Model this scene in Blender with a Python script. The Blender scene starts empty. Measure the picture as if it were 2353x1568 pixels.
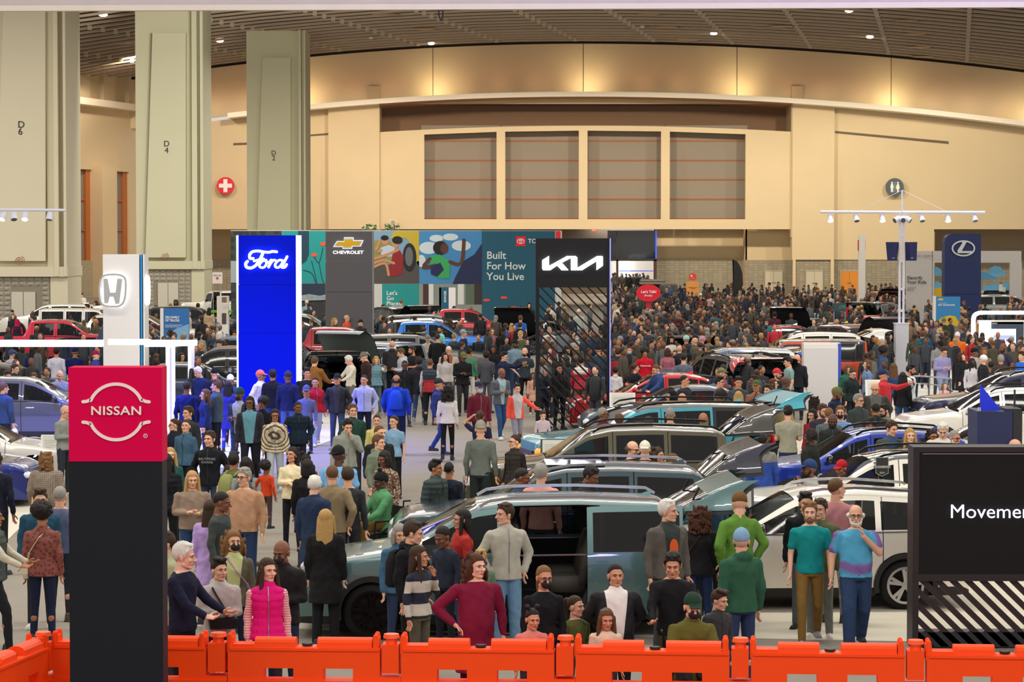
import bpy, bmesh, math, random
import numpy as np
from mathutils import Vector, Matrix, Euler

# ------------------------------------------------------------------ camera, world, lights, exposure
SC = bpy.context.scene
COL = SC.collection
FPX = 6000.0; CX = 1176.5; CY = 784.0; HC = 5.1
PITCH = math.atan2(241.0, FPX)
cam_d = bpy.data.cameras.new('camera'); cam = bpy.data.objects.new('camera', cam_d); COL.objects.link(cam)
cam_d.sensor_width = 36.0; cam_d.lens = FPX / 2353.0 * 36.0; cam_d.clip_end = 2000; cam_d.clip_start = 0.5
cam.location = (0, 0, HC); cam.rotation_euler = (math.pi / 2 - PITCH, 0, 0)
SC.camera = cam
SC.view_settings.view_transform = 'Standard'; SC.view_settings.look = 'None'
SC.view_settings.gamma = 1.0; SC.view_settings.use_curve_mapping = False
SC.view_settings.exposure = 0.0
w = bpy.data.worlds.new('world'); SC.world = w; w.use_nodes = True
w.node_tree.nodes['Background'].inputs[0].default_value = (1.0, 0.93, 0.84, 1)
w.node_tree.nodes['Background'].inputs[1].default_value = 0.70

def lamp(kind, name, loc, energy, color, rot=(0, 0, 0), **kw):
    d = bpy.data.lights.new(name, kind); d.energy = energy; d.color = color
    for k, v in kw.items(): setattr(d, k, v)
    o = bpy.data.objects.new(name, d); o.location = loc; o.rotation_euler = rot; COL.objects.link(o); return o

# hall lamps: long linear fixtures in rows under the roof, over the floor
for _y in (12, 38, 64, 92, 122, 150, 172):
    for _x in ((-16, 2, 20) if _y < 90 else (-30, -8, 14, 36)):
        lamp('AREA', 'hall_lamp', (_x, _y, 15.5 if _y < 100 else 17), 1250 if _y < 100 else 1500, (1.0, 0.95, 0.86), shape='RECTANGLE', size=11, size_y=0.8)
# wall washers on the slatted roof near the end wall, uplights standing on the ledge
for _x in np.arange(-41, 50, 11.5):
    _c = (1.0, 0.84, 0.66) if _x < 8 else (1.0, 0.88, 0.68)
    lamp('SPOT', 'wall_washer', (_x, 206, 19.3), 7500, _c, rot=(math.radians(26), 0, 0), spot_size=math.radians(126), spot_blend=0.3, shadow_soft_size=0.5)
for _x in (-18, -6.5, 6.5, 19.5, 32.5, 45):
    _z = 17.55 - 0.0026 * (_x - 6.5) ** 2 * 0.55 * 1.3
    lamp('SPOT', 'ledge_uplight', (_x, 223.5, _z + .1), 230, (1.0, 0.85, 0.50), rot=(math.radians(180 - 58), 0, 0), spot_size=math.radians(172), spot_blend=1.0, shadow_soft_size=0.35)
# floods on the roof trusses that wash the columns and the stands from the front
for _x, _y, _e in ((-36, 98, 2500), (-13, 143, 3800), (14, 60, 900), (-8, 30, 700)):
    lamp('AREA', 'front_flood', (_x, _y, 16.5), _e, (1.0, 0.95, 0.84), rot=(math.radians(76 if _y > 110 else 62), 0, math.radians(14 if _y > 110 else 0)), shape='RECTANGLE', size=8, size_y=1.6)
for _x in np.arange(-29, 56, 3.1):
    _z = 17.75 - 0.00186 * (_x - 6.2) ** 2
    lamp('SPOT', 'ledge_glow', (_x, 223.45, _z), 60, (1.0, 0.54, 0.34), rot=(math.radians(180 - 35), 0, 0), spot_size=math.radians(150), spot_blend=1.0, shadow_soft_size=0.3)
# coloured booth lighting around the blue pylon and the glowing frame
lamp('SPOT', 'blue_booth_lamp', (-11.5, 57, 9.5), 15000, (0.10, 0.14, 1.0), rot=(math.radians(10), math.radians(-14), 0), spot_size=math.radians(75), spot_blend=0.7, shadow_soft_size=0.6)
lamp('SPOT', 'blue_booth_lamp', (-6.0, 62, 9.5), 4500, (0.12, 0.16, 1.0), rot=(math.radians(8), math.radians(6), 0), spot_size=math.radians(80), spot_blend=0.8, shadow_soft_size=0.6)
lamp('SPOT', 'blue_booth_lamp', (16, 62, 9.5), 3500, (0.2, 0.22, 1.0), rot=(0, math.radians(6), 0), spot_size=math.radians(70), spot_blend=0.8, shadow_soft_size=0.6)
lamp('SPOT', 'purple_lamp', (3.4, 9.0, 6.55), 650, (0.30, 0.24, 1.0), rot=(math.radians(88), 0, math.radians(12)), spot_size=math.radians(110), spot_blend=0.9, shadow_soft_size=0.5)

def ray(u, v):
    c, s = math.cos(PITCH), math.sin(PITCH)
    a = u - CX; b = CY - v
    return Vector((a, b * s + FPX * c, b * c - FPX * s))
def at_z(u, v, z=0.0):
    d = ray(u, v); t = (z - HC) / d.z
    return Vector((d.x * t, d.y * t, z))
def at_y(u, v, Y):
    d = ray(u, v); t = Y / d.y
    return Vector((d.x * t, Y, HC + d.z * t))
def head_to_floor(u, v, h):
    "floor point under a thing whose top, h metres high, shows at pixel u, v"
    p = at_z(u, v, h); return Vector((p.x, p.y, 0))

# ------------------------------------------------------------------ materials
def lin(c):
    if isinstance(c, str):
        c = c.lstrip('#'); c = tuple(int(c[i:i + 2], 16) / 255 for i in (0, 2, 4))
    return tuple((x / 12.92 if x <= 0.04045 else ((x + 0.055) / 1.055) ** 2.4) for x in c)
_M = {}
def mat(col, rough=0.6, metal=0.0, emit=0.0, var=0.06, scale=9.0, coat=0.0, bump=0.0, trans=0.0, spec=0.5):
    key = (col, rough, metal, emit, var, scale, coat, bump, trans, spec)
    if key in _M: return _M[key]
    m = bpy.data.materials.new('mat_%03d' % len(_M)); m.use_nodes = True; _M[key] = m
    nt = m.node_tree; b = nt.nodes['Principled BSDF']; L = nt.links.new
    r, g, bl = lin(col)
    b.inputs['Base Color'].default_value = (r, g, bl, 1)
    b.inputs['Roughness'].default_value = rough; b.inputs['Metallic'].default_value = metal
    b.inputs['Specular IOR Level'].default_value = spec
    if coat: b.inputs['Coat Weight'].default_value = coat; b.inputs['Coat Roughness'].default_value = 0.03
    if emit:
        b.inputs['Emission Color'].default_value = (r, g, bl, 1); b.inputs['Emission Strength'].default_value = emit
    elif var:
        tc = nt.nodes.new('ShaderNodeTexCoord'); n = nt.nodes.new('ShaderNodeTexNoise'); n.inputs['Scale'].default_value = scale
        n.inputs['Detail'].default_value = 2
        L(tc.outputs['Object'], n.inputs['Vector'])
        mx = nt.nodes.new('ShaderNodeMixRGB'); mx.blend_type = 'MIX'
        mx.inputs[1].default_value = (r * (1 - var), g * (1 - var), bl * (1 - var), 1)
        mx.inputs[2].default_value = (min(1, r * (1 + var)), min(1, g * (1 + var)), min(1, bl * (1 + var)), 1)
        L(n.outputs['Fac'], mx.inputs[0]); L(mx.outputs[0], b.inputs['Base Color'])
        if bump:
            bp = nt.nodes.new('ShaderNodeBump'); bp.inputs['Strength'].default_value = bump; bp.inputs['Distance'].default_value = 0.02
            L(n.outputs['Fac'], bp.inputs['Height']); L(bp.outputs[0], b.inputs['Normal'])
    if trans: b.inputs['Alpha'].default_value = 1 - trans
    return m
def pattern(kind, c1, c2, scale=10.0, rough=0.8):
    key = (kind, c1, c2, scale, rough)
    if key in _M: return _M[key]
    m = bpy.data.materials.new('fabric_' + kind); m.use_nodes = True; _M[key] = m
    nt = m.node_tree; b = nt.nodes['Principled BSDF']; b.inputs['Roughness'].default_value = rough; L = nt.links.new
    tc = nt.nodes.new('ShaderNodeTexCoord'); mx = nt.nodes.new('ShaderNodeMixRGB')
    mx.inputs[1].default_value = (*lin(c1), 1); mx.inputs[2].default_value = (*lin(c2), 1)
    if kind == 'stripe':
        t = nt.nodes.new('ShaderNodeTexWave'); t.bands_direction = 'Z'; t.inputs['Scale'].default_value = scale
        L(tc.outputs['Object'], t.inputs[0]); fac = t.outputs['Fac']
        mt = nt.nodes.new('ShaderNodeMath'); mt.operation = 'GREATER_THAN'; mt.inputs[1].default_value = 0.5; L(fac, mt.inputs[0]); fac = mt.outputs[0]
    elif kind == 'plaid':
        a = nt.nodes.new('ShaderNodeTexWave'); a.bands_direction = 'X'; a.inputs['Scale'].default_value = scale
        c = nt.nodes.new('ShaderNodeTexWave'); c.bands_direction = 'Z'; c.inputs['Scale'].default_value = scale
        L(tc.outputs['Object'], a.inputs[0]); L(tc.outputs['Object'], c.inputs[0])
        mt = nt.nodes.new('ShaderNodeMath'); mt.operation = 'MULTIPLY'; L(a.outputs['Fac'], mt.inputs[0]); L(c.outputs['Fac'], mt.inputs[1]); fac = mt.outputs[0]
    elif kind == 'ring':   # tie-dye rings around the chest
        mp = nt.nodes.new('ShaderNodeMapping'); mp.inputs['Location'].default_value = (0, 0, -1.25); L(tc.outputs['Object'], mp.inputs[0])
        t = nt.nodes.new('ShaderNodeTexWave'); t.wave_type = 'RINGS'; t.rings_direction = 'SPHERICAL'; t.inputs['Scale'].default_value = scale
        t.inputs['Distortion'].default_value = 3.0; L(mp.outputs[0], t.inputs[0]); fac = t.outputs['Fac']
        cr = nt.nodes.new('ShaderNodeValToRGB'); cr.color_ramp.elements[0].position = .55; cr.color_ramp.elements[1].position = .9; L(fac, cr.inputs[0]); fac = cr.outputs[0]
    elif kind == 'camo':
        t = nt.nodes.new('ShaderNodeTexVoronoi'); t.inputs['Scale'].default_value = scale; L(tc.outputs['Object'], t.inputs[0])
        mt = nt.nodes.new('ShaderNodeMath'); mt.operation = 'GREATER_THAN'; mt.inputs[1].default_value = 0.45; L(t.outputs['Distance'], mt.inputs[0]); fac = mt.outputs[0]
    elif kind == 'open':   # open jacket showing the shirt beneath in a wedge down the front
        sp = nt.nodes.new('ShaderNodeSeparateXYZ'); L(tc.outputs['Object'], sp.inputs[0])
        ab = nt.nodes.new('ShaderNodeMath'); ab.operation = 'ABSOLUTE'; L(sp.outputs[0], ab.inputs[0])
        lim = nt.nodes.new('ShaderNodeMath'); lim.operation = 'MULTIPLY_ADD'; lim.inputs[1].default_value = .12; lim.inputs[2].default_value = scale - .135; L(sp.outputs[2], lim.inputs[0])
        lt = nt.nodes.new('ShaderNodeMath'); lt.operation = 'LESS_THAN'; L(ab.outputs[0], lt.inputs[0]); L(lim.outputs[0], lt.inputs[1])
        fr = nt.nodes.new('ShaderNodeMath'); fr.operation = 'LESS_THAN'; fr.inputs[1].default_value = 0; L(sp.outputs[1], fr.inputs[0])
        mt = nt.nodes.new('ShaderNodeMath'); mt.operation = 'MULTIPLY'; L(lt.outputs[0], mt.inputs[0]); L(fr.outputs[0], mt.inputs[1]); fac = mt.outputs[0]
    elif kind == 'block':  # yoke in one colour, body in another
        sp = nt.nodes.new('ShaderNodeSeparateXYZ'); L(tc.outputs['Object'], sp.inputs[0])
        mt = nt.nodes.new('ShaderNodeMath'); mt.operation = 'LESS_THAN'; mt.inputs[1].default_value = scale; L(sp.outputs[2], mt.inputs[0]); fac = mt.outputs[0]
    L(fac, mx.inputs[0]); L(mx.outputs[0], b.inputs['Base Color']); return m

def paint(col, metal=0.45, rough=0.32): return mat(col, rough, metal, var=0.02, scale=30, coat=1.0)
def glass(tint='#0a0c10', alpha=0.12):
    key = ('glass', tint, alpha)
    if key in _M: return _M[key]
    m = bpy.data.materials.new('tinted_glass'); m.use_nodes = True; _M[key] = m
    nt = m.node_tree; b = nt.nodes['Principled BSDF']; L = nt.links.new
    b.inputs['Base Color'].default_value = (*lin(tint), 1); b.inputs['Roughness'].default_value = 0.04
    b.inputs['Specular IOR Level'].default_value = 0.45
    tr = nt.nodes.new('ShaderNodeBsdfTransparent'); tr.inputs[0].default_value = (0.75, 0.8, 0.8, 1)
    n = nt.nodes.new('ShaderNodeTexNoise'); n.inputs['Scale'].default_value = 2.0
    mt = nt.nodes.new('ShaderNodeMath'); mt.operation = 'MULTIPLY_ADD'; mt.inputs[1].default_value = 0.04; mt.inputs[2].default_value = alpha
    L(n.outputs['Fac'], mt.inputs[0])
    mx = nt.nodes.new('ShaderNodeMixShader'); L(mt.outputs[0], mx.inputs[0])
    L(b.outputs[0], mx.inputs[1]); L(tr.outputs[0], mx.inputs[2])
    out = nt.nodes['Material Output']; L(mx.outputs[0], out.inputs['Surface']); return m

# ------------------------------------------------------------------ geometry helpers
class MB:
    def __init__(s): s.v = []; s.f = []; s.m = []; s.mi = 0
    def add(s, vs, fs):
        o = len(s.v); s.v += [tuple(v) for v in vs]; s.f += [tuple(i + o for i in f) for f in fs]; s.m += [s.mi] * len(fs); return s
    def box(s, x0, x1, y0, y1, z0, z1):
        return s.add([(x, y, z) for z in (z0, z1) for y in (y0, y1) for x in (x0, x1)],
                     [(0, 2, 3, 1), (4, 5, 7, 6), (0, 1, 5, 4), (2, 6, 7, 3), (0, 4, 6, 2), (1, 3, 7, 5)])
    def bar(s, p, q, wx, wy=None):
        "box-section bar between two points"
        p, q = Vector(p), Vector(q); d = (q - p).normalized(); wy = wy or wx
        a = d.cross(Vector((0, 0, 1))); a = a.normalized() if a.length > 1e-4 else Vector((1, 0, 0)); b = d.cross(a).normalized()
        vs = [e + a * (i * wx / 2) + b * (j * wy / 2) for e in (p, q) for i, j in ((-1, -1), (1, -1), (1, 1), (-1, 1))]
        return s.add(vs, [(0, 3, 2, 1), (4, 5, 6, 7), (0, 1, 5, 4), (1, 2, 6, 5), (2, 3, 7, 6), (3, 0, 4, 7)])
    def tube(s, p, q, r0, r1=None, n=10):
        p, q = Vector(p), Vector(q); r1 = r0 if r1 is None else r1; d = (q - p).normalized()
        a = d.cross(Vector((0, 0, 1))); a = a.normalized() if a.length > 1e-4 else Vector((1, 0, 0)); b = d.cross(a).normalized()
        vs = []
        for e, r in ((p, r0), (q, r1)):
            vs += [e + (a * math.cos(t) + b * math.sin(t)) * r for t in [2 * math.pi * i / n for i in range(n)]]
        fs = [(i, i + n, (i + 1) % n + n, (i + 1) % n) for i in range(n)] + [tuple(range(n)), tuple(range(2 * n - 1, n - 1, -1))]
        return s.add(vs, fs)
    def poly(s, pts, t, y=0.0, ax='y'):
        "extrude a closed xz outline by t along y"
        n = len(pts)
        vs = [(x, y, z) for x, z in pts] + [(x, y + t, z) for x, z in pts]
        fs = [tuple(range(n)), tuple(range(2 * n - 1, n - 1, -1))] + [((i + 1) % n, i, i + n, (i + 1) % n + n) for i in range(n)]
        return s.add(vs, fs)
    def disc(s, c, r, t, n=32, rz=None):
        rz = rz or r
        return s.poly([(c[0] + r * math.cos(2 * math.pi * i / n), c[2] + rz * math.sin(2 * math.pi * i / n)) for i in range(n)], t, c[1])
    def ring(s, c, rx, rz, w, t, n=48, a0=0.0, a1=2 * math.pi):
        vs, fs = [], []
        full = abs(a1 - a0 - 2 * math.pi) < 1e-6; m = n if full else n + 1
        for i in range(m):
            a = a0 + (a1 - a0) * i / n
            for (q, yy) in ((0, 0), (w, 0), (w, t), (0, t)):
                vs.append((c[0] + (rx - q) * math.cos(a), c[1] + yy, c[2] + (rz - q) * math.sin(a)))
        for i in range(n):
            j = (i + 1) % m
            for k in range(4): fs.append((4 * i + k, 4 * i + (k + 1) % 4, 4 * j + (k + 1) % 4, 4 * j + k))
        if not full: fs += [(0, 3, 2, 1), tuple(4 * n + k for k in range(4))]
        return s.add(vs, fs)
    def ell(s, c, r, n=12, m=8):
        vs = [(c[0], c[1], c[2] - r[2])]
        for j in range(1, m):
            p = -math.pi / 2 + math.pi * j / m
            for i in range(n):
                a = 2 * math.pi * i / n
                vs.append((c[0] + r[0] * math.cos(p) * math.cos(a), c[1] + r[1] * math.cos(p) * math.sin(a), c[2] + r[2] * math.sin(p)))
        vs.append((c[0], c[1], c[2] + r[2])); L = len(vs) - 1; fs = []
        for i in range(n):
            k = (i + 1) % n
            fs.append((0, 1 + k, 1 + i)); fs.append((L, L - n + i, L - n + k))
            for j in range(m - 2):
                a = 1 + j * n; fs.append((a + i, a + k, a + n + k, a + n + i))
        return s.add(vs, fs)
    def cap(s, p, q, r0, r1, n=12):
        "tapered capsule"
        p, q = Vector(p), Vector(q); d = q - p
        if d.length < 1e-6: return s.ell(p, (r0, r0, r0), n)
        d.normalize(); a = d.cross(Vector((0.3, 0.1, 1))).normalized(); b = d.cross(a).normalized()
        rings = [(p - d * r0 * math.sin(t), r0 * math.cos(t)) for t in (1.25, .8, .35, 0)] + [(q + d * r1 * math.sin(t), r1 * math.cos(t)) for t in (0, .35, .8, 1.25)]
        vs = []
        for c, r in rings: vs += [c + (a * math.cos(2 * math.pi * i / n) + b * math.sin(2 * math.pi * i / n)) * r for i in range(n)]
        fs = [tuple(reversed(range(n))), tuple(range(7 * n, 8 * n))]
        for j in range(7):
            for i in range(n):
                k = (i + 1) % n; fs.append((j * n + i, j * n + k, (j + 1) * n + k, (j + 1) * n + i))
        return s.add(vs, fs)
    def loft(s, rings, n=20, pw=2.0):
        "rings: (cx, cy, cz, rx, ry) stacked; superellipse power pw"
        vs = []
        for (cx, cy, cz, rx, ry) in rings:
            for i in range(n):
                a = 2 * math.pi * i / n; ca, sa = math.cos(a), math.sin(a)
                vs.append((cx + rx * math.copysign(abs(ca) ** (2 / pw), ca), cy + ry * math.copysign(abs(sa) ** (2 / pw), sa), cz))
        fs = [tuple(reversed(range(n))), tuple(range((len(rings) - 1) * n, len(rings) * n))]
        for j in range(len(rings) - 1):
            for i in range(n):
                k = (i + 1) % n; fs.append((j * n + i, j * n + k, (j + 1) * n + k, (j + 1) * n + i))
        return s.add(vs, fs)
    def mesh(s, name='m', smooth=False):
        me = bpy.data.meshes.new(name); me.from_pydata(s.v, [], s.f)
        if any(s.m): me.polygons.foreach_set('material_index', s.m)
        if smooth: me.polygons.foreach_set('use_smooth', [True] * len(s.f))
        me.update(); return me
    def build(s, name, m, parent=None, loc=None, smooth=False, rot=None, fix=True):
        me = s.mesh(name, smooth)
        if fix:
            bm = bmesh.new(); bm.from_mesh(me); bmesh.ops.recalc_face_normals(bm, faces=bm.faces); bm.to_mesh(me); bm.free()
        return obj(name, me, m, parent, loc, rot)
def obj(name, me, m, parent=None, loc=None, rot=None, scale=None, objmat=False):
    o = bpy.data.objects.new(name, me); COL.objects.link(o)
    ms = m if isinstance(m, (list, tuple)) else [m]
    if me is not None:
        while len(me.materials) < len(ms): me.materials.append(None)
        for i, x in enumerate(ms):
            if objmat: o.material_slots[i].link = 'OBJECT'; o.material_slots[i].material = x
            elif me.materials[i] is None: me.materials[i] = x
    if parent is not None: o.parent = parent
    if loc is not None: o.location = loc
    if rot is not None: o.rotation_euler = rot
    if scale is not None: o.scale = scale
    return o
def tag(o, label=None, cat=None, group=None, kind=None):
    if label: o['label'] = label
    if cat: o['category'] = cat
    if group: o['group'] = group
    if kind: o['kind'] = kind
    return o
def empty(name, loc, rz=0.0, label=None, cat=None, group=None):
    o = bpy.data.objects.new(name, None); COL.objects.link(o); o.location = loc; o.rotation_euler = (0, 0, rz); o.empty_display_size = .2
    return tag(o, label, cat, group)
def struct(o): o['kind'] = 'structure'; return o
_LIB = None
def text_mesh(body, size, extrude=0.01, align='CENTER', bold=0.0, spacing=1.0, line=1.0):
    global _LIB
    if _LIB is None: _LIB = bpy.data.scenes.new('modelling')
    cu = bpy.data.curves.new('txt', 'FONT'); cu.body = body; cu.size = size; cu.extrude = extrude; cu.align_x = align; cu.align_y = 'CENTER'
    cu.offset = bold; cu.space_character = spacing; cu.space_line = line; cu.resolution_u = 3
    o = bpy.data.objects.new('txt', cu); _LIB.collection.objects.link(o); vl = _LIB.view_layers[0]; vl.update()
    me = bpy.data.meshes.new_from_object(o.evaluated_get(vl.depsgraph))
    bpy.data.objects.remove(o); bpy.data.curves.remove(cu)
    me.transform(Matrix.Rotation(math.pi / 2, 4, 'X')); return me
def text(name, body, size, m, parent, loc, extrude=0.01, align='CENTER', bold=0.0, sx=1.0, rot=None, spacing=1.0, line=1.0):
    me = text_mesh(body, size, extrude, align, bold, spacing, line); me.transform(Matrix.Diagonal((sx, 1, 1, 1)))
    return obj(name, me, m, parent, loc, rot)
def evaluated(mb, mods, name='m', smooth=True):
    "bake modifiers on a temporary object and give back the mesh"
    global _LIB
    if _LIB is None: _LIB = bpy.data.scenes.new('modelling')
    me = mb.mesh('tmp'); o = bpy.data.objects.new('tmp', me); _LIB.collection.objects.link(o)
    for t, kw in mods:
        md = o.modifiers.new('m', t)
        for k, v in kw.items(): setattr(md, k, v)
    vl = _LIB.view_layers[0]; vl.update()
    out = bpy.data.meshes.new_from_object(o.evaluated_get(vl.depsgraph))
    bpy.data.objects.remove(o); bpy.data.meshes.remove(me); out.name = name
    if smooth: out.polygons.foreach_set('use_smooth', [True] * len(out.polygons))
    return out
# ------------------------------------------------------------------ the hall
YW = 226.0
def pxz(u, v, Y): p = at_y(u, v, Y); return (p.x, p.z)
def pp(pts, Y, t, mb=None):
    "extrude an outline given by picture points on the plane y = Y backwards by t"
    mb = mb or MB(); return mb.poly([pxz(u, v, Y) for u, v in pts], t, Y)
def rect(u0, u1, v0, v1): return [(u0, v0), (u1, v0), (u1, v1), (u0, v1)]
def block_mat(c1, c2, mortar, bw=.42, bh=.21, bump=.5):
    m = bpy.data.materials.new('block_wall'); m.use_nodes = True; nt = m.node_tree; L = nt.links.new; b = nt.nodes['Principled BSDF']; b.inputs['Roughness'].default_value = .9
    tc = nt.nodes.new('ShaderNodeTexCoord'); sp = nt.nodes.new('ShaderNodeSeparateXYZ'); cb = nt.nodes.new('ShaderNodeCombineXYZ'); L(tc.outputs['Object'], sp.inputs[0]); L(sp.outputs[0], cb.inputs[0]); L(sp.outputs[2], cb.inputs[1])
    t = nt.nodes.new('ShaderNodeTexBrick'); L(cb.outputs[0], t.inputs['Vector'])
    t.inputs['Color1'].default_value = (*lin(c1), 1); t.inputs['Color2'].default_value = (*lin(c2), 1); t.inputs['Mortar'].default_value = (*lin(mortar), 1)
    t.inputs['Scale'].default_value = 1; t.inputs['Brick Width'].default_value = bw; t.inputs['Row Height'].default_value = bh; t.inputs['Mortar Size'].default_value = .018; t.offset = 0
    L(t.outputs['Color'], b.inputs['Base Color']); n = nt.nodes.new('ShaderNodeTexNoise'); n.inputs['Scale'].default_value = 7; L(tc.outputs['Object'], n.inputs['Vector'])
    bp = nt.nodes.new('ShaderNodeBump'); bp.inputs['Strength'].default_value = bump; bp.inputs['Distance'].default_value = .06; L(n.outputs['Fac'], bp.inputs['Height']); L(bp.outputs[0], b.inputs['Normal']); return m
cream = mat('#d8c4a0', .85, var=.03, scale=.6); cream2 = mat('#cdb893', .85, var=.03, scale=.5); block = block_mat('#a39a86', '#968d79', '#857c6b')
def floor_mat(c, var=.12, sc=1.5, bump=.15, fine=60):
    m = bpy.data.materials.new('carpet'); m.use_nodes = True; nt = m.node_tree; L = nt.links.new; b = nt.nodes['Principled BSDF']; b.inputs['Roughness'].default_value = .85; b.inputs['Specular IOR Level'].default_value = .2
    tc = nt.nodes.new('ShaderNodeTexCoord'); mx = nt.nodes.new('ShaderNodeMixRGB'); r = lin(c)
    mx.inputs[1].default_value = (*[x * (1 - var) for x in r], 1); mx.inputs[2].default_value = (*[min(1, x * (1 + var)) for x in r], 1)
    a = nt.nodes.new('ShaderNodeTexNoise'); a.inputs['Scale'].default_value = sc; a.inputs['Detail'].default_value = 5; L(tc.outputs['Object'], a.inputs['Vector'])
    f = nt.nodes.new('ShaderNodeTexNoise'); f.inputs['Scale'].default_value = fine; L(tc.outputs['Object'], f.inputs['Vector'])
    ad = nt.nodes.new('ShaderNodeMath'); ad.operation = 'MULTIPLY_ADD'; ad.inputs[1].default_value = .5; L(f.outputs['Fac'], ad.inputs[0]); h = nt.nodes.new('ShaderNodeMath'); h.operation = 'MULTIPLY'; h.inputs[1].default_value = .5; L(a.outputs['Fac'], h.inputs[0]); L(h.outputs[0], ad.inputs[2])
    L(ad.outputs[0], mx.inputs[0]); L(mx.outputs[0], b.inputs['Base Color'])
    bp = nt.nodes.new('ShaderNodeBump'); bp.inputs['Strength'].default_value = bump; bp.inputs['Distance'].default_value = .01; L(f.outputs['Fac'], bp.inputs['Height']); L(bp.outputs[0], b.inputs['Normal']); return m
fl = struct(MB().box(-75, 75, -5, 262, -.3, 0).build('floor', floor_mat('#8c857b', .22)))
def carpet(pts, c, z=.012, **k):
    b = MB(); n = len(pts); b.add([(x, y, 0.001) for x, y in pts] + [(x, y, z) for x, y in pts], [tuple(range(n))[::-1], tuple(range(n, 2 * n))] + [(i, (i + 1) % n, (i + 1) % n + n, i + n) for i in range(n)])
    return b.build('booth_carpet', floor_mat(c, **k), fl)
def fp(u, v): p = at_z(u, v, 0); return (p.x, p.y)
carpet([fp(455, 1442), fp(2700, 1490), fp(2700, 1010), fp(1260, 1010), fp(1000, 1190)], '#c9c2b2', var=.10, sc=.8)
carpet([fp(-300, 1155), fp(20, 1240), fp(112, 1150), fp(112, 1000), fp(-300, 1000)], '#d6d0c0', var=.06)
carpet([fp(400, 1100), fp(700, 1035), fp(840, 985), fp(900, 900), fp(560, 900), fp(380, 960)], '#cdcac6', var=.06)
carpet([fp(2060, 1010), fp(2500, 1010), fp(2500, 850), fp(2000, 850)], '#d8d4cc', var=.05)
carpet([fp(640, 905), fp(1240, 905), fp(1230, 770), fp(640, 770)], '#8f8d8a', var=.1)

# end wall
def arch_z(x): return 21.74 - (.00204 if x < 6.2 else .00172) * (x - 6.2) ** 2
def ledge_z(x): return 17.42 - (.00196 if x < 6.2 else .00178) * (x - 6.2) ** 2
XL, XR = -33.0, 62.0
wall = struct(empty('wall_back', (0, 0, 0)))
MB().box(-33, 62, 225.92, 226.05, 16.5, 24.5).build('backing', cream2, wall)
seams = [XL] + [pxz(u, 300, 225.4)[0] for u in (652, 995, 1340, 1693, 2047)] + [XR]
for a, b in zip(seams, seams[1:]):     # painted upper panels between the joints
    n = 10; xs_ = [a + .03 + (b - a - .06) * i / n for i in range(n + 1)]
    pts = [(x, ledge_z(x) - .1) for x in xs_] + [(x, 24.5) for x in reversed(xs_)]
    MB().poly(pts, .5, 225.4).build('panel', cream, wall)
mb = MB()
for i in range(60):
    x0 = pxz(530, 0, YW)[0] + i * (XR - pxz(530, 0, YW)[0]) / 60; x1 = x0 + (XR - pxz(530, 0, YW)[0]) / 60
    z0, z1 = ledge_z(x0), ledge_z(x1)
    mb.add([(x0, 223.2, z0 - .42), (x1, 223.2, z1 - .42), (x1, 223.2, z1), (x0, 223.2, z0), (x0, 225.5, z0 - .42), (x1, 225.5, z1 - .42), (x1, 225.5, z1), (x0, 225.5, z0)], [(0, 1, 2, 3), (3, 2, 6, 7), (0, 4, 5, 1)] + ([(0, 3, 7, 4)] if i == 0 else []))
mb.build('ledge', mat('#fff4e2', .7, var=.02), wall)
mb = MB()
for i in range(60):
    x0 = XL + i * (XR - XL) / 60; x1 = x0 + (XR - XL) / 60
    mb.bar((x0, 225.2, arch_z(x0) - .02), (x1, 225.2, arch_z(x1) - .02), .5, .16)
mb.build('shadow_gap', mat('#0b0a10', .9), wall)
def wbox(u0, u1, v0, v1, Y, t, name, m, zfix=None):
    (x0, z1), (x1, z0) = pxz(u0, v0, Y), pxz(u1, v1, Y)
    if zfix is not None: z0 = zfix
    return MB().box(x0, x1, Y, Y + t, z0, z1).build(name, m, wall)
def wtop(u0, u1, Y, vbot, name, m, dz=-.4, t=.5):
    x0, zb_ = pxz(u0, vbot, Y); x1, _ = pxz(u1, vbot, Y); n = 14; xs_ = [x0 + (x1 - x0) * i / n for i in range(n + 1)]
    return MB().poly([(x0, zb_), (x1, zb_)] + [(x, ledge_z(x) + dz) for x in reversed(xs_)], t, Y).build(name, m, wall)
wtop(440, 757, 225.7, 527, 'field', cream); wtop(1916, 2700, 225.7, 527, 'field', cream)
wtop(755, 872, 225.0, 527, 'pier', cream, t=1.4); wtop(1820, 1916, 225.0, 597, 'pier', cream, t=1.4)
Yc = 225.3   # window wall between the piers, its head follows the arch
def head_z(x): return pxz(1350, 289, Yc)[1] - .0017 * (x - 6.6) ** 2
x0, zs = pxz(868, 527, Yc); x1, _ = pxz(1822, 527, Yc); opens = [(975, 1141), (1161, 1330), (1350, 1519), (1539, 1713)]; zsill = pxz(1200, 504, Yc)[1]
MB().box(x0, x1, Yc, Yc + .6, zs, zsill).build('field', cream, wall)
edges = [x0] + [pxz(u, 400, Yc)[0] for o_ in opens for u in o_] + [x1]
for i in range(0, 10, 2):
    a, b = edges[i], edges[i + 1]; xs_ = [a + (b - a) * k / 4 for k in range(5)]
    MB().poly([(a, zsill), (b, zsill)] + [(x, head_z(x)) for x in reversed(xs_)], .6, Yc).build('mullion_pier' if 0 < i < 8 else 'field', cream, wall)
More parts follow.
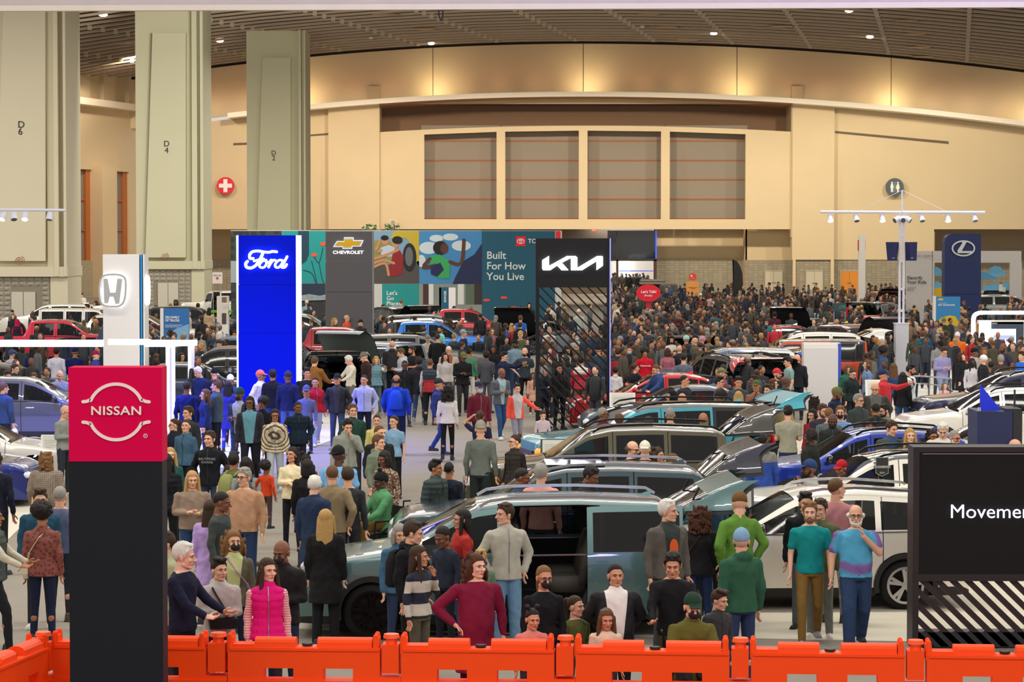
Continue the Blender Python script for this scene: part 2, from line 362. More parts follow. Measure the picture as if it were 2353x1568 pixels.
for k, (u0, u1) in enumerate(opens):
    a, b = pxz(u0, 400, Yc)[0], pxz(u1, 400, Yc)[0]; xs_ = [a + (b - a) * q / 5 for q in range(6)]
    MB().poly([(a, head_z(a) - .42), (b, head_z(b) - .42)] + [(x, head_z(x)) for x in reversed(xs_)], .6, Yc).build('lintel', cream, wall)
    win = struct(empty('window_%d' % (k + 1), (0, 0, 0))); Yi = 226.9
    vs_ = [300, 324, 369, 413, 458, 503]
    for j in range(5):
        zt_, zb_ = pxz(0, vs_[j], Yi)[1], pxz(0, vs_[j + 1], Yi)[1]
        if j == 0: zt_ += .5
        MB().box(a - .3, b + .3, Yi, Yi + .05, zb_ + .06, zt_ - .06).build('blackout_panel', mat('#8f8578', .9, var=.04, scale=3), win)
        MB().box(a - .3, b + .3, Yi - .05, Yi + .05, zb_ - .06, zb_ + .06).build('rail', mat('#9a5a2c', .6), win)
# deep shadowed recess above the windows
xa, xb = pxz(872, 0, 225)[0], pxz(1820, 0, 225)[0]
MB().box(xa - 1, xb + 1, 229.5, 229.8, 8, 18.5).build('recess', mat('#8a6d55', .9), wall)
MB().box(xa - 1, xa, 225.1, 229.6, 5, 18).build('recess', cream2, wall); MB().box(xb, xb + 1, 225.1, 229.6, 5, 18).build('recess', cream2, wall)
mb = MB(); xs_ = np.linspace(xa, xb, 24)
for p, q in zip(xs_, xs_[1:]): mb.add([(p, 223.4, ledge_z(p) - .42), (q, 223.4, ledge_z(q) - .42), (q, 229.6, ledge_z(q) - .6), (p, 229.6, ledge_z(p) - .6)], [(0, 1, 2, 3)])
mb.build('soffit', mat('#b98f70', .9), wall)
# below the soffit line: recesses, block wainscot
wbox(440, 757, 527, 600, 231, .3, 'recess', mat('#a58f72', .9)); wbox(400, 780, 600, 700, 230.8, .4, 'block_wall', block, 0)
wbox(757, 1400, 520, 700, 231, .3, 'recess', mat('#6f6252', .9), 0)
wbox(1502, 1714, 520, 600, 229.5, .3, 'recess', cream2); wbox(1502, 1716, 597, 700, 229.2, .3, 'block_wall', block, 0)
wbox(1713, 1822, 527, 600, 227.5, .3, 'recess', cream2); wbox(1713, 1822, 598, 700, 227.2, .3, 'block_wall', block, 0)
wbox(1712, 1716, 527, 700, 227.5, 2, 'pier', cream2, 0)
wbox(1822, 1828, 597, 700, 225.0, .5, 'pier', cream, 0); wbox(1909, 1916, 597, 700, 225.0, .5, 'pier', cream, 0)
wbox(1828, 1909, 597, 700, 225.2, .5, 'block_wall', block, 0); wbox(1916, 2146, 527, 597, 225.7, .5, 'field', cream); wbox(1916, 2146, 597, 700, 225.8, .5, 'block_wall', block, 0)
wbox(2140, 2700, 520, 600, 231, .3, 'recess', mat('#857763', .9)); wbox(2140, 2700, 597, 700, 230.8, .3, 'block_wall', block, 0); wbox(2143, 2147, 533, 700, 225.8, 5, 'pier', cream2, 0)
for u0, u1, v0, v1, v2, v3 in ((536, 590, 329, 334, 327, 332), (703, 755, 310, 314, 306, 310), (1919, 2180, 301, 306, 325, 331)):
    pp([(u0, v0), (u1, v2), (u1, v3), (u0, v1)], 225.66, .05).build('slot_vent', mat('#6b5d4b', .8), wall)
def dbl_door(u0, u1, v0, Y, n_, col='#c4bca6'):
    d = struct(empty('door_%d' % n_, (0, 0, 0))); (a, z1), (b, _) = pxz(u0, v0, Y), pxz(u1, v0, Y); m_ = (a + b) / 2
    MB().box(a, b, Y, Y + .1, z1, z1 + .08).box(a - .06, a, Y, Y + .1, 0, z1 + .08).box(b, b + .06, Y, Y + .1, 0, z1 + .08).build('door_frame', mat('#b4ab94', .6), d)
    for p, q in ((a, m_ - .01), (m_ + .01, b)): l = MB().box(p, q, Y + .02, Y + .08, 0, z1 - .01).build('door_leaf', mat(col, .6), d)
    for x in (m_ - .15, m_ + .06): MB().box(x, x + .09, Y - .03, Y + .02, 1.0, 1.1).build('door_handle', mat('#777777', .3, .9), d)
dbl_door(1759, 1797, 624, 227.1, 1); dbl_door(1853, 1890, 624, 225.1, 2); dbl_door(1932, 1972, 624, 225.7, 3, '#d98a2e')
# lobby seen through the glazed opening right of the black pylon
lob = struct(empty('window_5', (0, 0, 0)))
wbox(1395, 1500, 527, 700, 238, .3, 'lobby_wall', mat('#e8e4dc', .8), 0)
pp(rect(1396, 1506, 530, 597), 226.2, .1).build('pane', mat('#15181c', .08, coat=1), lob); 
pp(rect(1416, 1421, 597, 690), 226.0, .3).build('frame', mat('#3b2a24', .5), lob); pp(rect(1396, 1510, 595, 600), 226.0, .3).build('frame', mat('#2a2b2e', .4), lob); pp(rect(1502, 1509, 597, 700), 226.0, .3).build('frame', mat('#4a2a20', .5), lob); pp(rect(1416, 1419, 530, 597), 226.1, .2).build('frame', mat('#2a2b2e', .4), lob)
pp(rect(1506, 1509, 531, 594), 225.9, .1).build('frame', mat('#3048e0', .4, emit=1.5), lob)
pp(rect(1425, 1448, 600, 640), 237.5, .1).build('lit_window', mat('#f2fbf4', .5, emit=1.6, var=0), lob)
pp(rect(1423, 1505, 622, 624), 232, .1).build('balustrade_rail', mat('#5560d8', .4, emit=.6), lob)
lamp('AREA', 'lobby_lamp', (9.5, 232, 6.5), 900, (1, .97, .95), shape='RECTANGLE', size=5, size_y=5)
# left wall, running towards the camera from the corner
lw = struct(empty('wall_left', (-32.7, 226, 0), math.atan2(-14, -3.4)))   # local x runs along the wall towards the camera
def lwp(u, v):
    c, s_ = math.cos(lw.rotation_euler.z), math.sin(lw.rotation_euler.z); d = ray(u, v); N = Vector((-s_, c, 0)); P0 = Vector((-32.7, 226, 0)) - Vector((0, 0, HC))
    t = P0.dot(N) / d.dot(N); p = d * t - P0; return (p.x * c + p.y * s_, p.z)
LWD = 1  # inward is local +y (towards the hall)
def lbox(u0, u1, v0, v1, y0, y1, name, m, zf=None):
    a = lwp(u0, v0); b = lwp(u1, v1); return MB().box(min(a[0], b[0]), max(a[0], b[0]), y0, y1, zf if zf is not None else min(a[1], b[1]), max(a[1], b[1])).build(name, m, lw)
_t = lwp(155, 400)[0]
ledz = lwp(308, 255)[1]
MB().box(-1, 45, -.9, -.5, 0, lwp(160, 385)[1]).build('window_backing', mat('#8c857c', .9), lw)
zt_, zb_ = lwp(160, 387)[1], lwp(160, 600)[1]; tl = [lwp(u, 400)[0] for u in (297, 246, 212, 160)]
MB().box(-1, 45, -.4, 0, zt_, ledz).build('field', cream, lw); MB().box(-1, 45, -.4, 0, 0, zb_).build('block_wall', block_mat('#b0a68e', '#a69c84', '#978d78'), lw)
MB().box(-1, tl[0], -.4, 0, zb_, zt_).build('pier', cream, lw); MB().box(tl[1], tl[2], -.4, .9, 0, zt_ + .3).build('pier', cream, lw); MB().box(tl[3], 45, -.4, 0, zb_, zt_).build('pier', cream, lw)
MB().box(-1, 45, -.4, 1.2, ledz - .1, ledz + .45).build('ledge', mat('#f4e6d0', .7), lw)
for i, u in enumerate((152, 173, 202, 232, 261, 290, 318)):
    t0 = lwp(u, 200)[0]; MB().box(t0 - 2.5, t0 - .06, -.4 + .0, .0 + .25 * (i % 2), ledz + .4, 21).build('fin_panel', cream if i % 2 else cream2, lw)
for k, (t0, t1) in enumerate(((tl[0], tl[1]), (tl[2], tl[3]))):
    wn = struct(empty('window_%d' % (6 + k), (0, 0, 0))); wn.parent = None; wn.location = lw.location; wn.rotation_euler = lw.rotation_euler
    om = mat('#b5682f', .6)
    MB().box(t0 + .02, t0 + .9, -.45, -.2, zb_, zt_).build('frame_post', om, wn)
    for f in np.linspace(0, 1, 4): MB().box(t0, t1, -.47, -.3, zb_ + (zt_ - zb_) * f - .07, zb_ + (zt_ - zb_) * f + .07).build('frame_rail', om, wn)
    for f in range(3): MB().box(t0 + .9, t1, -.46, -.42, zb_ + (zt_ - zb_) * f / 3 + .08, zb_ + (zt_ - zb_) * (f + 1) / 3 - .08).build('blind_panel', mat('#87807c', .9), wn)

# slatted roof: every slat its own part, hung along the arch
ceil = struct(empty('ceiling', (0, 0, 0)))
slat_m = mat('#d2bca4', .7, var=.05, scale=.4); NS = 30; XA, XB = -52, 62
b = MB(); bracket = MB()
for k in range(NS + 1):
    x = XA + (XB - XA) * k / NS; z = arch_z(x); b.v += [(x, -.05, z + .03), (x, -.05, z + .15), (x, .05, z + .15), (x, .05, z + .03)] + [(x, -.10, z), (x, -.10, z + .04), (x, .24, z + .04), (x, .24, z)]
for k in range(NS):
    for o_ in (0, 4):
        for j in range(4): a = 8 * k + o_; c_ = 8 * (k + 1) + o_; b.f.append((a + j, c_ + j, c_ + (j + 1) % 4, a + (j + 1) % 4)); b.m.append(0)
sme = b.mesh('slat'); 
ys = np.arange(132, 225.3, 2.75)
for y in ys:
    o = bpy.data.objects.new('slat', sme); COL.objects.link(o); o.parent = ceil; o.location = (0, y, 0)
sme.materials.append(slat_m)
for y in ys:
    for i in range(-6, 9):
        x = 5.9 + i * 6.66 + (y - 226) * .17
        if XA < x < XB: bracket.box(x - .15, x + .15, y - .20, y - .12, arch_z(x) - .09, arch_z(x) + .22)
b_ = bracket.build('bracket', mat('#dccbb2', .6), ceil); b_['kind'] = 'stuff'
b = MB()
for k in range(NS): 
    x0 = XA + (XB - XA) * k / NS; x1 = XA + (XB - XA) * (k + 1) / NS
    b.add([(x0, 128, arch_z(x0) + 1.1), (x1, 128, arch_z(x1) + 1.1), (x1, 226, arch_z(x1) + 1.1), (x0, 226, arch_z(x0) + 1.1)], [(0, 1, 2, 3)])
b.build('roof_deck', mat('#4a4038', .9), ceil)
def fixture(u, v, kind):
    zc = 0; Y = 200
    for _ in range(12): p = at_y(u, v, Y); zc = arch_z(p.x); Y *= (zc - HC) / max(.1, p.z - HC) * .5 + .5
    Y = min(Y, 223); p = at_y(u, v, Y)
    if kind == 'lamp':
        o = empty('ceiling_lamp', (p.x, Y, p.z), 0, 'small bright recessed lamp in the slatted roof', 'lamp', 'small lamps in the slatted roof')
        MB().disc((0, -.1, 0), .28, .2, 16, .12).build('lens', mat('#fff3d8', .4, emit=9, var=0), o); MB().box(-.34, .34, 0, .3, .1, .3).build('housing', mat('#8b7a68', .6), o)
    elif kind == 'disc':
        b = MB(); b.ell((0, 0, 0), (.95, .6, .10), 20, 8); o = b.build('ceiling_diffuser', mat('#b99c7e', .6), None, (p.x, Y, p.z), True); tag(o, 'round shallow diffuser plate under the roof slats', 'diffuser', 'round plates under the slats')
    else:
        top = arch_z(p.x) + .1; o = empty('dome_camera', (p.x, Y, p.z), 0, 'white dome camera hanging from a rod near the middle of the roof' if u > 1300 else 'small white dome camera just right of the third column top', 'camera')
        MB().tube((0, 0, .1), (0, 0, top - p.z + .2), .04).build('rod', mat('#cfc6b4', .5), o); MB().ell((0, 0, 0), (.2, .2, .14)).build('dome', mat('#e6dfcf', .4), o, smooth=True)
for a in ((237, 34), (505, 94), (991, 100), (1640, 77), (1951, 25), (1999, 85)): fixture(*a, 'lamp')
for a in ((885, 33), (975, 66), (1488, 33), (1530, 62), (1580, 92), (1795, 60), (2080, 47), (2098, 78), (2112, 108), (2120, 130)): fixture(*a, 'disc')
fixture(1476, 61, 'dome'); fixture(852, 86, 'dome')
o = empty('cable_loop', (0, 0, 0), 0, 'black cable loop hanging from the edge of the overhead beam', 'cable'); 
b = MB(); pts = [pxz(u, v, 14.08) for u, v in ((1008, 22), (1009, 38), (1013, 48), (1018, 38), (1017, 22))]
for p, q in zip(pts, pts[1:]): b.tube((p[0], 14.08, p[1]), (q[0], 14.08, q[1]), .004, n=6)
b.build('cable', mat('#15151a', .6), o)
# beam just in front of and above the camera
bm_ = struct(empty('trim_1', (0, 0, 0)))
pp([(-200, 13), (2600, 3), (2600, -160), (-200, -160)], 14.06, .04).build('fascia', mat('#b0a8a8', .8), bm_)
pp([(-200, 26), (2600, 15.5), (2600, 3), (-200, 13)], 14.0, .05).build('edge_strip', mat('#e6dcc8', .7), bm_)

# ------------------------------------------------------------------ columns
def column(u0, u1, v0, Y, shaft_c, label, lettered, panel, letters, fdc, vblock, door, edges_):
    x0, x1 = pxz(u0, 0, Y)[0], pxz(u1, 0, Y)[0]; zt_ = pxz(0, v0, Y)[1] if v0 is not None else 24
    zk = pxz(0, vblock, Y)[1]; cm = mat(shaft_c, .8, var=.03, scale=.5); xc = (x0 + x1) / 2
    root = empty('column', (xc, Y + 2, 0), 0, label, 'column')
    L_ = lambda x: x - xc
    MB().box(L_(x0), L_(x1), -1.8, 2.2, zk, zt_).build('shaft', cm, root)
    for (a, b_, d) in edges_:    # vertical ribs on the right flank
        p, q = pxz(a, 0, Y)[0], pxz(b_, 0, Y)[0]; MB().box(L_(p), L_(q), -2.0 - d, -1.8, zk, zt_).build('rib', cm, root)
    b = MB(); b.poly([(L_(pxz(u, v, Y - .3)[0]), pxz(u, v, Y - .3)[1]) for u, v in panel], .5, -2.3); b.build('front_panel', cm, root)
    for t_, (u, v), sz in letters:
        p = at_y(u, v, Y - .31); text('lettering', t_, sz, mat('#2c2c28', .8, var=0), root, (L_(p.x), -2.33, p.z), .006)
    if fdc:
        p = at_y(fdc[0], fdc[1], Y - .31); rm = mat('#a83a34', .7, var=0)
        text('lettering', 'FDC', .42, rm, root, (L_(p.x), -2.33, p.z), .006)
        b = MB(); pts = [(.05 + .018 * a) * 1.0 for a in range(22)]
        pr = [(L_(p.x) + .02 + (.04 + .0125 * a) * math.cos(a * .72), p.z + .52 + (.04 + .0125 * a) * math.sin(a * .72)) for a in range(20)]
        for s0, s1 in zip(pr, pr[1:]): b.bar((s0[0], -2.33, s0[1]), (s1[0], -2.33, s1[1]), .045, .012)
        b.build('hose_symbol', rm, root)
    # plinth of split-faced blocks, each block a part
    MB().box(L_(x0) + .1, L_(x1) - .1, -2.0, 2.2, 0, zk).build('plinth_core', mat('#8b8373', .9), root)
    bw, bh = .40, .20 if False else .26
    rnd = random.Random(int(u1)); variants = []
    for q in range(4):
        bb = MB(); n_ = 4
        vs = [(-bw / 2 + .012 + (bw - .024) * i / n_, -(.03 + rnd.uniform(0, .05)) if 0 < i < n_ and 0 < j < 3 else 0, .012 + (bh - .024) * j / 3) for j in range(4) for i in range(n_ + 1)]
        bb.add(vs, [(j * 5 + i, j * 5 + i + 1, (j + 1) * 5 + i + 1, (j + 1) * 5 + i) for j in range(3) for i in range(4)]); me = bb.mesh('block'); me.materials.append(mat('#a59e90', .95, var=.12, scale=6, bump=.5)); variants.append(me)
    ublock0, ublock1 = door[4], door[5]
    bx0, bx1 = pxz(ublock0, 0, Y)[0], pxz(ublock1, 0, Y)[0]; nz = int(zk / bh); nx = int((bx1 - bx0) / bw)
    dz_, da, db = pxz(0, door[2], Y - .1)[1], pxz(door[0], 0, Y - .1)[0], pxz(door[1], 0, Y - .1)[0]
    for j in range(nz):
        for i in range(nx):
            x = bx0 + (i + .5) * bw; z = zk - (j + 1) * bh
            if (da - .2 < x < db + .2 and z < dz_ + .05) or z < 0.2: continue
            o = bpy.data.objects.new('block', rnd.choice(variants)); COL.objects.link(o); o.parent = root; o.location = (L_(x), -2.02, z)
    zz = [zk - k * 0 for k in range(1)]
    MB().box(L_(x0), L_(bx0), -2.15, 2.2, 0, zk).build('plinth_edge', cm, root); MB().box(L_(bx1), L_(x1) , -2.1, 2.2, 0, zk).build('plinth_edge', cm, root)
    for p, q in ((da, (da + db) / 2 - .015), ((da + db) / 2 + .015, db)): MB().box(L_(p), L_(q), -2.12, -2.02, 0, dz_).build('service_door', mat('#c9c3b4', .6), root)
    MB().box(L_(x0) - .05, L_(x1) + .05, -2.35, 2.25, zk - .02, zk + .5).build('band', cm, root)
    return root
column(-70, 152, None, 136.5, '#d8cfb4', 'nearest cream hall column at the left edge, lettered D over 6', 1, [(9, -40), (104, -40), (104, 600), (-10, 600)], [('D', (49, 287), .50), ('6', (47, 303), .50)], (44, 622), 635, (21, 76, 671, 0, -14, 112), [(105, 124, 0), (124, 134, .4), (146, 152, .4)])
column(309, 467, None, 167, '#ccc8aa', 'greenish cream hall column lettered D over 4 behind the white pylon', 1, [(350, 76), (427, 76), (427, 592), (334, 592)], [('D', (383, 331), .52), ('4', (383, 346), .52)], (378, 609), 618, (359, 406, 650, 0, 335, 437), [(441, 453, .4), (460, 467, .4)])
column(565, 702, 70, 187.5, '#cfc9a8', 'slim cream hall column lettered D over 2 behind the blue pylon', 1, [(603, 133), (668, 133), (668, 640), (588, 640)], [('D', (629, 352), .48), ('2', (629, 364), .48)], None, 610, (600, 640, 650, 0, 580, 680), [(686, 692, .4), (698, 702, .4)])
# ------------------------------------------------------------------ pylons, signs, stands
WHITE_E = lambda e=3.0, c='#ffffff': mat(c, .4, emit=e, var=0)
def rel(u, v, Y, o): p = at_y(u, v, Y); return (p.x - o[0], p.z)
class Px:
    "draws outlines given by picture points as solid shapes on the plane y = Y, local to an Empty at o"
    def __init__(s, root, Y): s.root = root; s.o = root.location; s.Y = Y
    def poly(s, pts, name, m, t=.02, dy=0.0, parent=None):
        b = MB(); b.poly([rel(u, v, s.Y, s.o) for u, v in pts], t, s.Y - s.o[1] + dy); return b.build(name, m, parent or s.root)
    def rect(s, u0, u1, v0, v1, name, m, t=.02, dy=0.0, parent=None, floor=False):
        a, b_ = rel(u0, v0, s.Y, s.o), rel(u1, v1, s.Y, s.o); b = MB(); b.box(a[0], b_[0], s.Y - s.o[1] + dy, s.Y - s.o[1] + dy + t, 0 if floor else b_[1], a[1]); return b.build(name, m, parent or s.root)
    def text(s, body, u, v, hpx, name, m, dy=-.02, sx=1.0, align='CENTER', bold=0.0, ext=.004, parent=None, spacing=1.0, line=1.0):
        q = rel(u, v, s.Y, s.o); size = hpx * s.Y / FPX / .70
        return text(name, body, size, m, parent or s.root, (q[0], s.Y - s.o[1] + dy, q[1]), ext, align, bold * size, sx, spacing=spacing, line=line)
    def stroke(s, pts, wpx, name, m, dy=-.03, parent=None, n=6, t=.03, taper=None):
        P = [Vector((*rel(u, v, s.Y, s.o), 0)) for u, v in pts]; out = []
        for i in range(len(P) - 1):
            p0, p1, p2, p3 = P[max(0, i - 1)], P[i], P[i + 1], P[min(len(P) - 1, i + 2)]
            for k in range(n):
                t_ = k / n; out.append(.5 * ((2 * p1) + (p2 - p0) * t_ + (2 * p0 - 5 * p1 + 4 * p2 - p3) * t_ ** 2 + (3 * p1 - p0 - 3 * p2 + p3) * t_ ** 3))
        out.append(P[-1]); w = wpx * s.Y / FPX / 2; b = MB(); Y = s.Y - s.o[1] + dy; vs = []
        for i, p in enumerate(out):
            d = (out[min(i + 1, len(out) - 1)] - out[max(0, i - 1)]); d = d.normalized() if d.length > 1e-6 else Vector((1, 0, 0)); nn = Vector((-d.y, d.x, 0)); ww = w * (taper(i / (len(out) - 1)) if taper else 1)
            for q, yy in ((p + nn * ww, Y), (p - nn * ww, Y), (p - nn * ww, Y + t), (p + nn * ww, Y + t)): vs.append((q.x, yy, q.y))
        K = len(out); b.add(vs, [(4 * i + j, 4 * i + (j + 1) % 4, 4 * i + 4 + (j + 1) % 4, 4 * i + 4 + j) for i in range(K - 1) for j in range(4)] + [(0, 3, 2, 1), (4 * K - 4, 4 * K - 3, 4 * K - 2, 4 * K - 1)])
        for e in (out[0], out[-1]): b.disc((e.x, Y + .0005, e.y), w * (1 if not taper else .6), t, 12)
        return b.build(name, m, parent or s.root)
    def ring(s, u, v, ru, rv, wpx, name, m, dy=-.03, t=.03, a0=0, a1=2 * math.pi, parent=None):
        q = rel(u, v, s.Y, s.o); k = s.Y / FPX; b = MB(); b.ring((q[0], s.Y - s.o[1] + dy, q[1]), ru * k, rv * k, wpx * k, t, 48, a0, a1); return b.build(name, m, parent or s.root)
    def disc(s, u, v, ru, rv, name, m, dy=-.02, t=.02, parent=None):
        q = rel(u, v, s.Y, s.o); k = s.Y / FPX; b = MB(); b.disc((q[0], s.Y - s.o[1] + dy, q[1]), ru * k, t, 32, rv * k); return b.build(name, m, parent or s.root)
def stand(name, uc, Y, label, cat, depth=0.0, group=None):
    x = at_y(uc, 800, Y).x; o = empty(name, (x, Y + depth / 2, 0), 0, label, cat, group); return Px(o, Y)
chrome = mat('#d8dade', .12, 1.0, var=0); whitep = mat('#e9e6e2', .45, var=.02, scale=1.5)

# red and black pylon, nearest on the left
P = stand('sign_pylon', 267, 25, 'tall black pylon with a red top and white ring emblem, nearest on the left', 'sign', .8)
P.rect(157, 373, 1061, 1200, 'plinth', mat('#0b0f1a', .6, var=.12, scale=3, spec=.3), t=.35, dy=.01, floor=True); P.rect(157, 373, 845, 1061, 'top_box', mat('#d60048', .75, var=.04, scale=2, spec=.1), t=.37)
nm = mat('#f2dcd6', .6, var=0); n_ = P.root.children[0].name
def arc(cu, cv, r, a0, a1, n=14): return [(cu + r * math.cos(math.radians(a)), cv - r * math.sin(math.radians(a))) for a in np.linspace(a0, a1, n)]
for sg in (1, -1):
    cv = 947; pts = [(191, cv - sg * 23.5)] + [(200, cv - sg * 24.5), (206, cv - sg * 27)] + [(cu, cv - sg * (cv - w_)) for cu, w_ in arc(267, cv, 64, 156, 24)] + [(328, cv - sg * 27), (334, cv - sg * 24.5), (343, cv - sg * 23)]
    P.stroke(pts, 7.5, 'emblem_arc', nm, dy=-.012, t=.012, n=3)
P.text('NISSAN', 267.5, 945, 19.5, 'emblem_lettering', nm, dy=-.012, sx=1.20, bold=.018, ext=.006, spacing=1.06)
P.ring(334.5, 1002, 5, 5, 1.2, 'registered_mark', nm, dy=-.01, t=.008); P.text('R', 334.5, 1002, 4.5, 'registered_mark', nm, dy=-.01)
# white pylon with the chromed H emblem
P = stand('sign_pylon', 284, 75, 'white pylon with glowing chrome H emblem behind the red-topped pylon', 'sign', .9)
P.rect(236, 322, 585, 1000, 'panel', mat('#dfdcd8', .4, var=.02), t=.9, floor=True); P.rect(322, 328.5, 585, 1000, 'blue_edge', mat('#0d86c8', .4), t=.88, dy=.02, floor=True); P.rect(328.5, 333.5, 585, 1000, 'panel', whitep, t=.9, floor=True)
P.poly([(236, 651), (241, 634), (255, 631), (272, 631), (287, 637), (292, 654), (290, 682), (282, 702), (268, 704), (246, 703), (237, 692), (233, 670)], 'halo_plate', WHITE_E(2.2), t=.04, dy=-.08)
ho = [(235, 640), (244, 633), (262, 631), (280, 633), (290, 642), (291, 668), (287, 692), (276, 703), (258, 704), (243, 702), (234, 692), (231, 664), (235, 640)]
P.stroke(ho, 4.5, 'emblem_frame', chrome, dy=-.22, t=.12)
for pts in ([(240, 640), (250, 640), (256, 672), (268, 672), (272, 640), (284, 641), (277, 698), (268, 699), (263, 682), (255, 682), (251, 697), (242, 697)],): P.poly(pts, 'emblem_letter', chrome, t=.10, dy=-.22)
b_ = P.ring(336, 668, 3.5, 34, 2.5, 'side_emblem', WHITE_E(1.8), dy=.3, t=.3)
# glowing white portal frame
P = stand('light_portal', 200, 68.5, 'glowing white portal frame crossing the left of the stand at waist height', 'light frame', 3.0)
gl_ = WHITE_E(6.0, '#f1f0ff')
P.rect(-160, 236, 782, 797, 'beam', gl_, t=.18); P.rect(333, 401, 782, 797, 'beam', gl_, t=.18); P.rect(236, 333, 783, 796, 'beam', gl_, t=.12, dy=.9 + .0)
P.rect(381, 388, 797, 992, 'post', gl_, t=.18, floor=True); P.rect(389, 396, 797, 992, 'post_core', mat('#b9b8e8', .5), t=.16, dy=.02, floor=True); P.rect(396, 401, 797, 992, 'post', gl_, t=.18, floor=True)
P2 = Px(P.root, 73.5); a = at_y(401, 789, 68.5); c_ = at_y(447, 788, 73.5)
b = MB(); b.bar((a.x - P.o[0], a.y - P.o[1], a.z), (c_.x - P.o[0], c_.y - P.o[1], c_.z), .16, .16); b.build('beam', gl_, P.root)
P2.rect(432, 439, 784, 960, 'post', gl_, t=.18, floor=True); P2.rect(439, 447, 784, 960, 'post_core', mat('#c6c5ee', .5), t=.16, floor=True)
# blue pylon, cursive white lettering
P = stand('sign_pylon', 615, 67.5, 'tall bright blue pylon with glowing white cursive lettering', 'sign', 1.0)
bl = mat('#0016c4', .85, var=.03, spec=.1)
for v0, v1 in ((541, 654), (654.6, 766), (766.6, 1000)): P.rect(548, 680, v0, v1, 'panel', bl, t=.9, floor=v1 == 1000)
P.rect(543, 548, 541, 1000, 'side_light', WHITE_E(1.3, '#dcd8ff'), t=.95, dy=-.02, floor=True); P.rect(680, 687.5, 541, 1000, 'side_light', WHITE_E(1.3, '#dcd8ff'), t=.95, dy=-.02, floor=True)
fm = WHITE_E(5.0, '#f8f4ff')
for pts, w_ in (([(636, 579), (627, 578), (618, 580), (606, 579), (592, 577), (580, 579), (574, 586), (575, 594), (582, 594)], 5.5),
                ([(604, 583), (600, 592), (594, 602), (587, 611), (577, 616), (567, 614), (565, 606), (569, 601)], 6),
                ([(584, 600), (595, 597), (606, 595)], 4.5),
                ([(612, 598), (604, 600), (597, 607), (598, 614), (606, 615), (612, 608), (612, 600), (607, 598)], 4.5),
                ([(612, 603), (618, 603), (624, 597), (620, 607), (617, 615), (622, 606), (629, 598), (636, 600)], 4.5),
                ([(650, 599), (642, 598), (634, 605), (633, 613), (640, 615), (647, 608), (651, 599)], 4.5), ([(660, 590), (655, 600), (648, 614), (655, 614), (659, 608)], 5)):
    P.stroke(pts, w_, 'cursive_letter', fm, dy=-.07, t=.06)
# grey pylon with the golden bow-tie
P = stand('sign_pylon', 802, 109, 'dark grey pylon with gold bow-tie emblem', 'sign', 1.0)
gr = mat('#58565a', .6, var=.03)
for v0, v1 in ((532, 601), (601.6, 671), (671.6, 860)): P.rect(748, 855, v0, v1, 'panel', gr, t=.9, floor=v1 == 860)
P.rect(855, 857.5, 531, 860, 'edge', mat('#8a888c', .4), t=.9, floor=True)
bt = [(767, 567), (775, 555), (791, 555), (791, 547), (812, 547), (812, 553), (834, 553), (828, 566), (809, 566), (809, 571), (788, 571), (788, 567)]
cx_, cy_ = 800, 560
P.poly([(cx_ + (u - cx_) * 1.03, cy_ + (v - cy_) * 1.08) for u, v in bt], 'emblem_glow', WHITE_E(1.8), t=.03, dy=-.05); P.poly(bt, 'emblem_rim', mat('#d8d8d8', .2, 1), t=.05, dy=-.09); P.poly([(cx_ + (u - cx_) * .88, cy_ + (v - cy_) * .72) for u, v in bt], 'emblem_face', mat('#e8b40a', .35, .3), t=.04, dy=-.11)
P.text('CHEVROLET', 800, 580.5, 7, 'lettering', WHITE_E(1.2), dy=-.05, sx=1.27, bold=.02)
# black slatted pylon
P = stand('sign_pylon', 1316, 67.4, 'black pylon with glowing white angular lettering above diagonal slats', 'sign', .9)
bk = mat('#0f0f13', .6, var=.06, spec=.3)
P.rect(1231, 1402, 548, 661, 'light_box', bk, t=.7); P.rect(1231, 1239, 661, 1000, 'frame_post', bk, t=.25, floor=True); P.rect(1395, 1402, 548, 1000, 'frame_post', bk, t=.25, dy=-.01, floor=True); P.rect(1401, 1402.6, 548, 990, 'edge_light', WHITE_E(.7, '#8f94ff'), t=.05, dy=-.03)
P.rect(1239, 1395, 990, 997, 'bottom_rail', bk, t=.3)
km = WHITE_E(5)
P.poly([(1246, 598), (1261.5, 588.5), (1261.5, 611.5), (1303, 588.5), (1322, 588.5), (1326.5, 592), (1326.5, 616), (1370, 590), (1373, 588.5), (1383, 588.5), (1385, 590.5), (1385, 611), (1370.5, 621), (1370.5, 600.5), (1337.5, 621), (1312, 621), (1312, 593), (1291, 604), (1306, 621), (1290, 621), (1280, 610.5), (1264.5, 621), (1248, 621), (1246, 618)], 'lettering', km, t=.06, dy=-.07)
for k in range(-16, 8):
    c0 = 1243 + k * 21.7   # u at v=661 of the slat centre; runs down to the right
    u0, v0 = c0, 661; slope = 1.02
    ua, va = (1239, 661 + (1239 - c0) * slope) if c0 < 1239 else (c0, 661)
    ub = 1395; vb = 661 + (ub - c0) * slope
    if vb > 990: vb = 990; ub = c0 + (990 - 661) / slope
    if va > 985 or c0 > 1393: continue
    w_ = 1.9
    P.poly([(ua - (0 if ua == 1239 else w_ * 1.2), va + (w_ * 1.5 if ua == 1239 else 0)), (ua + (0 if ua == 1239 else w_ * 1.2), va - (w_ * 1.5 if ua == 1239 else 0)), (ub + (0 if ub == 1395 else w_ * 1.2), vb - (w_ * 1.5 if ub == 1395 else 0)), (ub - (0 if ub == 1395 else w_ * 1.2), vb + (w_ * 1.5 if ub == 1395 else 0))], 'slat', bk, t=.10, dy=.02)
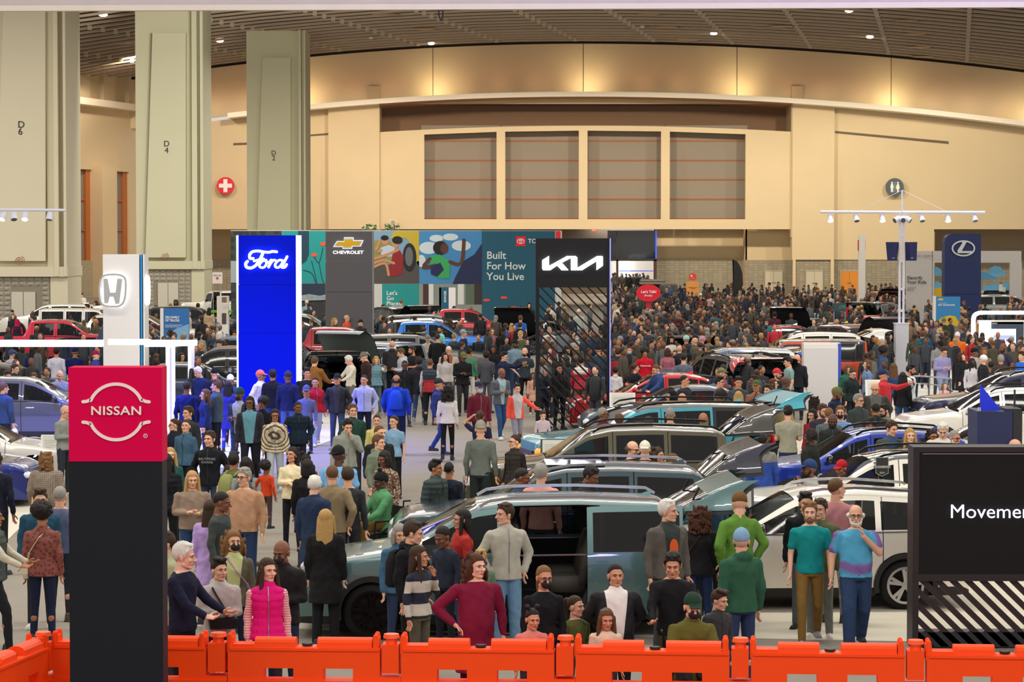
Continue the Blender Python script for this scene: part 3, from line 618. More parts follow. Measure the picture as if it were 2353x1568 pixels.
# navy pylon with the oval L emblem
P = stand('sign_pylon', 2213, 143, 'navy blue pylon with silver oval emblem on the right', 'sign', 1.2)
nv = mat('#10255e', .45, var=.04)
P.poly([(2171, 606), (2171, 556), (2174, 546), (2180, 540), (2188, 537), (2254, 537), (2254, 606)], 'panel', nv, t=1); P.rect(2171, 2254, 606.6, 676, 'panel', nv, t=1); P.rect(2171, 2254, 676.6, 780, 'panel', nv, t=1, floor=True)
P.ring(2213, 571, 27, 18.5, 3.6, 'emblem_oval', chrome, dy=-.12, t=.1); P.poly([(2208, 554), (2222, 553), (2209, 577), (2236, 577), (2232, 582), (2200, 582), (2199, 576), (2210, 559)], 'emblem_letter', chrome, t=.1, dy=-.14)

# long printed wall behind the grey pylon
P = stand('print_wall', 910, 150, 'long printed display wall with teal, photo and slogan panels', 'display wall', .4)
tl_ = mat('#12908f', .6, var=.03); dk = mat('#0d3a4e', .6); nvy = mat('#10566f', .6, var=.03)
P.rect(530, 1290, 530, 745, 'wall_frame', mat('#d8d6d0', .6), t=.3, dy=.03, floor=True)
P.rect(530, 648, 531, 745, 'print_panel', pattern('camo', '#1b2327', '#2e3c33', 2.2, .6), t=.03); P.rect(530, 548, 600, 650, 'print_panel', mat('#9aa3a8', .6), t=.03, dy=-.01)
P.rect(648, 748, 531, 651, 'print_panel', tl_, t=.03); P.poly([(685, 531), (710, 531), (710, 585), (704, 600), (690, 610), (685, 610)], 'print_shape', dk, t=.02, dy=-.012)
fo_ = mat('#e8502c', .6)
for u, v in ((722, 586), (742, 561)): P.disc(u, v, 6.5, 4.5, 'flower', fo_, dy=-.02)
for pts in ([(722, 590), (733, 604), (742, 570)], [(716, 600), (726, 640), (728, 651)], [(733, 604), (740, 640), (744, 651)], [(697, 621), (716, 628), (726, 651)]): P.stroke(pts, 1.8, 'stem', dk, dy=-.02, t=.01, n=3)
P.rect(688, 748, 652, 745, 'print_panel', mat('#1c2e44', .6), t=.03); P.poly([(688, 680), (710, 676), (735, 680), (748, 677), (748, 692), (688, 694)], 'print_shape', mat('#8e98a2', .7, var=.3, scale=4), t=.02, dy=-.012); P.poly([(688, 692), (748, 690), (748, 730), (688, 730)], 'print_shape', mat('#2b2d2f', .7, var=.5, scale=6), t=.02, dy=-.012)
P.rect(857, 963, 531, 652, 'print_panel', mat('#7c9fb8', .6, var=.1, scale=.8), t=.03)
P.poly([(857, 553), (890, 552), (905, 560), (905, 600), (857, 612)], 'print_shape', mat('#8d8a4c', .7), t=.01, dy=-.01); P.poly([(857, 612), (963, 600), (963, 652), (857, 652)], 'print_shape', mat('#4e4a48', .7), t=.012, dy=-.012)
P.poly([(897, 549), (903, 535), (912, 531), (963, 531), (963, 598), (957, 602), (950, 570), (935, 548), (915, 545)], 'print_shape', mat('#c2a92c', .6), t=.012, dy=-.014); P.disc(941, 592, 16, 33, 'print_shape', mat('#1c1c1e', .6), dy=-.02, t=.01); P.disc(940, 590, 9, 22, 'print_shape', mat('#63666a', .5), dy=-.026, t=.01)
sk1, sk2 = mat(SKIN_A := '#c08a64', .7), mat('#5b3526', .7)
P.disc(885, 553, 8, 10, 'print_figure', sk1, dy=-.02, t=.01); P.disc(884, 547, 9, 6, 'print_figure', mat('#1a1412', .7), dy=-.024, t=.01); P.disc(908, 561, 8, 10, 'print_figure', sk1, dy=-.02, t=.01); P.disc(913, 552, 12, 9, 'print_figure', mat('#1a1412', .7), dy=-.026, t=.01)
P.poly([(874, 570), (893, 563), (908, 570), (900, 590), (877, 590)], 'print_figure', mat('#b9c6d4', .7), t=.01, dy=-.022); P.poly([(903, 582), (918, 574), (927, 590), (925, 630), (905, 636), (890, 633), (897, 610)], 'print_figure', mat('#8c1f24', .7), t=.01, dy=-.03)
for pts in ([(915, 574), (893, 584), (860, 595)], [(893, 632), (885, 605), (857, 615)], [(905, 605), (880, 598), (857, 606)], [(876, 575), (864, 578), (872, 556)]): P.stroke(pts, 6, 'print_figure', sk1, dy=-.034, t=.01, n=3)
P.rect(963, 1107, 531, 653, 'print_panel', mat('#3f86bd', .6, var=.12, scale=.5), t=.03)
for u, v, a_, c_ in ((985, 570, 22, 14), (1003, 548, 16, 8), (1035, 545, 18, 8), (1060, 565, 22, 12), (968, 600, 10, 14)): P.disc(u, v, a_, c_, 'print_cloud', mat('#c9d6de', .7), dy=-.012, t=.008)
P.poly([(1107, 560), (1090, 585), (1065, 600), (1045, 640), (1040, 653), (1107, 653)], 'print_shape', mat('#101c4a', .5), t=.01, dy=-.016)
P.disc(1012, 570, 17, 16, 'print_figure', mat('#161414', .7), dy=-.022, t=.01); P.disc(1021, 571, 9, 12, 'print_figure', sk2, dy=-.028, t=.01)
P.poly([(986, 590), (1010, 585), (1034, 600), (1033, 640), (1006, 640), (1003, 612), (990, 610)], 'print_figure', mat('#37a35c', .7), t=.01, dy=-.03)
for pts in ([(1034, 602), (1060, 605), (1066, 552)], [(988, 595), (972, 615), (1000, 610)]): P.stroke(pts, 8, 'print_figure', sk2, dy=-.036, t=.01, n=3)
P.poly([(990, 612), (1012, 604), (1020, 620), (1005, 636), (990, 630)], 'print_figure', mat('#1b2450', .7), t=.01, dy=-.04)
P.rect(857, 878, 653, 745, 'print_panel', mat('#c9c9c6', .6), t=.03); P.rect(878, 963, 653, 745, 'print_panel', tl_, t=.03)
P.text("Let's\nGo\nPlaces", 888, 686, 9.5, 'lettering', mat('#e8efec', .6, var=0), align='LEFT', bold=.012, line=.88)
P.rect(963, 1107, 653, 745, 'print_panel', mat('#8a9088', .6, var=.25, scale=.7), t=.03)
for u0, u1, c_ in ((972, 985, '#4a2c30'), (985, 996, '#d8dad6'), (1052, 1066, '#d8dad6'), (1070, 1090, '#5a6a58'), (1090, 1107, '#3a2e2e')): P.rect(u0, u1, 653, 700, 'print_shape', mat(c_, .7), t=.01, dy=-.012)
P.rect(1107, 1275, 531, 745, 'print_panel', nvy, t=.03)
P.text('Built\nFor How\nYou Live', 1118, 612, 17, 'lettering', mat('#d6dedd', .6, var=0), align='LEFT', bold=.014, line=1.0)
P.rect(1185.5, 1208, 543.5, 566, 'emblem_tile', mat('#e3122f', .5, var=0), t=.02, dy=-.02)
lm = mat('#f4eeee', .5, var=0)
P.ring(1196.6, 554.7, 8.6, 6, 1.3, 'emblem_oval', lm, dy=-.03, t=.01); P.ring(1196.6, 554.7, 2.6, 5.6, 1.1, 'emblem_oval', lm, dy=-.032, t=.01); P.ring(1196.6, 551.8, 5.8, 2.6, 1.0, 'emblem_oval', lm, dy=-.034, t=.01)
P.text('TOYOTA', 1213, 554.7, 10, 'lettering', lm, align='LEFT', bold=.01)
P.rect(1277, 1290, 531, 548, 'red_tile', mat('#e8293c', .5), t=.03); P.rect(1288.5, 1291, 531, 548, 'edge', mat('#e8e0c8', .5), t=.03, dy=-.01)
for u, v in ((1118, 690), (1158, 684), (1180, 707)): P.disc(u, v, 8, 3, 'flower', fo_, dy=-.015)
P.rect(530, 1107, 529.4, 531, 'top_rail', mat('#bdb9b0', .5), t=.35)
# tall flowering stalks of a plant above the wall
for uu in (848, 900):
    b = MB(); rnd = random.Random(uu); x = at_y(uu, 520, 152).x; root = empty('potted_plant', (x, 152.2, 0), 0, 'leafy plant top showing over the printed wall, ' + ('left' if uu == 848 else 'right') + ' one', 'plant')
    zt0 = at_y(uu, 531, 152).z
    MB().tube((0, 0, 0), (0, 0, zt0 - .1), .03).build('stem', mat('#4a3a24', .8), root); MB().loft([(0, 0, 0, .2, .2), (0, 0, .45, .28, .28)]).build('pot', mat('#3a3a3a', .6), root)
    for i in range(46):
        c = Vector((rnd.uniform(-.42, .42), rnd.uniform(-.2, .2), zt0 + rnd.uniform(-.1, .38))); a = Vector((rnd.uniform(-1, 1), rnd.uniform(-.5, .5), rnd.uniform(-.6, .6))).normalized() * .10; s_ = a.cross(Vector((0, 1, .2))).normalized() * .05
        b.add([c - a, c + s_, c + a, c - s_, c + Vector((0, -.03, 0))], [(0, 1, 4), (1, 2, 4), (2, 3, 4), (3, 0, 4)])
    f_ = b.build('foliage', mat('#3b5a30', .7), root, fix=False); f_['kind'] = 'stuff'
# white printed wall on the right
P = stand('print_wall', 2215, 152, 'white display frame with blue cloud cut-outs behind the navy pylon', 'display wall', .3)
wm = mat('#cfc9c4', .6)
P.rect(2083, 2142, 577, 740, 'frame_panel', wm, t=.25, floor=True); P.rect(2142, 2347, 577, 604, 'frame_panel', wm, t=.25); P.rect(2321, 2347, 604, 740, 'frame_panel', wm, t=.25, floor=True); P.rect(2142, 2146, 604, 740, 'frame_panel', wm, t=.25, floor=True)
P.text('BEYOND ZERO', 2112, 588.5, 4.6, 'lettering', mat('#8a8580', .6, var=0), sx=1.35, spacing=1.1)
P.text('Electrify\nYour Ride', 2084, 644, 7.6, 'lettering', mat('#33302e', .6, var=0), align='LEFT', bold=.008, line=.93); P.text('on the new range\nof hybrid and\nelectric cars', 2084, 664, 2.1, 'small_print', mat('#6a6664', .6, var=0), align='LEFT')
cb_, cb2 = mat('#6db4d8', .6), mat('#4f97bf', .6)
P.poly([(2144, 634), (2144, 616), (2152, 613), (2160, 617), (2166, 625), (2174, 628), (2174, 634)], 'cloud_cutout', cb_, t=.04, dy=.1); P.poly([(2258, 640), (2258, 628), (2272, 628), (2276, 616), (2288, 611), (2300, 613), (2308, 624), (2314, 630), (2312, 633), (2296, 634), (2292, 640)], 'cloud_cutout', cb_, t=.04, dy=.1); P.poly([(2256, 642), (2256, 627), (2268, 626), (2280, 634), (2294, 638), (2288, 642)], 'cloud_cutout', cb2, t=.04, dy=.06)
P.poly([(2144, 668), (2144, 650), (2154, 647), (2166, 652), (2172, 662), (2172, 668)], 'hill_cutout', cb_, t=.04, dy=.12); P.poly([(2258, 668), (2262, 657), (2290, 651), (2318, 650), (2320, 668)], 'hill_cutout', cb_, t=.04, dy=.12)
P.poly([(2144, 664), (2172, 659), (2172, 682), (2144, 682)], 'yellow_cutout', mat('#e0b828', .6), t=.04, dy=.08); P.rect(2296, 2304, 652, 670, 'house_cutout', mat('#e8e2d8', .6), t=.04, dy=.05); P.rect(2304, 2311, 660, 671, 'house_cutout', mat('#d8d0c4', .6), t=.04, dy=.04); P.poly([(2295, 653), (2300, 648), (2305, 653)], 'house_roof', mat('#b0533a', .6), t=.05, dy=.03)

# lamp mast with loudspeakers
def spot_head(root, p, aim, lit, m_):
    b = MB(); a = Vector(aim).normalized(); p = Vector(p); b.tube(p, p + Vector((0, 0, -.10)), .012); q = p + Vector((0, 0, -.16)); h = b.build('lamp_bracket', m_, root)
    b = MB(); b.tube(q - a * .12, q + a * .10, .095, .105, 14); b.tube(q - a * .14, q - a * .12, .07, .095, 14); h = b.build('lamp_head', m_, root)
    b = MB(); b.tube(q + a * .10, q + a * .115, .085, .085, 14); b.build('lens', WHITE_E(14, '#fff4e0') if lit else mat('#55555c', .3), h)
Y_ = 92.3; P = stand('lamp_mast', 2075, Y_, 'white lamp mast with spotlights and two navy loudspeakers on the right', 'lamp', .5)
mm = mat('#dfe0f0', .4, var=.02); k = Y_ / FPX; X = lambda u: at_y(u, 500, Y_).x - P.o[0]; Z = lambda v: at_y(2075, v, Y_).z
MB().box(X(2060), X(2090), -.25, .25, 0, Z(745)).build('base_column', mat('#d9dae6', .4), P.root); MB().box(X(2058), X(2092), -.27, .27, Z(745), Z(743)).build('base_cap', mm, P.root)
for u in (2070.5, 2079.5): MB().tube((X(u), 0, Z(745)), (X(u), 0, Z(489)), .045).build('mast_tube', mm, P.root)
for v in (715, 665, 600, 540): MB().box(X(2068), X(2082), -.05, .05, Z(v) - .04, Z(v) + .04).build('mast_clamp', mm, P.root)
MB().tube((X(2075), 0, Z(489)), (X(2075), 0, Z(437)), .03).build('mast_tip', mm, P.root)
MB().tube((X(1887), 0, Z(487)), (X(2074), 0, Z(488)), .055).build('boom', mm, P.root); MB().tube((X(2076), 0, Z(488)), (X(2266), 0, Z(488.5)), .06).build('boom', mm, P.root)
for u in (1978, 2173): MB().tube((X(2075), 0, Z(437)), (X(u), 0, Z(484)), .008, n=5).build('stay_wire', mm, P.root)
for u in (2072, 2078): MB().tube((X(2075), 0, Z(437)), (X(u), .0, Z(484)), .008, n=5).build('stay_wire', mm, P.root)
for u, lit in ((1910, 1), (1970, 0), (2030, 1), (2121, 0), (2181, 1), (2243, 0)): spot_head(P.root, (X(u), 0, Z(492)), (0.05 if lit else .15, -.5, -1), lit, mm)
spot_head(P.root, (X(2062), -.1, Z(494)), (-.8, -.4, -.4), 0, mm); spot_head(P.root, (X(2088), -.1, Z(494)), (.8, -.3, -.5), 0, mm); spot_head(P.root, (X(2075), -.2, Z(494)), (0, -1, -.4), 0, mm)
for s in (-1, 1):
    c = Vector((X(2075) + s * .33, 0, Z(578))); b = MB(); b.loft([(0, 0, -.33, .20, .20), (0, 0, .33, .27, .22)], 4, 2); b.v = [tuple(Matrix.Rotation(math.radians(s * 25 + 45), 3, 'Z') @ Vector(v)) for v in b.v]
    o = b.build('loudspeaker', mat('#171d55', .5), P.root, loc=c); MB().box(-.04, .04, -.26, -.24, -.25, -.22).build('badge', mat('#9aa0c8', .4), o)
# boom of a second mast reaching in from the left edge
Y_ = 80; P = stand('lamp_mast', -60, Y_, 'white lamp boom with spotlights reaching in from the left edge', 'lamp', .5); X = lambda u: at_y(u, 500, Y_).x - P.o[0]; Z = lambda v: at_y(0, v, Y_).z
MB().tube((X(-200), 0, Z(481)), (X(148), 0, Z(483)), .045).build('boom', mm, P.root); MB().tube((X(-60), 0, 0), (X(-60), 0, Z(481)), .06).build('mast_tube', mm, P.root)
for u, lit, a in ((3, 1, (-.3, -.6, -1)), (28, 0, (.2, -.5, -1)), (54, 1, (0, -.6, -1)), (111, 0, (-.1, -.3, -1))): spot_head(P.root, (X(u), 0, Z(486)), a, lit, mm)

# round wall signs
p = at_y(519, 427, 225.4); o = empty('first_aid_sign', (p.x, 225.4, p.z), 0, 'round red wall sign with a white cross', 'sign'); MB().disc((0, -.35, 0), .74, .3, 40).build('disc', mat('#e01833', .5, var=0), o)
b = MB(); b.box(-.56, .56, -.37, -.34, -.17, .17).box(-.17, .17, -.372, -.342, -.56, .56); b.build('cross', mat('#fdeef0', .5, var=0), o)
p = at_y(2055, 430, 225.4); o = empty('restroom_sign', (p.x, 225.4, p.z), 0, 'round dark grey wall sign with white man and woman figures', 'sign'); MB().disc((0, -.35, 0), .76, .3, 40).build('disc', mat('#4c5c62', .5, var=0), o)
for s in (-1, 1):
    b = MB(); x = s * .25; b.disc((x, -.37, .36), .085, .03, 16); b.poly([(x - .09, .26), (x + .09, .26), (x + .16, -.05), (x + .11, -.06), (x + .10, -.45), (x + .02, -.45), (x, -.1), (x - .02, -.45), (x - .10, -.45), (x - .11, -.06), (x - .16, -.05)] if s < 0 else [(x - .08, .26), (x + .08, .26), (x + .17, -.05), (x + .12, -.18), (x + .08, -.20), (x + .07, -.45), (x - .07, -.45), (x - .08, -.20), (x - .12, -.18), (x - .17, -.05)], .03, -.37); b.build('figure', mat('#eeeee8', .5, var=0), o)
MB().box(-.012, .012, -.37, -.34, -.45, .42).build('divider', mat('#eeeee8', .5, var=0), o)
# smaller stands and signs: (name, u0,u1,v0,v1, depth Y, colour, label)
def board(name, u0, u1, v0, v1, s_, col, label, cat='sign', t=.08, posts=True, extra=None, frame=None):
    Y = FPX / s_; P = stand(name, (u0 + u1) / 2, Y, label, cat, t)
    P.rect(u0, u1, v0, v1, 'board', mat(col, .5, var=.02), t=t)
    if frame: P.rect(u0 - 1, u1 + 1, v0 - 1, v1 + 1, 'frame', mat(frame, .5), t=t * .8, dy=.01)
    if posts:
        z1 = at_y(u0, v1, Y).z; w_ = (u1 - u0) * Y / FPX / 2
        for s in (-1, 1): MB().box(s * w_ * .8 - .02, s * w_ * .8 + .02, -.02, .02, 0, z1 + .02).build('post', mat('#a8a8ac', .3, .8), P.root)
    if extra: extra(P)
    return P
W_ = mat('#f2f2f2', .5, var=0)
def x1(P): P.rect(368, 376, 709, 790, 'side_edge', whitep, t=.3, dy=-.01); P.text('ZR2 FAMILY\nOF TRUCKS', 380, 733.5, 5.2, 'lettering', W_, align='LEFT', bold=.03, sx=.82, line=.95); P.text('OFF-ROAD READY RIGHT\nFROM THE FACTORY', 380, 750, 2.6, 'lettering', W_, align='LEFT', sx=.9); P.poly([(380, 775), (405, 755), (434, 745), (434, 790), (380, 790)], 'print_shape', mat('#7fb0d8', .6), t=.01, dy=-.012)
board('poster_stand', 368, 435, 709, 800, 62, '#2a70b8', 'blue and white poster about trucks beside the white pylon', extra=x1)
def x2(P): P.text('CHEVROLET', 2161, 690.5, 1.8, 'lettering', W_); P.text('THE BOLD NEW', 2156, 697, 1.8, 'lettering', W_, align='LEFT'); P.text('2024 TRAILBLAZER.', 2155, 701.5, 3.6, 'lettering', W_, align='LEFT', bold=.02, sx=.9); P.poly([(2150, 742), (2165, 733), (2185, 728), (2206, 735), (2206, 770), (2150, 770)], 'print_ground', mat('#8a7a66', .6), t=.01, dy=-.012); P.poly([(2158, 735), (2163, 730), (2182, 725), (2195, 727), (2203, 741), (2200, 750), (2160, 748)], 'print_car', mat('#d8b62a', .5), t=.01, dy=-.02); P.rect(2145, 2150, 681, 790, 'side_edge', whitep, t=.3, dy=-.01); P.poly([(2155, 688), (2158, 686), (2165, 686), (2168, 688), (2165, 690), (2158, 690)], 'emblem', mat('#e8b40a', .5), t=.01, dy=-.012)
board('poster_stand', 2148, 2206, 682, 772, 55, '#2f86c2', 'sky blue poster with a yellow off-roader in front of the navy pylon', extra=x2)
def x3(P): P.rect(1009, 1014, 661, 740, 'side', whitep, t=.5); P.rect(1014, 1031, 661, 740, 'panel', mat('#155a72', .5), t=.5, dy=-.02); P.rect(1031, 1047, 661, 740, 'panel', whitep, t=.5, dy=-.02); o = P.text('SEDANS', 1022.5, 682, 5.2, 'lettering', W_, dy=-.05, bold=.015); o.rotation_euler = (0, math.radians(90), 0)
board('totem', 1009, 1047, 661, 740, 45, '#e8e6e0', 'white and teal totem standing before the printed wall', posts=False, extra=x3, t=.4)
board('totem', 1974, 1988, 541, 700, 38, '#e6e0d6', 'slim tall white totem with small red edges at the back right', posts=False, t=.4, extra=lambda P: (P.rect(1972.5, 1989.5, 552, 576, 'red_edge', mat('#d02030', .5), t=.3, dy=.05), P.rect(1974, 1988, 700, 740, 'base', whitep, t=.4, floor=True)))
board('totem', 1847, 1925, 800, 1000, 78, '#dcd9da', 'thick white slab totem with a rounded top edge among the right-hand cars', posts=False, t=.02, extra=lambda P: (P.rect(1847, 1926, 793, 1000, 'slab', whitep, t=.5, dy=.02, floor=True), P.rect(1926, 1932, 790, 1000, 'blue_side', mat('#3a50c8', .4), t=.5, dy=.0, floor=True), P.rect(1847, 1932, 789, 793, 'top_edge', whitep, t=.5, dy=.04)))
def x4(P): P.text("Let's Talk!", 1490.5, 671, 6.0, 'lettering', W_, bold=.02, dy=-.09); P.text('(Really)', 1489.5, 679.5, 4.4, 'lettering', W_, dy=-.09); P.disc(1490, 673.5, 28, 20, 'oval', mat('#dd0a2c', .45, var=0), dy=-.06, t=.1)
P = board('oval_sign', 1484, 1496, 690, 720, 46, '#b01828', 'red oval sign reading in white above the far crowd', extra=x4)
board('kiosk', 1578, 1605.5, 648, 690, 36, '#f0a04a', 'orange information kiosk with a round red topper by the block wall', posts=False, t=.5, extra=lambda P: (P.disc(1592, 637, 8.8, 8.8, 'round_topper', mat('#f04a22', .5, var=0), dy=-.02, t=.12), P.text('Planning your future\nstarts here', 1592, 662, 1.7, 'lettering', mat('#6a3a20', .6, var=0), dy=-.03), P.rect(1578, 1605.5, 690, 730, 'base', mat('#f0a04a', .5), t=.5, floor=True), P.disc(1589, 634.5, 2.2, 2.2, 'symbol', W_, dy=-.05), P.text('toyota', 1593, 639.5, 1.8, 'lettering', W_, dy=-.05)))
P = stand('feather_flag', 1695, FPX / 34, 'tall black curved feather flag against the block wall', 'flag', .1); P.poly([(1683, 598), (1686, 597), (1694, 601), (1701, 612), (1706, 628), (1708, 668), (1685, 668)], 'flag_cloth', mat('#26231f', .8, var=.2), t=.03); P.rect(1684, 1685.5, 597, 700, 'pole', mat('#444444', .4), t=.04, floor=True)
board('notice', 488, 511, 626, 652, 40, '#cfc8c4', 'small white first aid notice beside the third column', extra=lambda P: (P.text('FIRST AID', 499.5, 633, 2.9, 'lettering', mat('#7a4a4a', .6, var=0), dy=-.02), P.text('+', 499.5, 640, 8, 'cross', mat('#d01838', .6, var=0), dy=-.02, bold=.05)))
board('display_column', 498, 524, 681, 745, 60, '#d9d0c4', 'cream display column with printed side and green top beside the printed wall', posts=False, t=.5, extra=lambda P: (P.rect(510, 521, 683, 695, 'print', mat('#7a6350', .6), dy=-.015), P.rect(510, 520, 720, 745, 'print', mat('#4a4440', .6), dy=-.015), P.text('THE ROAD\nAHEAD IS\nOPEN', 511, 703, 2.6, 'lettering', W_, align='LEFT'), P.rect(484, 530, 714, 719, 'turf_strip', mat('#5aa832', .8), t=.5, dy=.1), P.rect(498, 524, 745, 800, 'base', whitep, t=.5, floor=True)))
board('counter_sign', 1913, 1945, 697, 716, 55, '#33484a', 'small dark sign board between the red and teal raised tailgates', extra=lambda P: P.text('HYBRID\nELECTRIC', 1936, 706, 3, 'lettering', mat('#58c0a0', .5, var=0)))
board('wall_phone', 1990, 2003, 649, 659, 30, '#d8d2c4', 'white square sign with a dark symbol near the orange doorway', extra=lambda P: P.disc(1996.5, 654, 3.6, 4, 'symbol', mat('#2a2a2a', .5), dy=-.01))
board('exit_sign', 1359, 1372, 527, 532, 26.63, '#e85038', 'small red exit sign at the top of the lobby opening', posts=False, extra=lambda P: P.text('EXIT', 1365.5, 529.5, 3.4, 'lettering', W_))
board('alarm_plate', 895, 911, 504, 520, 26.7, '#d8cdb4', 'square white alarm plate with a ring, high on the end wall', posts=False, extra=lambda P: (P.ring(903, 512, 5, 5, 1, 'ring', mat('#6a6458', .6), dy=-.02), P.disc(903, 512, 1.8, 1.8, 'speaker', mat('#6a6458', .6), dy=-.03)))
# screen kiosk under a rounded glowing frame, right edge
Y_ = 92; P = stand('light_arch', 2330, Y_, 'glowing white rounded arch over the right-hand screen', 'light frame', .4)
P.stroke([(2238, 800), (2238, 760), (2238, 735), (2241, 725), (2250, 720), (2262, 719), (2320, 719), (2460, 719)], 8, 'arch_tube', WHITE_E(3.5, '#e4ecff'), dy=0, t=.2); P.rect(2234, 2242, 795, 900, 'post', whitep, t=.2, floor=True); P.rect(2430, 2440, 719, 900, 'post', whitep, t=.2, floor=True)
P = stand('screen_kiosk', 2310, 96, 'white kiosk with a lit screen and bright side panel at the right edge', 'screen', .6)
P.rect(2250, 2276, 737, 822, 'light_panel', WHITE_E(6, '#fffef2'), t=.1, dy=-.05, floor=False); P.rect(2250, 2440, 737, 745, 'top_panel', whitep, t=.5); P.rect(2276, 2352, 740, 802, 'bezel', mat('#3b4858', .4), t=.5); P.rect(2352, 2440, 745, 822, 'panel', whitep, t=.5, floor=True); P.rect(2250, 2352, 802, 900, 'base_panel', mat('#44464c', .5), t=.45, floor=True)
P.text('CHEVROLET', 2281, 743.7, 2.6, 'lettering', W_, align='CENTER', dy=-.03)
P.rect(2277, 2334, 756, 797, 'screen', WHITE_E(1.1, '#b9c4dc'), dy=-.03); 
for v0, v1, u0, u1, c in ((757, 764, 2279, 2332, '#dfe6f4'), (771, 779, 2279, 2332, '#8fa0c0'), (780, 785, 2286, 2308, '#8a3040'), (780, 785, 2312, 2330, '#8a3040'), (787, 796, 2279, 2332, '#e6e8f0')): P.rect(u0, u1, v0, v1, 'screen_picture', WHITE_E(.9, c), dy=-.045, t=.01)
for u in (2280, 2331): P.rect(u, u + 2, 757, 796, 'screen_picture', WHITE_E(1, '#dfe6f4'), dy=-.05, t=.01)
# blue and black counter at the right, with a slanted blue fin
P = stand('booth_counter', 2296, FPX / 140, 'dark counter block lit blue with a slanted blue fin above', 'counter', 1.0)
P.rect(2246, 2327, 946, 1100, 'front_panel', mat('#232a55', .5), t=.9, floor=True); P.rect(2327, 2348, 946, 1100, 'side_panel', mat('#26262c', .5), t=.9, floor=True); P.poly([(2260, 886), (2312, 950), (2260, 946)], 'fin', mat('#1830e0', .5), t=.05, dy=.3); P.rect(2312, 2348, 940, 946, 'top_rail', mat('#222228', .5), t=.8); P.rect(2344, 2347, 900, 946, 'rail_post', mat('#222228', .5), t=.05, dy=.5)
for u in (2250, 2254): P.rect(u, u + 2, 938, 946, 'socket', mat('#c8c8c8', .4), t=.05, dy=.1)
# black slogan board with slats, right foreground
P = stand('slogan_board', 2300, FPX / 187, 'black slogan board with white lettering above diagonal slats, right foreground', 'sign', .5)
bb_ = mat('#0b0a0c', .65, var=.08, spec=.3)
P.rect(2106, 2620, 1040, 1334, 'board', bb_, t=.4, dy=.01); P.rect(2099, 2620, 1028, 1040, 'frame_rail', mat('#201418', .5), t=.45); P.rect(2120, 2620, 1042.5, 1044.5, 'edge_line', mat('#8f8a84', .4, .6), t=.01, dy=-.002); P.rect(2099, 2110, 1040, 1495, 'frame_post', mat('#201418', .5), t=.45, floor=True); P.rect(2099, 2620, 1320, 1336, 'frame_rail', mat('#201418', .5), t=.42, dy=-.01)
P.text('Movement that inspires', 2181, 1177, 32, 'lettering', WHITE_E(1.6, '#f2f2ff'), align='LEFT', dy=-.02, sx=1.04, ext=.008, bold=-.006)
P.rect(2110, 2620, 1455, 1490, 'bottom_rail', mat('#26262a', .5), t=.3, dy=.05)
for k in range(-5, 16):
    c0 = 2122 + k * 34.5; slope = .98; ua, va = (2110, 1336 + (2110 - c0) * slope) if c0 < 2110 else (c0, 1336); vb = 1488; ub = c0 + (vb - 1336) / slope
    if va > 1480: continue
    w_ = 9.5 if ua > 2110 else 0; h_ = 9 if ua == 2110 else 0
    P.poly([(ua - w_, va + h_), (ua + w_, va - h_), (ub + 9.5, vb), (ub - 9.5, vb)], 'slat', mat('#2a191c', .5), t=.10, dy=.05)

# orange water-filled barriers
om = mat('#ff4a08', .5, var=.03, scale=3, spec=.25); om2 = mat('#ff5f18', .45, var=.02)
def barrier_mesh():
    L = 1.74; b = MB()
    b.box(0, L, -.16, .16, 0, .18); b.box(0, L, -.13, .13, .18, .62)
    for a, c in ((0, .30), (.64, .90), (1.22, 1.30)): pass
    holes = [(.36, .66), (.96, 1.26)]; xs_ = [0] + [q for h in holes for q in h] + [1.53]
    for i in range(0, len(xs_), 2): b.box(xs_[i], xs_[i + 1], -.11, .11, .62, .745)
    b.box(0, 1.53, -.11, .11, .745, .94); b.box(.02, 1.52, -.125, .125, .925, .95)
    for a, c in ((.05, .27), ): b.box(a, c, -.10, .10, .95, .985)
    for a, c in ((.27, .68), (.90, 1.45)):
        n = 8; vs = [(x, .10 * math.cos(math.pi * i / n), .95 + .10 * math.sin(math.pi * i / n) ** .6) for x in (a, c) for i in range(n + 1)]
        b.add(vs, [(i, i + 1, n + 2 + i, n + 1 + i) for i in range(n)] + [tuple(range(n + 1)), tuple(range(2 * n + 1, n, -1))])
    for a, c in ((-.01, .05), (1.46, 1.53)): b.cap((a + .03, -.08, .94), (a + .03, -.08, 1.07), .035, .028, 8); b.cap((a + .03, .08, .94), (a + .03, .08, 1.07), .035, .028, 8); b.box(a, a + .06, -.1, .1, .9, 1.05)
    return b
bme = None
def barrier(x, y, rz, label, end=True):
    global bme
    r = empty('road_barrier', (x, y, 0), rz, label, 'barrier', 'orange water-filled barriers')
    if bme is None: bme = barrier_mesh().mesh('barrier_body')
    obj('barrier_body', bme, om, r)
    MB().box(.70, .88, -.1, .1, .94, .957).build('fill_recess', om2, r); MB().disc((0, 0, 0), .055, .02, 20).build('filler_cap', mat('#1a1a1c', .5), r, loc=(.79, -.0, .966), rot=(math.radians(90), 0, 0))
    b = MB(); b.box(1.55, 1.72, -.11, .11, .70, .99); b.box(1.53, 1.74, -.11, .11, 0, .66); b.build('hinge_block', om, r)
    b = MB(); b.tube((1.64, -.02, .80), (1.64, -.02, 1.05), .055, .055, 16); b.tube((1.64, -.02, 1.05), (1.64, -.02, 1.09), .085, .075, 16); b.build('hinge_pin', mat('#ff5a14', .4), r, smooth=False)
    return r
bars = [(-70, 1449), (127 + 0, 1449), (527, 1454), (924, 1457), (1324, 1461), (1726, 1466), (2128, 1471), (2529, 1476)]
zt_ = 1.07; pts = []
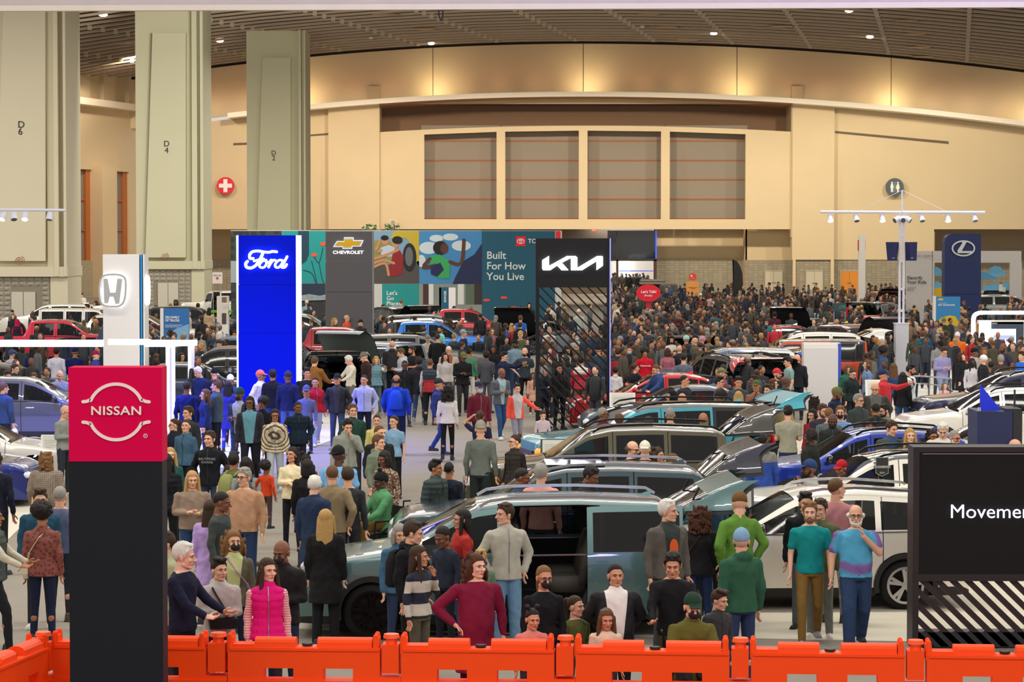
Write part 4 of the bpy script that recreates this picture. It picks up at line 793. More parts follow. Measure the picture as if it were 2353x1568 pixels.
for u, v in bars[1:]: p = at_z(u, v + 4, zt_); pts.append(p)
names_ = ['orange barrier section just right of the red-topped pylon', 'orange barrier section in front of the boy with the arm sling', 'orange barrier section in front of the woman in the burgundy dress', 'orange barrier section before the little girls', 'orange barrier section in front of the man in the teal T-shirt', 'orange barrier section at the right below the slogan board']
for i in range(len(pts) - 1):
    d = pts[i + 1] - pts[i]; r = barrier(pts[i].x, pts[i].y, math.atan2(d.y, d.x), names_[i]); r.scale = (Vector((d.x, d.y)).length / 1.745, 1, 1)
p0 = pts[0] + Vector((-.10, 0, 0)); q0 = at_z(-40, 1512, zt_); d = p0 - q0
r = barrier(q0.x, q0.y, math.atan2(d.y, d.x), 'orange barrier section at the lower left corner, angled to the viewer'); r.scale = (Vector((d.x, d.y)).length / 1.76, 1, 1)
# ------------------------------------------------------------------ cars
BLACK = '#0c0c0e'
CARS = {  # L W H wheelbase front-overhang wheel-radius clearance; profile points; belt; windows
 'van':    dict(L=5.16, W=1.99, H=1.75, wb=3.09, fo=.96, wr=.36, gc=.20, top=[(0, .62), (.06, .86), (.25, .97), (1.15, 1.10), (1.28, 1.13), (2.25, 1.66), (2.7, 1.735), (3.6, 1.75), (4.6, 1.71), (4.78, 1.66), (5.0, 1.18), (5.10, .95), (5.16, .72)], belt=(1.02, 1.08), xA=1.28, xB=2.3, xC=4.72, doors=(1.55, 2.62, 3.85), hatch=4.80, wins=[(1.6, 2.55), (2.70, 3.80), (3.90, 4.62)]),
 'suv':    dict(L=4.98, W=1.99, H=1.75, wb=2.90, fo=.93, wr=.38, gc=.24, top=[(0, .66), (.06, .92), (.22, 1.06), (1.30, 1.16), (1.45, 1.18), (2.15, 1.64), (2.55, 1.73), (3.3, 1.75), (4.35, 1.71), (4.55, 1.66), (4.85, 1.20), (4.92, 1.0), (4.98, .74)], belt=(1.08, 1.14), xA=1.45, xB=2.2, xC=4.5, doors=(1.52, 2.58, 3.55), hatch=4.58, wins=[(1.70, 2.50), (2.64, 3.48), (3.60, 4.42)]),
 'boxsuv': dict(L=5.01, W=1.98, H=1.77, wb=3.10, fo=.86, wr=.40, gc=.22, top=[(0, .72), (.04, 1.02), (.16, 1.12), (1.15, 1.20), (1.30, 1.22), (1.95, 1.66), (2.3, 1.75), (3.3, 1.77), (4.5, 1.74), (4.68, 1.68), (4.88, 1.22), (4.95, 1.0), (5.01, .78)], belt=(1.10, 1.14), xA=1.30, xB=2.0, xC=4.62, doors=(1.48, 2.52, 3.60), hatch=4.72, wins=[(1.62, 2.46), (2.58, 3.54), (3.66, 4.52)]),
 'cross':  dict(L=4.40, W=1.83, H=1.62, wb=2.63, fo=.86, wr=.345, gc=.20, top=[(0, .60), (.06, .84), (.22, .96), (1.15, 1.07), (1.28, 1.09), (1.98, 1.52), (2.3, 1.60), (2.9, 1.62), (3.75, 1.56), (3.95, 1.50), (4.25, 1.12), (4.33, .95), (4.40, .66)], belt=(1.00, 1.08), xA=1.28, xB=2.0, xC=3.88, doors=(1.35, 2.28, 3.18), hatch=4.0, wins=[(1.52, 2.22), (2.34, 3.08), (3.16, 3.75)]),
 'sedan':  dict(L=4.90, W=1.86, H=1.45, wb=2.83, fo=.95, wr=.34, gc=.15, top=[(0, .52), (.06, .70), (.25, .82), (1.30, .95), (1.45, .98), (2.20, 1.38), (2.6, 1.44), (3.1, 1.45), (3.55, 1.38), (4.25, 1.06), (4.70, 1.03), (4.84, .96), (4.90, .62)], belt=(.93, .98), xA=1.45, xB=2.25, xC=3.5, doors=(1.52, 2.55, 3.45), hatch=4.2, wins=[(1.72, 2.50), (2.61, 3.40), (3.46, 3.85)]),
 'pickup': dict(L=5.40, W=1.96, H=1.85, wb=3.40, fo=.92, wr=.41, gc=.30, top=[(0, .80), (.04, 1.12), (.15, 1.22), (1.25, 1.28), (1.38, 1.30), (1.98, 1.74), (2.25, 1.83), (3.0, 1.85), (3.55, 1.82), (3.68, 1.70), (3.76, 1.27), (3.82, 1.24), (5.30, 1.24), (5.37, 1.18), (5.40, .80)], belt=(1.18, 1.20), xA=1.38, xB=2.0, xC=3.6, doors=(1.50, 2.58, 3.50), hatch=5.2, wins=[(1.62, 2.52), (2.66, 3.42)]),
 'jeep':   dict(L=4.40, W=1.88, H=1.86, wb=2.90, fo=.62, wr=.42, gc=.30, top=[(0, .90), (.03, 1.08), (.10, 1.14), (1.30, 1.20), (1.36, 1.22), (1.62, 1.76), (1.80, 1.84), (3.0, 1.86), (4.25, 1.85), (4.36, 1.80), (4.39, 1.20), (4.395, 1.0), (4.40, .75)], belt=(1.16, 1.18), xA=1.36, xB=1.66, xC=4.32, doors=(1.45, 2.35, 3.20), hatch=4.28, wins=[(1.55, 2.28), (2.42, 3.12), (3.25, 4.22)]),
}
def car(kind, pos, yaw, color, label, roof=None, rails=None, gate=0, hood=0, open_doors=(), slide=False, see=False, clad=True, rim='#8a8c90', spokes=5, wheels=True, group=None, grille=True, lights='#dfe4ee', name='car', gate_color=None, mirrors=True, stretch=1.0, hood_color=None, sunroof=False, tail='#b01018', tail_emit=0.15, lining='#1b1c1f'):
    P = CARS[kind]; L, W, H = P['L'], P['W'], P['H']; wr, gc = P['wr'], P['gc']; hl = L / 2
    root = empty(name, (pos[0], pos[1], 0), math.radians(yaw), label, 'car', group)
    root.scale = (stretch, 1, 1)
    tx = [p[0] for p in P['top']]; tz = [p[1] for p in P['top']]
    def zt(x):
        o = (-.06, -.03, 0, .03, .06) if .15 < x < L - .1 else (0,)
        return sum(np.interp(x + d, tx, tz) for d in o) / len(o)
    def wd(x):
        e = max(0, (.75 - x) / .75, (x - (L - .55)) / .55); return W / 2 * (1 - (.20 if kind != 'jeep' else .06) * e ** 2.2)
    wc = (P['fo'], P['fo'] + P['wb']); ra = wr + .065
    bz0, bz1 = P['belt']; belt = lambda x: bz0 + (bz1 - bz0) * x / L
    def zb(x):
        z = gc
        for c in wc:
            if abs(x - c) < ra: z = max(z, wr + math.sqrt(ra * ra - (x - c) ** 2))
        return z
    g_ = .012
    xs = set(np.linspace(0, L, 34)) | {0.02, .05, L - .02, L - .05, L - .1}
    for c in wc:
        for t in np.linspace(-1, 1, 13): xs.add(c + ra * math.sin(t * math.pi / 2))
    seams = [P['doors'][0], P['doors'][1], P['doors'][2], P['xA'] - .02, P['hatch']]
    for s_ in seams: xs |= {s_ - g_ / 2, s_ + g_ / 2}
    for a, b in P['wins']: xs |= {a, b}
    xs |= {P['xA'], P['xB'], P['xC']}
    if kind == 'pickup': xs |= {3.86, 5.28}
    xs = sorted(x for x in xs if 0 <= x <= L)
    keep = [xs[0]]
    for x in xs[1:]:
        if x - keep[-1] > .006: keep.append(x)
    xs = keep
    # section rows: 0..5 body side, 5..9 greenhouse side, 9..13 top
    def section(x, inset=0.0):
        z_, w_, B, zz = zt(x), wd(x), belt(x), zb(x)
        g = min(1, max(0, (z_ - B) / (H - B))); z4 = min(B, z_ - .05)
        zz = min(zz, z4 - .02); row = []
        for f in (0, .14, .36, .62, .86, 1.0):
            z = zz + (z4 - zz) * f; q = (z - gc) / max(.3, B - gc)
            bulge = 1 - .06 * max(0, 1 - q * 3.2) ** 1.5 - .028 * max(0, (q - .62) / .38) ** 1.6 - (.012 if .28 < q < .5 else 0)
            row.append((w_ * bulge, z))
        y4 = row[-1][0]; yr = (y4 * .985 * (1 - g) + (W / 2 * (.79 if kind not in ('jeep', 'boxsuv') else .86)) * g); zr = z_ - .025 - .035 * g
        for f in (.09, .5, .88, 1.0): row.append((y4 + (yr - y4) * (f ** 1.15), z4 + (zr - z4) * f))
        for f, dz in ((.88, .018), (.6, .008), (.3, .002), (0, 0)): row.append((yr * f, z_ - dz * (.3 + g)))
        return [(max(0, y - inset), z - inset * (1 if i > 8 else 0)) for i, (y, z) in enumerate(row)]
    S = [section(x) for x in xs]; n, m = len(xs), len(S[0])
    groups = {}
    roofc = roof or color
    dA, dB, dC = P['doors']; hx = P['hatch']
    def cls(x, r):
        z_ = zt(x); g = (z_ - belt(x)) / (H - belt(x))
        if any(abs(x - s_) < g_ / 2 for s_ in (dA, dB, dC)) and 0 < r < 9 and x < hx: return None
        if abs(x - (P['xA'] - .02)) < g_ / 2 and r >= 9: return None
        if abs(x - hx) < g_ / 2 and kind != 'pickup' and r > 2: return None
        if kind == 'pickup' and 3.86 < x < 5.28 and r >= 9: return None
        if x > hx and kind not in ('sedan', 'pickup') and r > 2:
            if r >= 9 and P['xC'] + .02 < x and g > .12: return 'liftgate_window'
            return 'liftgate'
        if r >= 9:
            if x < P['xA'] - .02: return 'hood' if r > 9 or x < P['xA'] else 'body'
            if x < P['xB'] and g < .97: return 'windshield' if r > 9 else 'body'
            if x > P['xC'] and g > .1 and (kind in ('sedan', 'pickup')): return 'rear_window' if r > 9 and (kind != 'pickup' or x < 3.78) else 'body'
            if x > P['xC'] and kind == 'sedan': return 'trunk_lid'
            return 'roof' if x <= P['xC'] + .05 else 'body'
        if r in (6, 7):
            for a, b in P['wins']:
                if a < x < b and z_ - belt(x) > .16: return ('window', P['wins'].index((a, b)))
        if r == 0 and clad: return 'lower_cladding'
        if 0 <= r < 9 and dA < x < dC and z_ - belt(x) > .0:
            return ('front_door' if x < dB else 'rear_door')
        if 5 <= r < 9 and g > .1: return 'pillar' if roof else 'body'
        return 'body'
    for i in range(n - 1):
        xm = (xs[i] + xs[i + 1]) / 2
        for r in range(m - 1):
            for s in (-1, 1):
                k = cls(xm, r)
                if k is None: continue
                if k == 'body' and r < 9: k = ('wing', 'rear_quarter', 'door_frame')[0 if xm < dA else 1 if xm > dC else 2]
                key = (k, s) if isinstance(k, tuple) or k in ('front_door', 'rear_door', 'wing', 'rear_quarter', 'door_frame') else (k, 0)
                q = [(i, r), (i + 1, r), (i + 1, r + 1), (i, r + 1)]
                groups.setdefault(key, []).append([(xs[a] - hl, s * S[a][b][0], S[a][b][1]) for a, b in (q if s < 0 else q[::-1])])
    body_m = paint(color); roof_m = paint(roofc) if not roof else mat(roofc, .12, .2, var=.02, coat=1.0); gl = glass(); gls = glass('#0c0f12', .45 if see else .10); plastic = mat('#17181a', .55)
    def grp_obj(name, faces, m_, parent, T=None, sm=True):
        vs, idx, fs = [], {}, []
        for f in faces:
            q = []
            for p in f:
                k = (round(p[0], 4), round(p[1], 4), round(p[2], 4))
                if k not in idx: idx[k] = len(vs); vs.append(Vector(p))
                if not q or q[-1] != idx[k]: q.append(idx[k])
            if len(q) > 2 and q[0] == q[-1]: q.pop()
            if len(set(q)) > 2 and len(set(q)) == len(q): fs.append(q)
        if T is not None: vs = [T @ v for v in vs]
        me = bpy.data.meshes.new(name); me.from_pydata([tuple(v) for v in vs], [], fs)
        me.polygons.foreach_set('use_smooth', [sm] * len(fs)); me.update(); me.set_sharp_from_angle(angle=math.radians(38))
        return obj(name, me, m_, parent)
    hood_T = gate_T = None
    if hood: a = Vector((P['xA'] - hl - .03, 0, zt(P['xA'] - .03))); hood_T = Matrix.Translation(a) @ Matrix.Rotation(math.radians(hood), 4, 'Y') @ Matrix.Translation(-a)
    if gate: a = Vector((P['hatch'] - hl, 0, zt(hx))); gate_T = Matrix.Translation(a) @ Matrix.Rotation(math.radians(-gate), 4, 'Y') @ Matrix.Translation(-a)
    def door_T(k, s):
        if slide and k == 'rear_door' and s < 0: return Matrix.Translation((1.06, s * .07, 0))
        for (kk, ss, ang) in open_doors:
            if kk == k and ss == s:
                xh = (dA if k == 'front_door' else dB) - hl; a = Vector((xh, s * W / 2 * .95, 0))
                return Matrix.Translation(a) @ Matrix.Rotation(math.radians(ang * s), 4, 'Z') @ Matrix.Translation(-a)
        return None
    made = {}
    for (k, s), faces in sorted(groups.items(), key=lambda t: (isinstance(t[0][0], tuple), str(t[0]))):
        T = None; parent = root; nm = k; mm = body_m
        if isinstance(k, tuple):
            wi = k[1]; nm = 'side_window'; mm = gls if wi < (1 if kind in ('van', 'suv') and see else 2) else gl
            dk = ('front_door' if wi == 0 else 'rear_door' if wi == 1 else None)
            T = door_T(dk, s) if dk else None
            if dk and (dk, s) in made: parent = made[(dk, s)]
        elif k in ('front_door', 'rear_door'): T = door_T(k, s)
        elif k == 'windshield': mm = glass('#0b0e14', .30 if see else .14)
        elif k in ('rear_window',): mm = gl
        elif k == 'liftgate_window': nm = 'rear_window'; mm = gl; T = gate_T; parent = made.get(('liftgate', 0), root)
        elif k == 'liftgate': T = gate_T; mm = paint(gate_color) if gate_color else body_m
        elif k == 'hood': T = hood_T; mm = paint(hood_color) if hood_color else body_m
        elif k == 'roof': mm = roof_m
        elif k in ('lower_cladding',): mm = plastic
        elif k == 'pillar': mm = mat('#0d0e10', .2, coat=.6)
        made[(k, s)] = grp_obj(nm, faces, mm, parent, T)
        if (k == 'liftgate' and gate) or (k == 'hood' and hood):   # lining of the raised panel
            off = Vector((0, 0, -.05)); ff = [[tuple(Vector(p) + Vector((0.0 if k == 'hood' else -.05, 0, -.035))) for p in f] for f in faces]
            grp_obj('lining', ff, mat(lining, .45), made[(k, s)], T)
    # inner shell closes the seams and lines the cabin
    sh = []
    for i in range(n - 1):
        if gate and xs[i] > hx: continue
        for r in list(range(0, 5)) + ([9, 10, 11, 12] if not (hood and xs[i] < P['xA']) else []):
            xm = (xs[i] + xs[i + 1]) / 2
            if slide and dB < xm < dC - .02: pass
            if r > 8 and (P['xA'] - .1 < xm < P['xB'] + .05 or xm > P['xC'] - .1): continue
            if kind == 'pickup' and r > 8 and xm > 3.8: continue
            for s in (-1, 1):
                if (slide and s < 0 and dB - .05 < xm < dC + .02 and r < 9) or (r < 9 and any(ss == s and (dA if kk == 'front_door' else dB) - .02 < xm < (dB if kk == 'front_door' else dC) + .02 for kk, ss, _ in open_doors)): continue
                q = [(i, r), (i + 1, r), (i + 1, r + 1), (i, r + 1)]
                sh.append([(xs[a] - hl, s * max(0, S[a][b][0] - .022), S[a][b][1] - (.02 if b > 8 else 0)) for a, b in q])
    grp_obj('inner_shell', sh, mat('#0a0a0b', .8), root)
    # closing faces, underbody
    mb = MB()
    for i, sg in ((0, 1), (n - 1, -1)):
        if i and gate: continue
        pts = [(xs[i] - hl, -y, z) for y, z in S[i]] + [(xs[i] - hl, y, z) for y, z in reversed(S[i][:-1])]
        mb.add(pts, [tuple(range(len(pts)))])
    mb.build('bumper', body_m if not clad else plastic, root)
    MB().box(-hl + .25, hl - .25, -W / 2 + .29, W / 2 - .29, gc - .03, gc + .22).build('underbody', mat('#08080a', .9), root)
    if kind == 'pickup':
        b = MB(); b.box(3.84 - hl, 5.3 - hl, -W / 2 + .16, W / 2 - .16, .62, .70); b.box(3.84 - hl, 5.3 - hl, -W / 2 + .06, -W / 2 + .15, .62, 1.235); b.box(3.84 - hl, 5.3 - hl, W / 2 - .15, W / 2 - .06, .62, 1.235); b.box(5.24 - hl, 5.3 - hl, -W / 2 + .15, W / 2 - .15, .62, 1.235)
        b.build('cargo_bed', mat('#101113', .7), root)
    # seats
    if see or gate or slide or open_doors:
        sm = mat('#4a463f' if see else '#232325', .7)
        for x in (P['xB'] + .15, P['xB'] + 1.15):
            for y in (-.40, .40):
                b = MB(); b.loft([(x - hl, y, .55, .24, .24), (x - hl - .02, y, .70, .26, .25), (x - hl - .02, y, .76, .22, .22)], 12, 3)
                b.loft([(x + .20 - hl, y, .66, .09, .24), (x + .27 - hl, y, 1.0, .08, .25), (x + .33 - hl, y, 1.25, .06, .18)], 12, 3); b.ell((x + .35 - hl, y, 1.34, ), (.05, .13, .08))
                b.build('seat', sm, root, smooth=True)
        b = MB(); b.box(P['xA'] + .1 - hl, P['xA'] + .55 - hl, -W / 2 + .2, W / 2 - .2, .75, 1.0); b.build('dashboard', mat('#151517', .6), root)
        b = MB(); b.ring((0, 0, 0), .19, .19, .03, .03, 20); o = b.build('steering_wheel', mat('#101012', .5), root, loc=(P['xA'] + .72 - hl, .40, .95), rot=(0, math.radians(25), math.radians(90)))
    # grille, lamps
    zf = tz[1]; wf = wd(.02)
    b = MB(); b.box(-hl - .02, -hl + .03, -wf * .62, wf * .62, zf * .52, zf * .86)
    if grille:
        gr = b.build('grille', mat('#0b0b0d', .35), root); b = MB()
        for q in (.60, .68, .76): b.box(-hl - .03, -hl - .015, -wf * .58, wf * .58, zf * q - .012, zf * q + .012)
        b.build('grille_bar', mat('#7d8085', .25, .9), gr)
    for s in (-1, 1):
        b = MB(); b.loft([(-hl + .09, s * wf * .88, zf * .80, .10, .13), (-hl + .12, s * wf * .89, zf * .88, .13, .14), (-hl + .2, s * wf * .90, zf * .97, .13, .13)], 12, 3)
        b.build('headlight', mat(lights, .1, emit=(1.2 if lights != '#dfe4ee' else 0.0), var=0, coat=1), root, smooth=True)
        if kind != 'jeep':
            zz = P['top'][-3][1]; b = MB(); b.loft([(L - .12 - hl, s * wd(L - .1) * .86, zz - .28, .05, .07), (L - .11 - hl, s * wd(L - .12) * .90, zz - .16, .05, .075), (L - .17 - hl, s * wd(L - .2) * .91, zz - .05, .06, .06)], 12, 3)
            if gate_T is not None: b.v = [tuple(gate_T @ Vector(v)) for v in b.v if 1] if 0 else b.v
            b.build('tail_light', mat(tail, .15, emit=tail_emit, var=0), root, smooth=True)
        # arch mouldings
        if clad:
            for c in wc:
                b = MB(); b.ring((c - hl, s * (wd(c) - .01) - (.03 if s < 0 else 0.0), wr), ra + .03, ra + .03, .07, .04, 20, -.25, math.pi + .25); b.build('arch_trim', plastic, root)
        if mirrors:
            b = MB(); x = P['wins'][0][0] - hl - .02; y = s * (W / 2 + .10); z = belt(1.5) + .10
            b.ell((x, y, z), (.075, .12, .085), 12, 8); b.bar((x, s * (W / 2 - .06), z - .06), (x, y, z - .04), .06, .04)
            b.build('mirror', body_m if not clad else mat('#101114', .15, coat=1), root, smooth=True)
        # handles
        for xx in (dB - .20, dC - .22):
            k = 'front_door' if xx < dB else 'rear_door'; T = door_T(k, s); hm = mat('#b9bcc0', .2, .9) if clad else body_m
            zz = belt(xx) - .14; p = Vector((xx - hl, s * (W / 2 * .985), zz))
            b = MB(); b.cap(p + Vector((-.09, 0, 0)), p + Vector((.09, 0, 0)), .018, .018, 8); 
            if T is not None: b.v = [tuple(T @ Vector(v)) for v in b.v]
            b.build('door_handle', hm, made.get((k, s), root), smooth=True)
        if rails:
            yr = W / 2 * (.79 if kind not in ('jeep', 'boxsuv') else .86) - .03; pts = [(x - hl, s * yr, zt(x) + .045) for x in np.linspace(P['xB'] + .15, P['xC'] - .15, 8)]
            pts = [(pts[0][0] - .12, pts[0][1], pts[0][2] - .07)] + pts + [(pts[-1][0] + .12, pts[-1][1], pts[-1][2] - .07)]
            b = MB()
            for p, q in zip(pts, pts[1:]): b.bar(p, q, .045, .035)
            b.build('roof_rail', mat(rails, .25, .9 if rails != BLACK else .1), root)
        # window surround
        b = MB(); pts = [(x - hl, s * (section(x)[5][0] + .004), section(x)[5][1] + .015) for x in np.linspace(P['wins'][0][0] - .1, P['wins'][-1][1], 10)]
        for p, q in zip(pts, pts[1:]): b.bar(p, q, .014, .02)
        b.build('window_trim', mat('#b9bcc0', .2, .9) if rails and rails != BLACK else mat('#0e0f10', .3), root)
    if kind not in ('pickup', 'jeep'): MB().add([(P['xC'] - .35 - hl, 0, H - .02), (P['xC'] - .15 - hl, -.03, H - .03), (P['xC'] - .15 - hl, .03, H - .03), (P['xC'] - .14 - hl, 0, H + .05)], [(0, 1, 3), (0, 3, 2), (1, 2, 3)]).build('antenna_fin', body_m, root)
    if sunroof: MB().box(P['xB'] + .1 - hl, P['xB'] + .95 - hl, -.5, .5, H - .015, H + .012).build('sunroof', glass('#0a0c10', .05), root)
    if gate and gate_T is not None:
        for s in (-1, 1):
            a = Vector((hx - hl + .02, s * .62, zt(hx) - .35)); q = gate_T @ Vector((hx - hl + .28, s * .62, zt(hx) - .35))
            MB().tube(a, q, .012).build('gas_strut', mat('#1a1a1c', .3, .6), root)
    # wheels
    if wheels:
        for c in wc:
            for s in (-1, 1):
                wroot = None; y0 = s * (W / 2 - .015)
                b = MB(); N = 32; prof = [(wr * .70, 0), (wr * .76, -.012), (wr * .93, -.018), (wr, -.055), (wr, -.20), (wr * .93, -.235), (wr * .70, -.225)]
                vs = [(r_ * math.cos(2 * math.pi * i / N), -s * -yy * -1 * 1.0, r_ * math.sin(2 * math.pi * i / N)) for i in range(N) for r_, yy in prof]
                vs = [(v[0], s * (-abs(v[1])), v[2]) for v in vs]; K = len(prof)
                b.add(vs, [(i * K + k, i * K + (k + 1) % K, ((i + 1) % N) * K + (k + 1) % K, ((i + 1) % N) * K + k) for i in range(N) for k in range(K)])
                wroot = b.build('wheel', mat('#111214', .75), root, loc=(c - hl, y0, wr), smooth=True)
                b = MB(); b.ring((0, -s * .03 if s > 0 else .0, 0), wr * .74, wr * .74, .035, .05 * 1, 32); rr = wr * .70
                for i in range(spokes):
                    a = 2 * math.pi * i / spokes + .3
                    for da in (-.10, .10): b.bar((.05 * math.cos(a), -s * .03, .05 * math.sin(a)), (rr * math.cos(a + da * 1.6), -s * .02, rr * math.sin(a + da * 1.6)), .032, .045)
                b.disc((0, -.02 - s * .03, 0), .055, .04, 16); b.build('rim', mat(rim, .25, .8), wroot)
                MB().disc((0, -s * .10 - .01, 0), wr * .70, .02, 24).build('brake_disc', mat('#0b0b0c', .6, .3), wroot)
    return root
def at_roof(kind, u, v): return head_to_floor(u, v, CARS[kind]['H'])
def C(kind, u, v, yaw, color, label, dy=.75, **k):
    p = at_z(u, v, CARS[kind]['H']); return car(kind, (p.x, p.y + dy), yaw, color, label, **k)
SIL = '#c4c6c8'
C('van', 1142, 1157, 2, '#56787a', 'teal green minivan with sliding door and tailgate open, nearest car', rails=SIL, see=True, gate=92, dy=1.15, slide=True, rim='#151618')
C('suv', 1284, 1074, 2, '#1f3a44', 'dark teal SUV with silver roof rails behind the green minivan', rails=SIL, gate=95, gate_color='#2a2c3a', sunroof=True, see=True)
C('suv', 1392, 982, 2, '#4b4632', 'olive brown SUV with raised tailgate, third from the front', rails=BLACK, gate=95, gate_color='#3a3836', see=True)
C('boxsuv', 1492, 930, 14, '#3fa0b4', 'bright cyan boxy SUV with glowing amber headlights', rails=BLACK, gate=96, lights='#ff8a20', roof='#1d3038')
C('sedan', 1566, 888, 4, '#55677a', 'blue-grey low car between the cyan SUV and the red car', clad=False, see=True)
C('sedan', 1518, 860, 3, '#c41022', 'bright red low car behind the blue-grey car', clad=False, spokes=5)
C('suv', 1722, 836, -74, '#14161d', 'black SUV with its red-faced tailgate raised high', dy=6.2, gate=72, gate_color='#c8102a', rails=BLACK)
jp = C('jeep', 1832, 781, 2, '#c8421c', 'orange off-roader with grey hard top and a spare wheel on its back', roof='#55565a', rim='#303236')
C('suv', 1664, 800, 3, '#3b4c70', 'blue-grey SUV with blue tailgate raised beside the white slab totem', gate=70, gate_color='#2c44b8', roof='#8d99a6')
C('suv', 1838, 764, 2, '#e8e6df', 'white SUV with black rails and its bulging white tailgate up', gate=80, rails=BLACK)
C('sedan', 1905, 742, 8, '#e6cc0c', 'yellow low coupe behind the white SUV', roof='#15161a', clad=False)
C('sedan', 1786, 747, 2, '#8f1018', 'dark car with red roof edge left of the yellow coupe', roof='#1a1516', clad=False)
C('sedan', 1845, 733, 65, '#17181c', 'black car with its bonnet raised left of the red cars', hood=60, clad=False)
C('sedan', 1985, 726, 10, '#b01420', 'glossy red car with raised boot behind the yellow coupe', clad=False)
C('suv', 1985, 748, 112, '#4a0f18', 'dark burgundy SUV with bonnet raised right of the yellow coupe', hood=55)
C('cross', 1960, 694, 10, '#28a0dc', 'sky blue small car with rounded roof in the far right crowd', clad=False)
C('suv', 2028, 694, -120, '#20393e', 'dark green SUV with raised tailgate in the far right crowd', gate=75)
C('suv', 2032, 669, -85, '#8e1222', 'crimson SUV seen from behind, tailgate lifted, near the back wall', gate=85)
C('cross', 2290, 893, 3, '#f0ede6', 'white crossover with black wheel arches at the right edge', rails=BLACK, see=True)
C('suv', 2340, 855, 3, '#1b1d40', 'deep navy SUV behind the white crossover at the right edge', rails=BLACK)
C('cross', 1985, 990, 3, '#1436a8', 'royal blue SUV with navy tailgate raised', gate=80, gate_color='#1c2350', rails=BLACK, see=True)
C('suv', 2046, 1044, 2, '#ebe7dc', 'white SUV with black roof and badge on its rear side window', rails=BLACK, see=True, roof='#22242c')
C('cross', 1857, 1130, 2, '#f0ece0', 'white crossover nearest on the right, black arches and two-tone wheels', rails=SIL, see=True, rim='#c2c0c4')
C('pickup', 122, 735, 180, '#d01040', 'crimson pickup truck on the far left', see=True)
C('cross', 58, 869, 180, '#4b4f60', 'slate grey crossover seen from the side at the left edge', stretch=1.08, see=True)
C('sedan', -92, 963, 180, '#f0ede6', 'white low car with its bonnet towards the red-topped pylon', clad=False)
C('sedan', -228, 990, 180, '#17297c', 'deep blue car whose nose shows at the left edge', clad=False)
C('sedan', 5, 836, 180, '#15171d', 'black low car behind the slate crossover', clad=False)
C('boxsuv', 522, 796, 0, '#0e1018', 'black van-like SUV half hidden by the blue pylon', see=False)
C('pickup', 290, 742, 180, '#1d2a4c', 'dark blue pickup behind the white pylon', open_doors=[('front_door', -1, 62)], see=True)
C('suv', 640, 772, 180, '#4b6886', 'blue-grey SUV just right of the blue pylon')
C('suv', 765, 806, -84, '#101217', 'black SUV seen from behind with its chrome tailgate raised', gate=78, gate_color='#45484e')
C('pickup', 768, 752, 180, '#9a1622', 'dark red pickup behind the raised grey bonnet', see=True)
C('suv', 850, 789, 66, '#5b7088', 'grey-blue car facing us with its bonnet raised high', hood=58, lining='#66716c')
C('suv', 965, 768, 180, '#6d6f69', 'grey-green SUV with dark sunroof in the middle left group', sunroof=True, see=True)
C('pickup', 975, 738, 180, '#1a74d2', 'bright blue pickup truck facing right in the middle', see=True, clad=True)
C('suv', 1000, 723, 180, '#15161b', 'black SUV with pale roof behind the blue pickup', roof='#d9d9d6', see=True)
C('pickup', 1058, 710, 180, '#c81a2a', 'red pickup roof just before the printed wall')
C('sedan', 1216, 738, 65, '#0e1016', 'black car with its bonnet raised beside the black slatted pylon', hood=64, clad=False)
C('suv', 690, 719, 180, '#9c9e9a', 'silver SUV between the blue and grey pylons')
C('jeep', 200, 709, 180, '#eeebe4', 'white off-roader with a hinged door at the far left', see=True)
C('suv', 112, 698, 0, '#e8e6e0', 'white car with its boot lid up behind the crimson pickup', gate=66)
C('suv', 930, 705, 115, '#101114', 'black SUV with long raised bonnet in front of the printed wall', hood=40)
C('suv', 322, 722, 180, '#e4e2dc', 'white SUV right of the white pylon by the column foot')
C('sedan', 405, 850, 180, '#26304a', 'dark blue car behind the glowing portal frame posts', dy=4.5, clad=False)
C('suv', 440, 704, 180, '#23232e', 'dark SUV left of the printed wall by the plaid shirts', gate=60)
C('jeep', 500, 668, 0, '#e6e2da', 'white off-roader with an open side near the first aid notice', open_doors=[('front_door', -1, 55)])
C('jeep', 1502, 652, 60, '#3c3628', 'olive off-roader with a roof box in front of the lobby opening')
C('suv', 2325, 677, 180, '#9ba19d', 'silver SUV behind the crowd at the far right edge')
C('suv', 2280, 668, -90, '#1f3c46', 'dark teal SUV with tailgate up right of the navy pylon', gate=80)
C('sedan', 1612, 786, 78, '#3c0d16', 'dark maroon car among the crowd left of the blue-grey SUV', clad=False, hood=45)
# spare wheel on the orange off-roader, roof box on the olive one
b = MB(); N = 30; b.tube((0, 0, 0), (.22, 0, 0), .40, .40, N); sw = b.build('spare_wheel', mat('#121315', .8), jp, loc=(2.22, 0, 1.05))
b = MB()
for i in range(7): a = 2 * math.pi * i / 7; b.bar((.22, .06 * math.cos(a), .06 * math.sin(a)), (.235, .24 * math.cos(a), .24 * math.sin(a)), .05, .05)
b.tube((.21, 0, 0), (.225, 0, 0), .27, .27, 24); b.build('rim', mat('#3a3c44', .3, .7), sw)
p = at_z(1500, 652, 1.9); o = empty('roof_box', (p.x, p.y + .9, 1.87), 0, 'grey rooftop tent box on the olive off-roader', 'box'); MB().box(-.85, .85, -.6, .6, 0, .16).box(-.8, .8, -.55, .55, .16, .30).build('shell', mat('#8a8878', .5), o); MB().box(-.87, .87, -.62, .62, .14, .18).build('lid_seam', mat('#3a2620', .5), o)
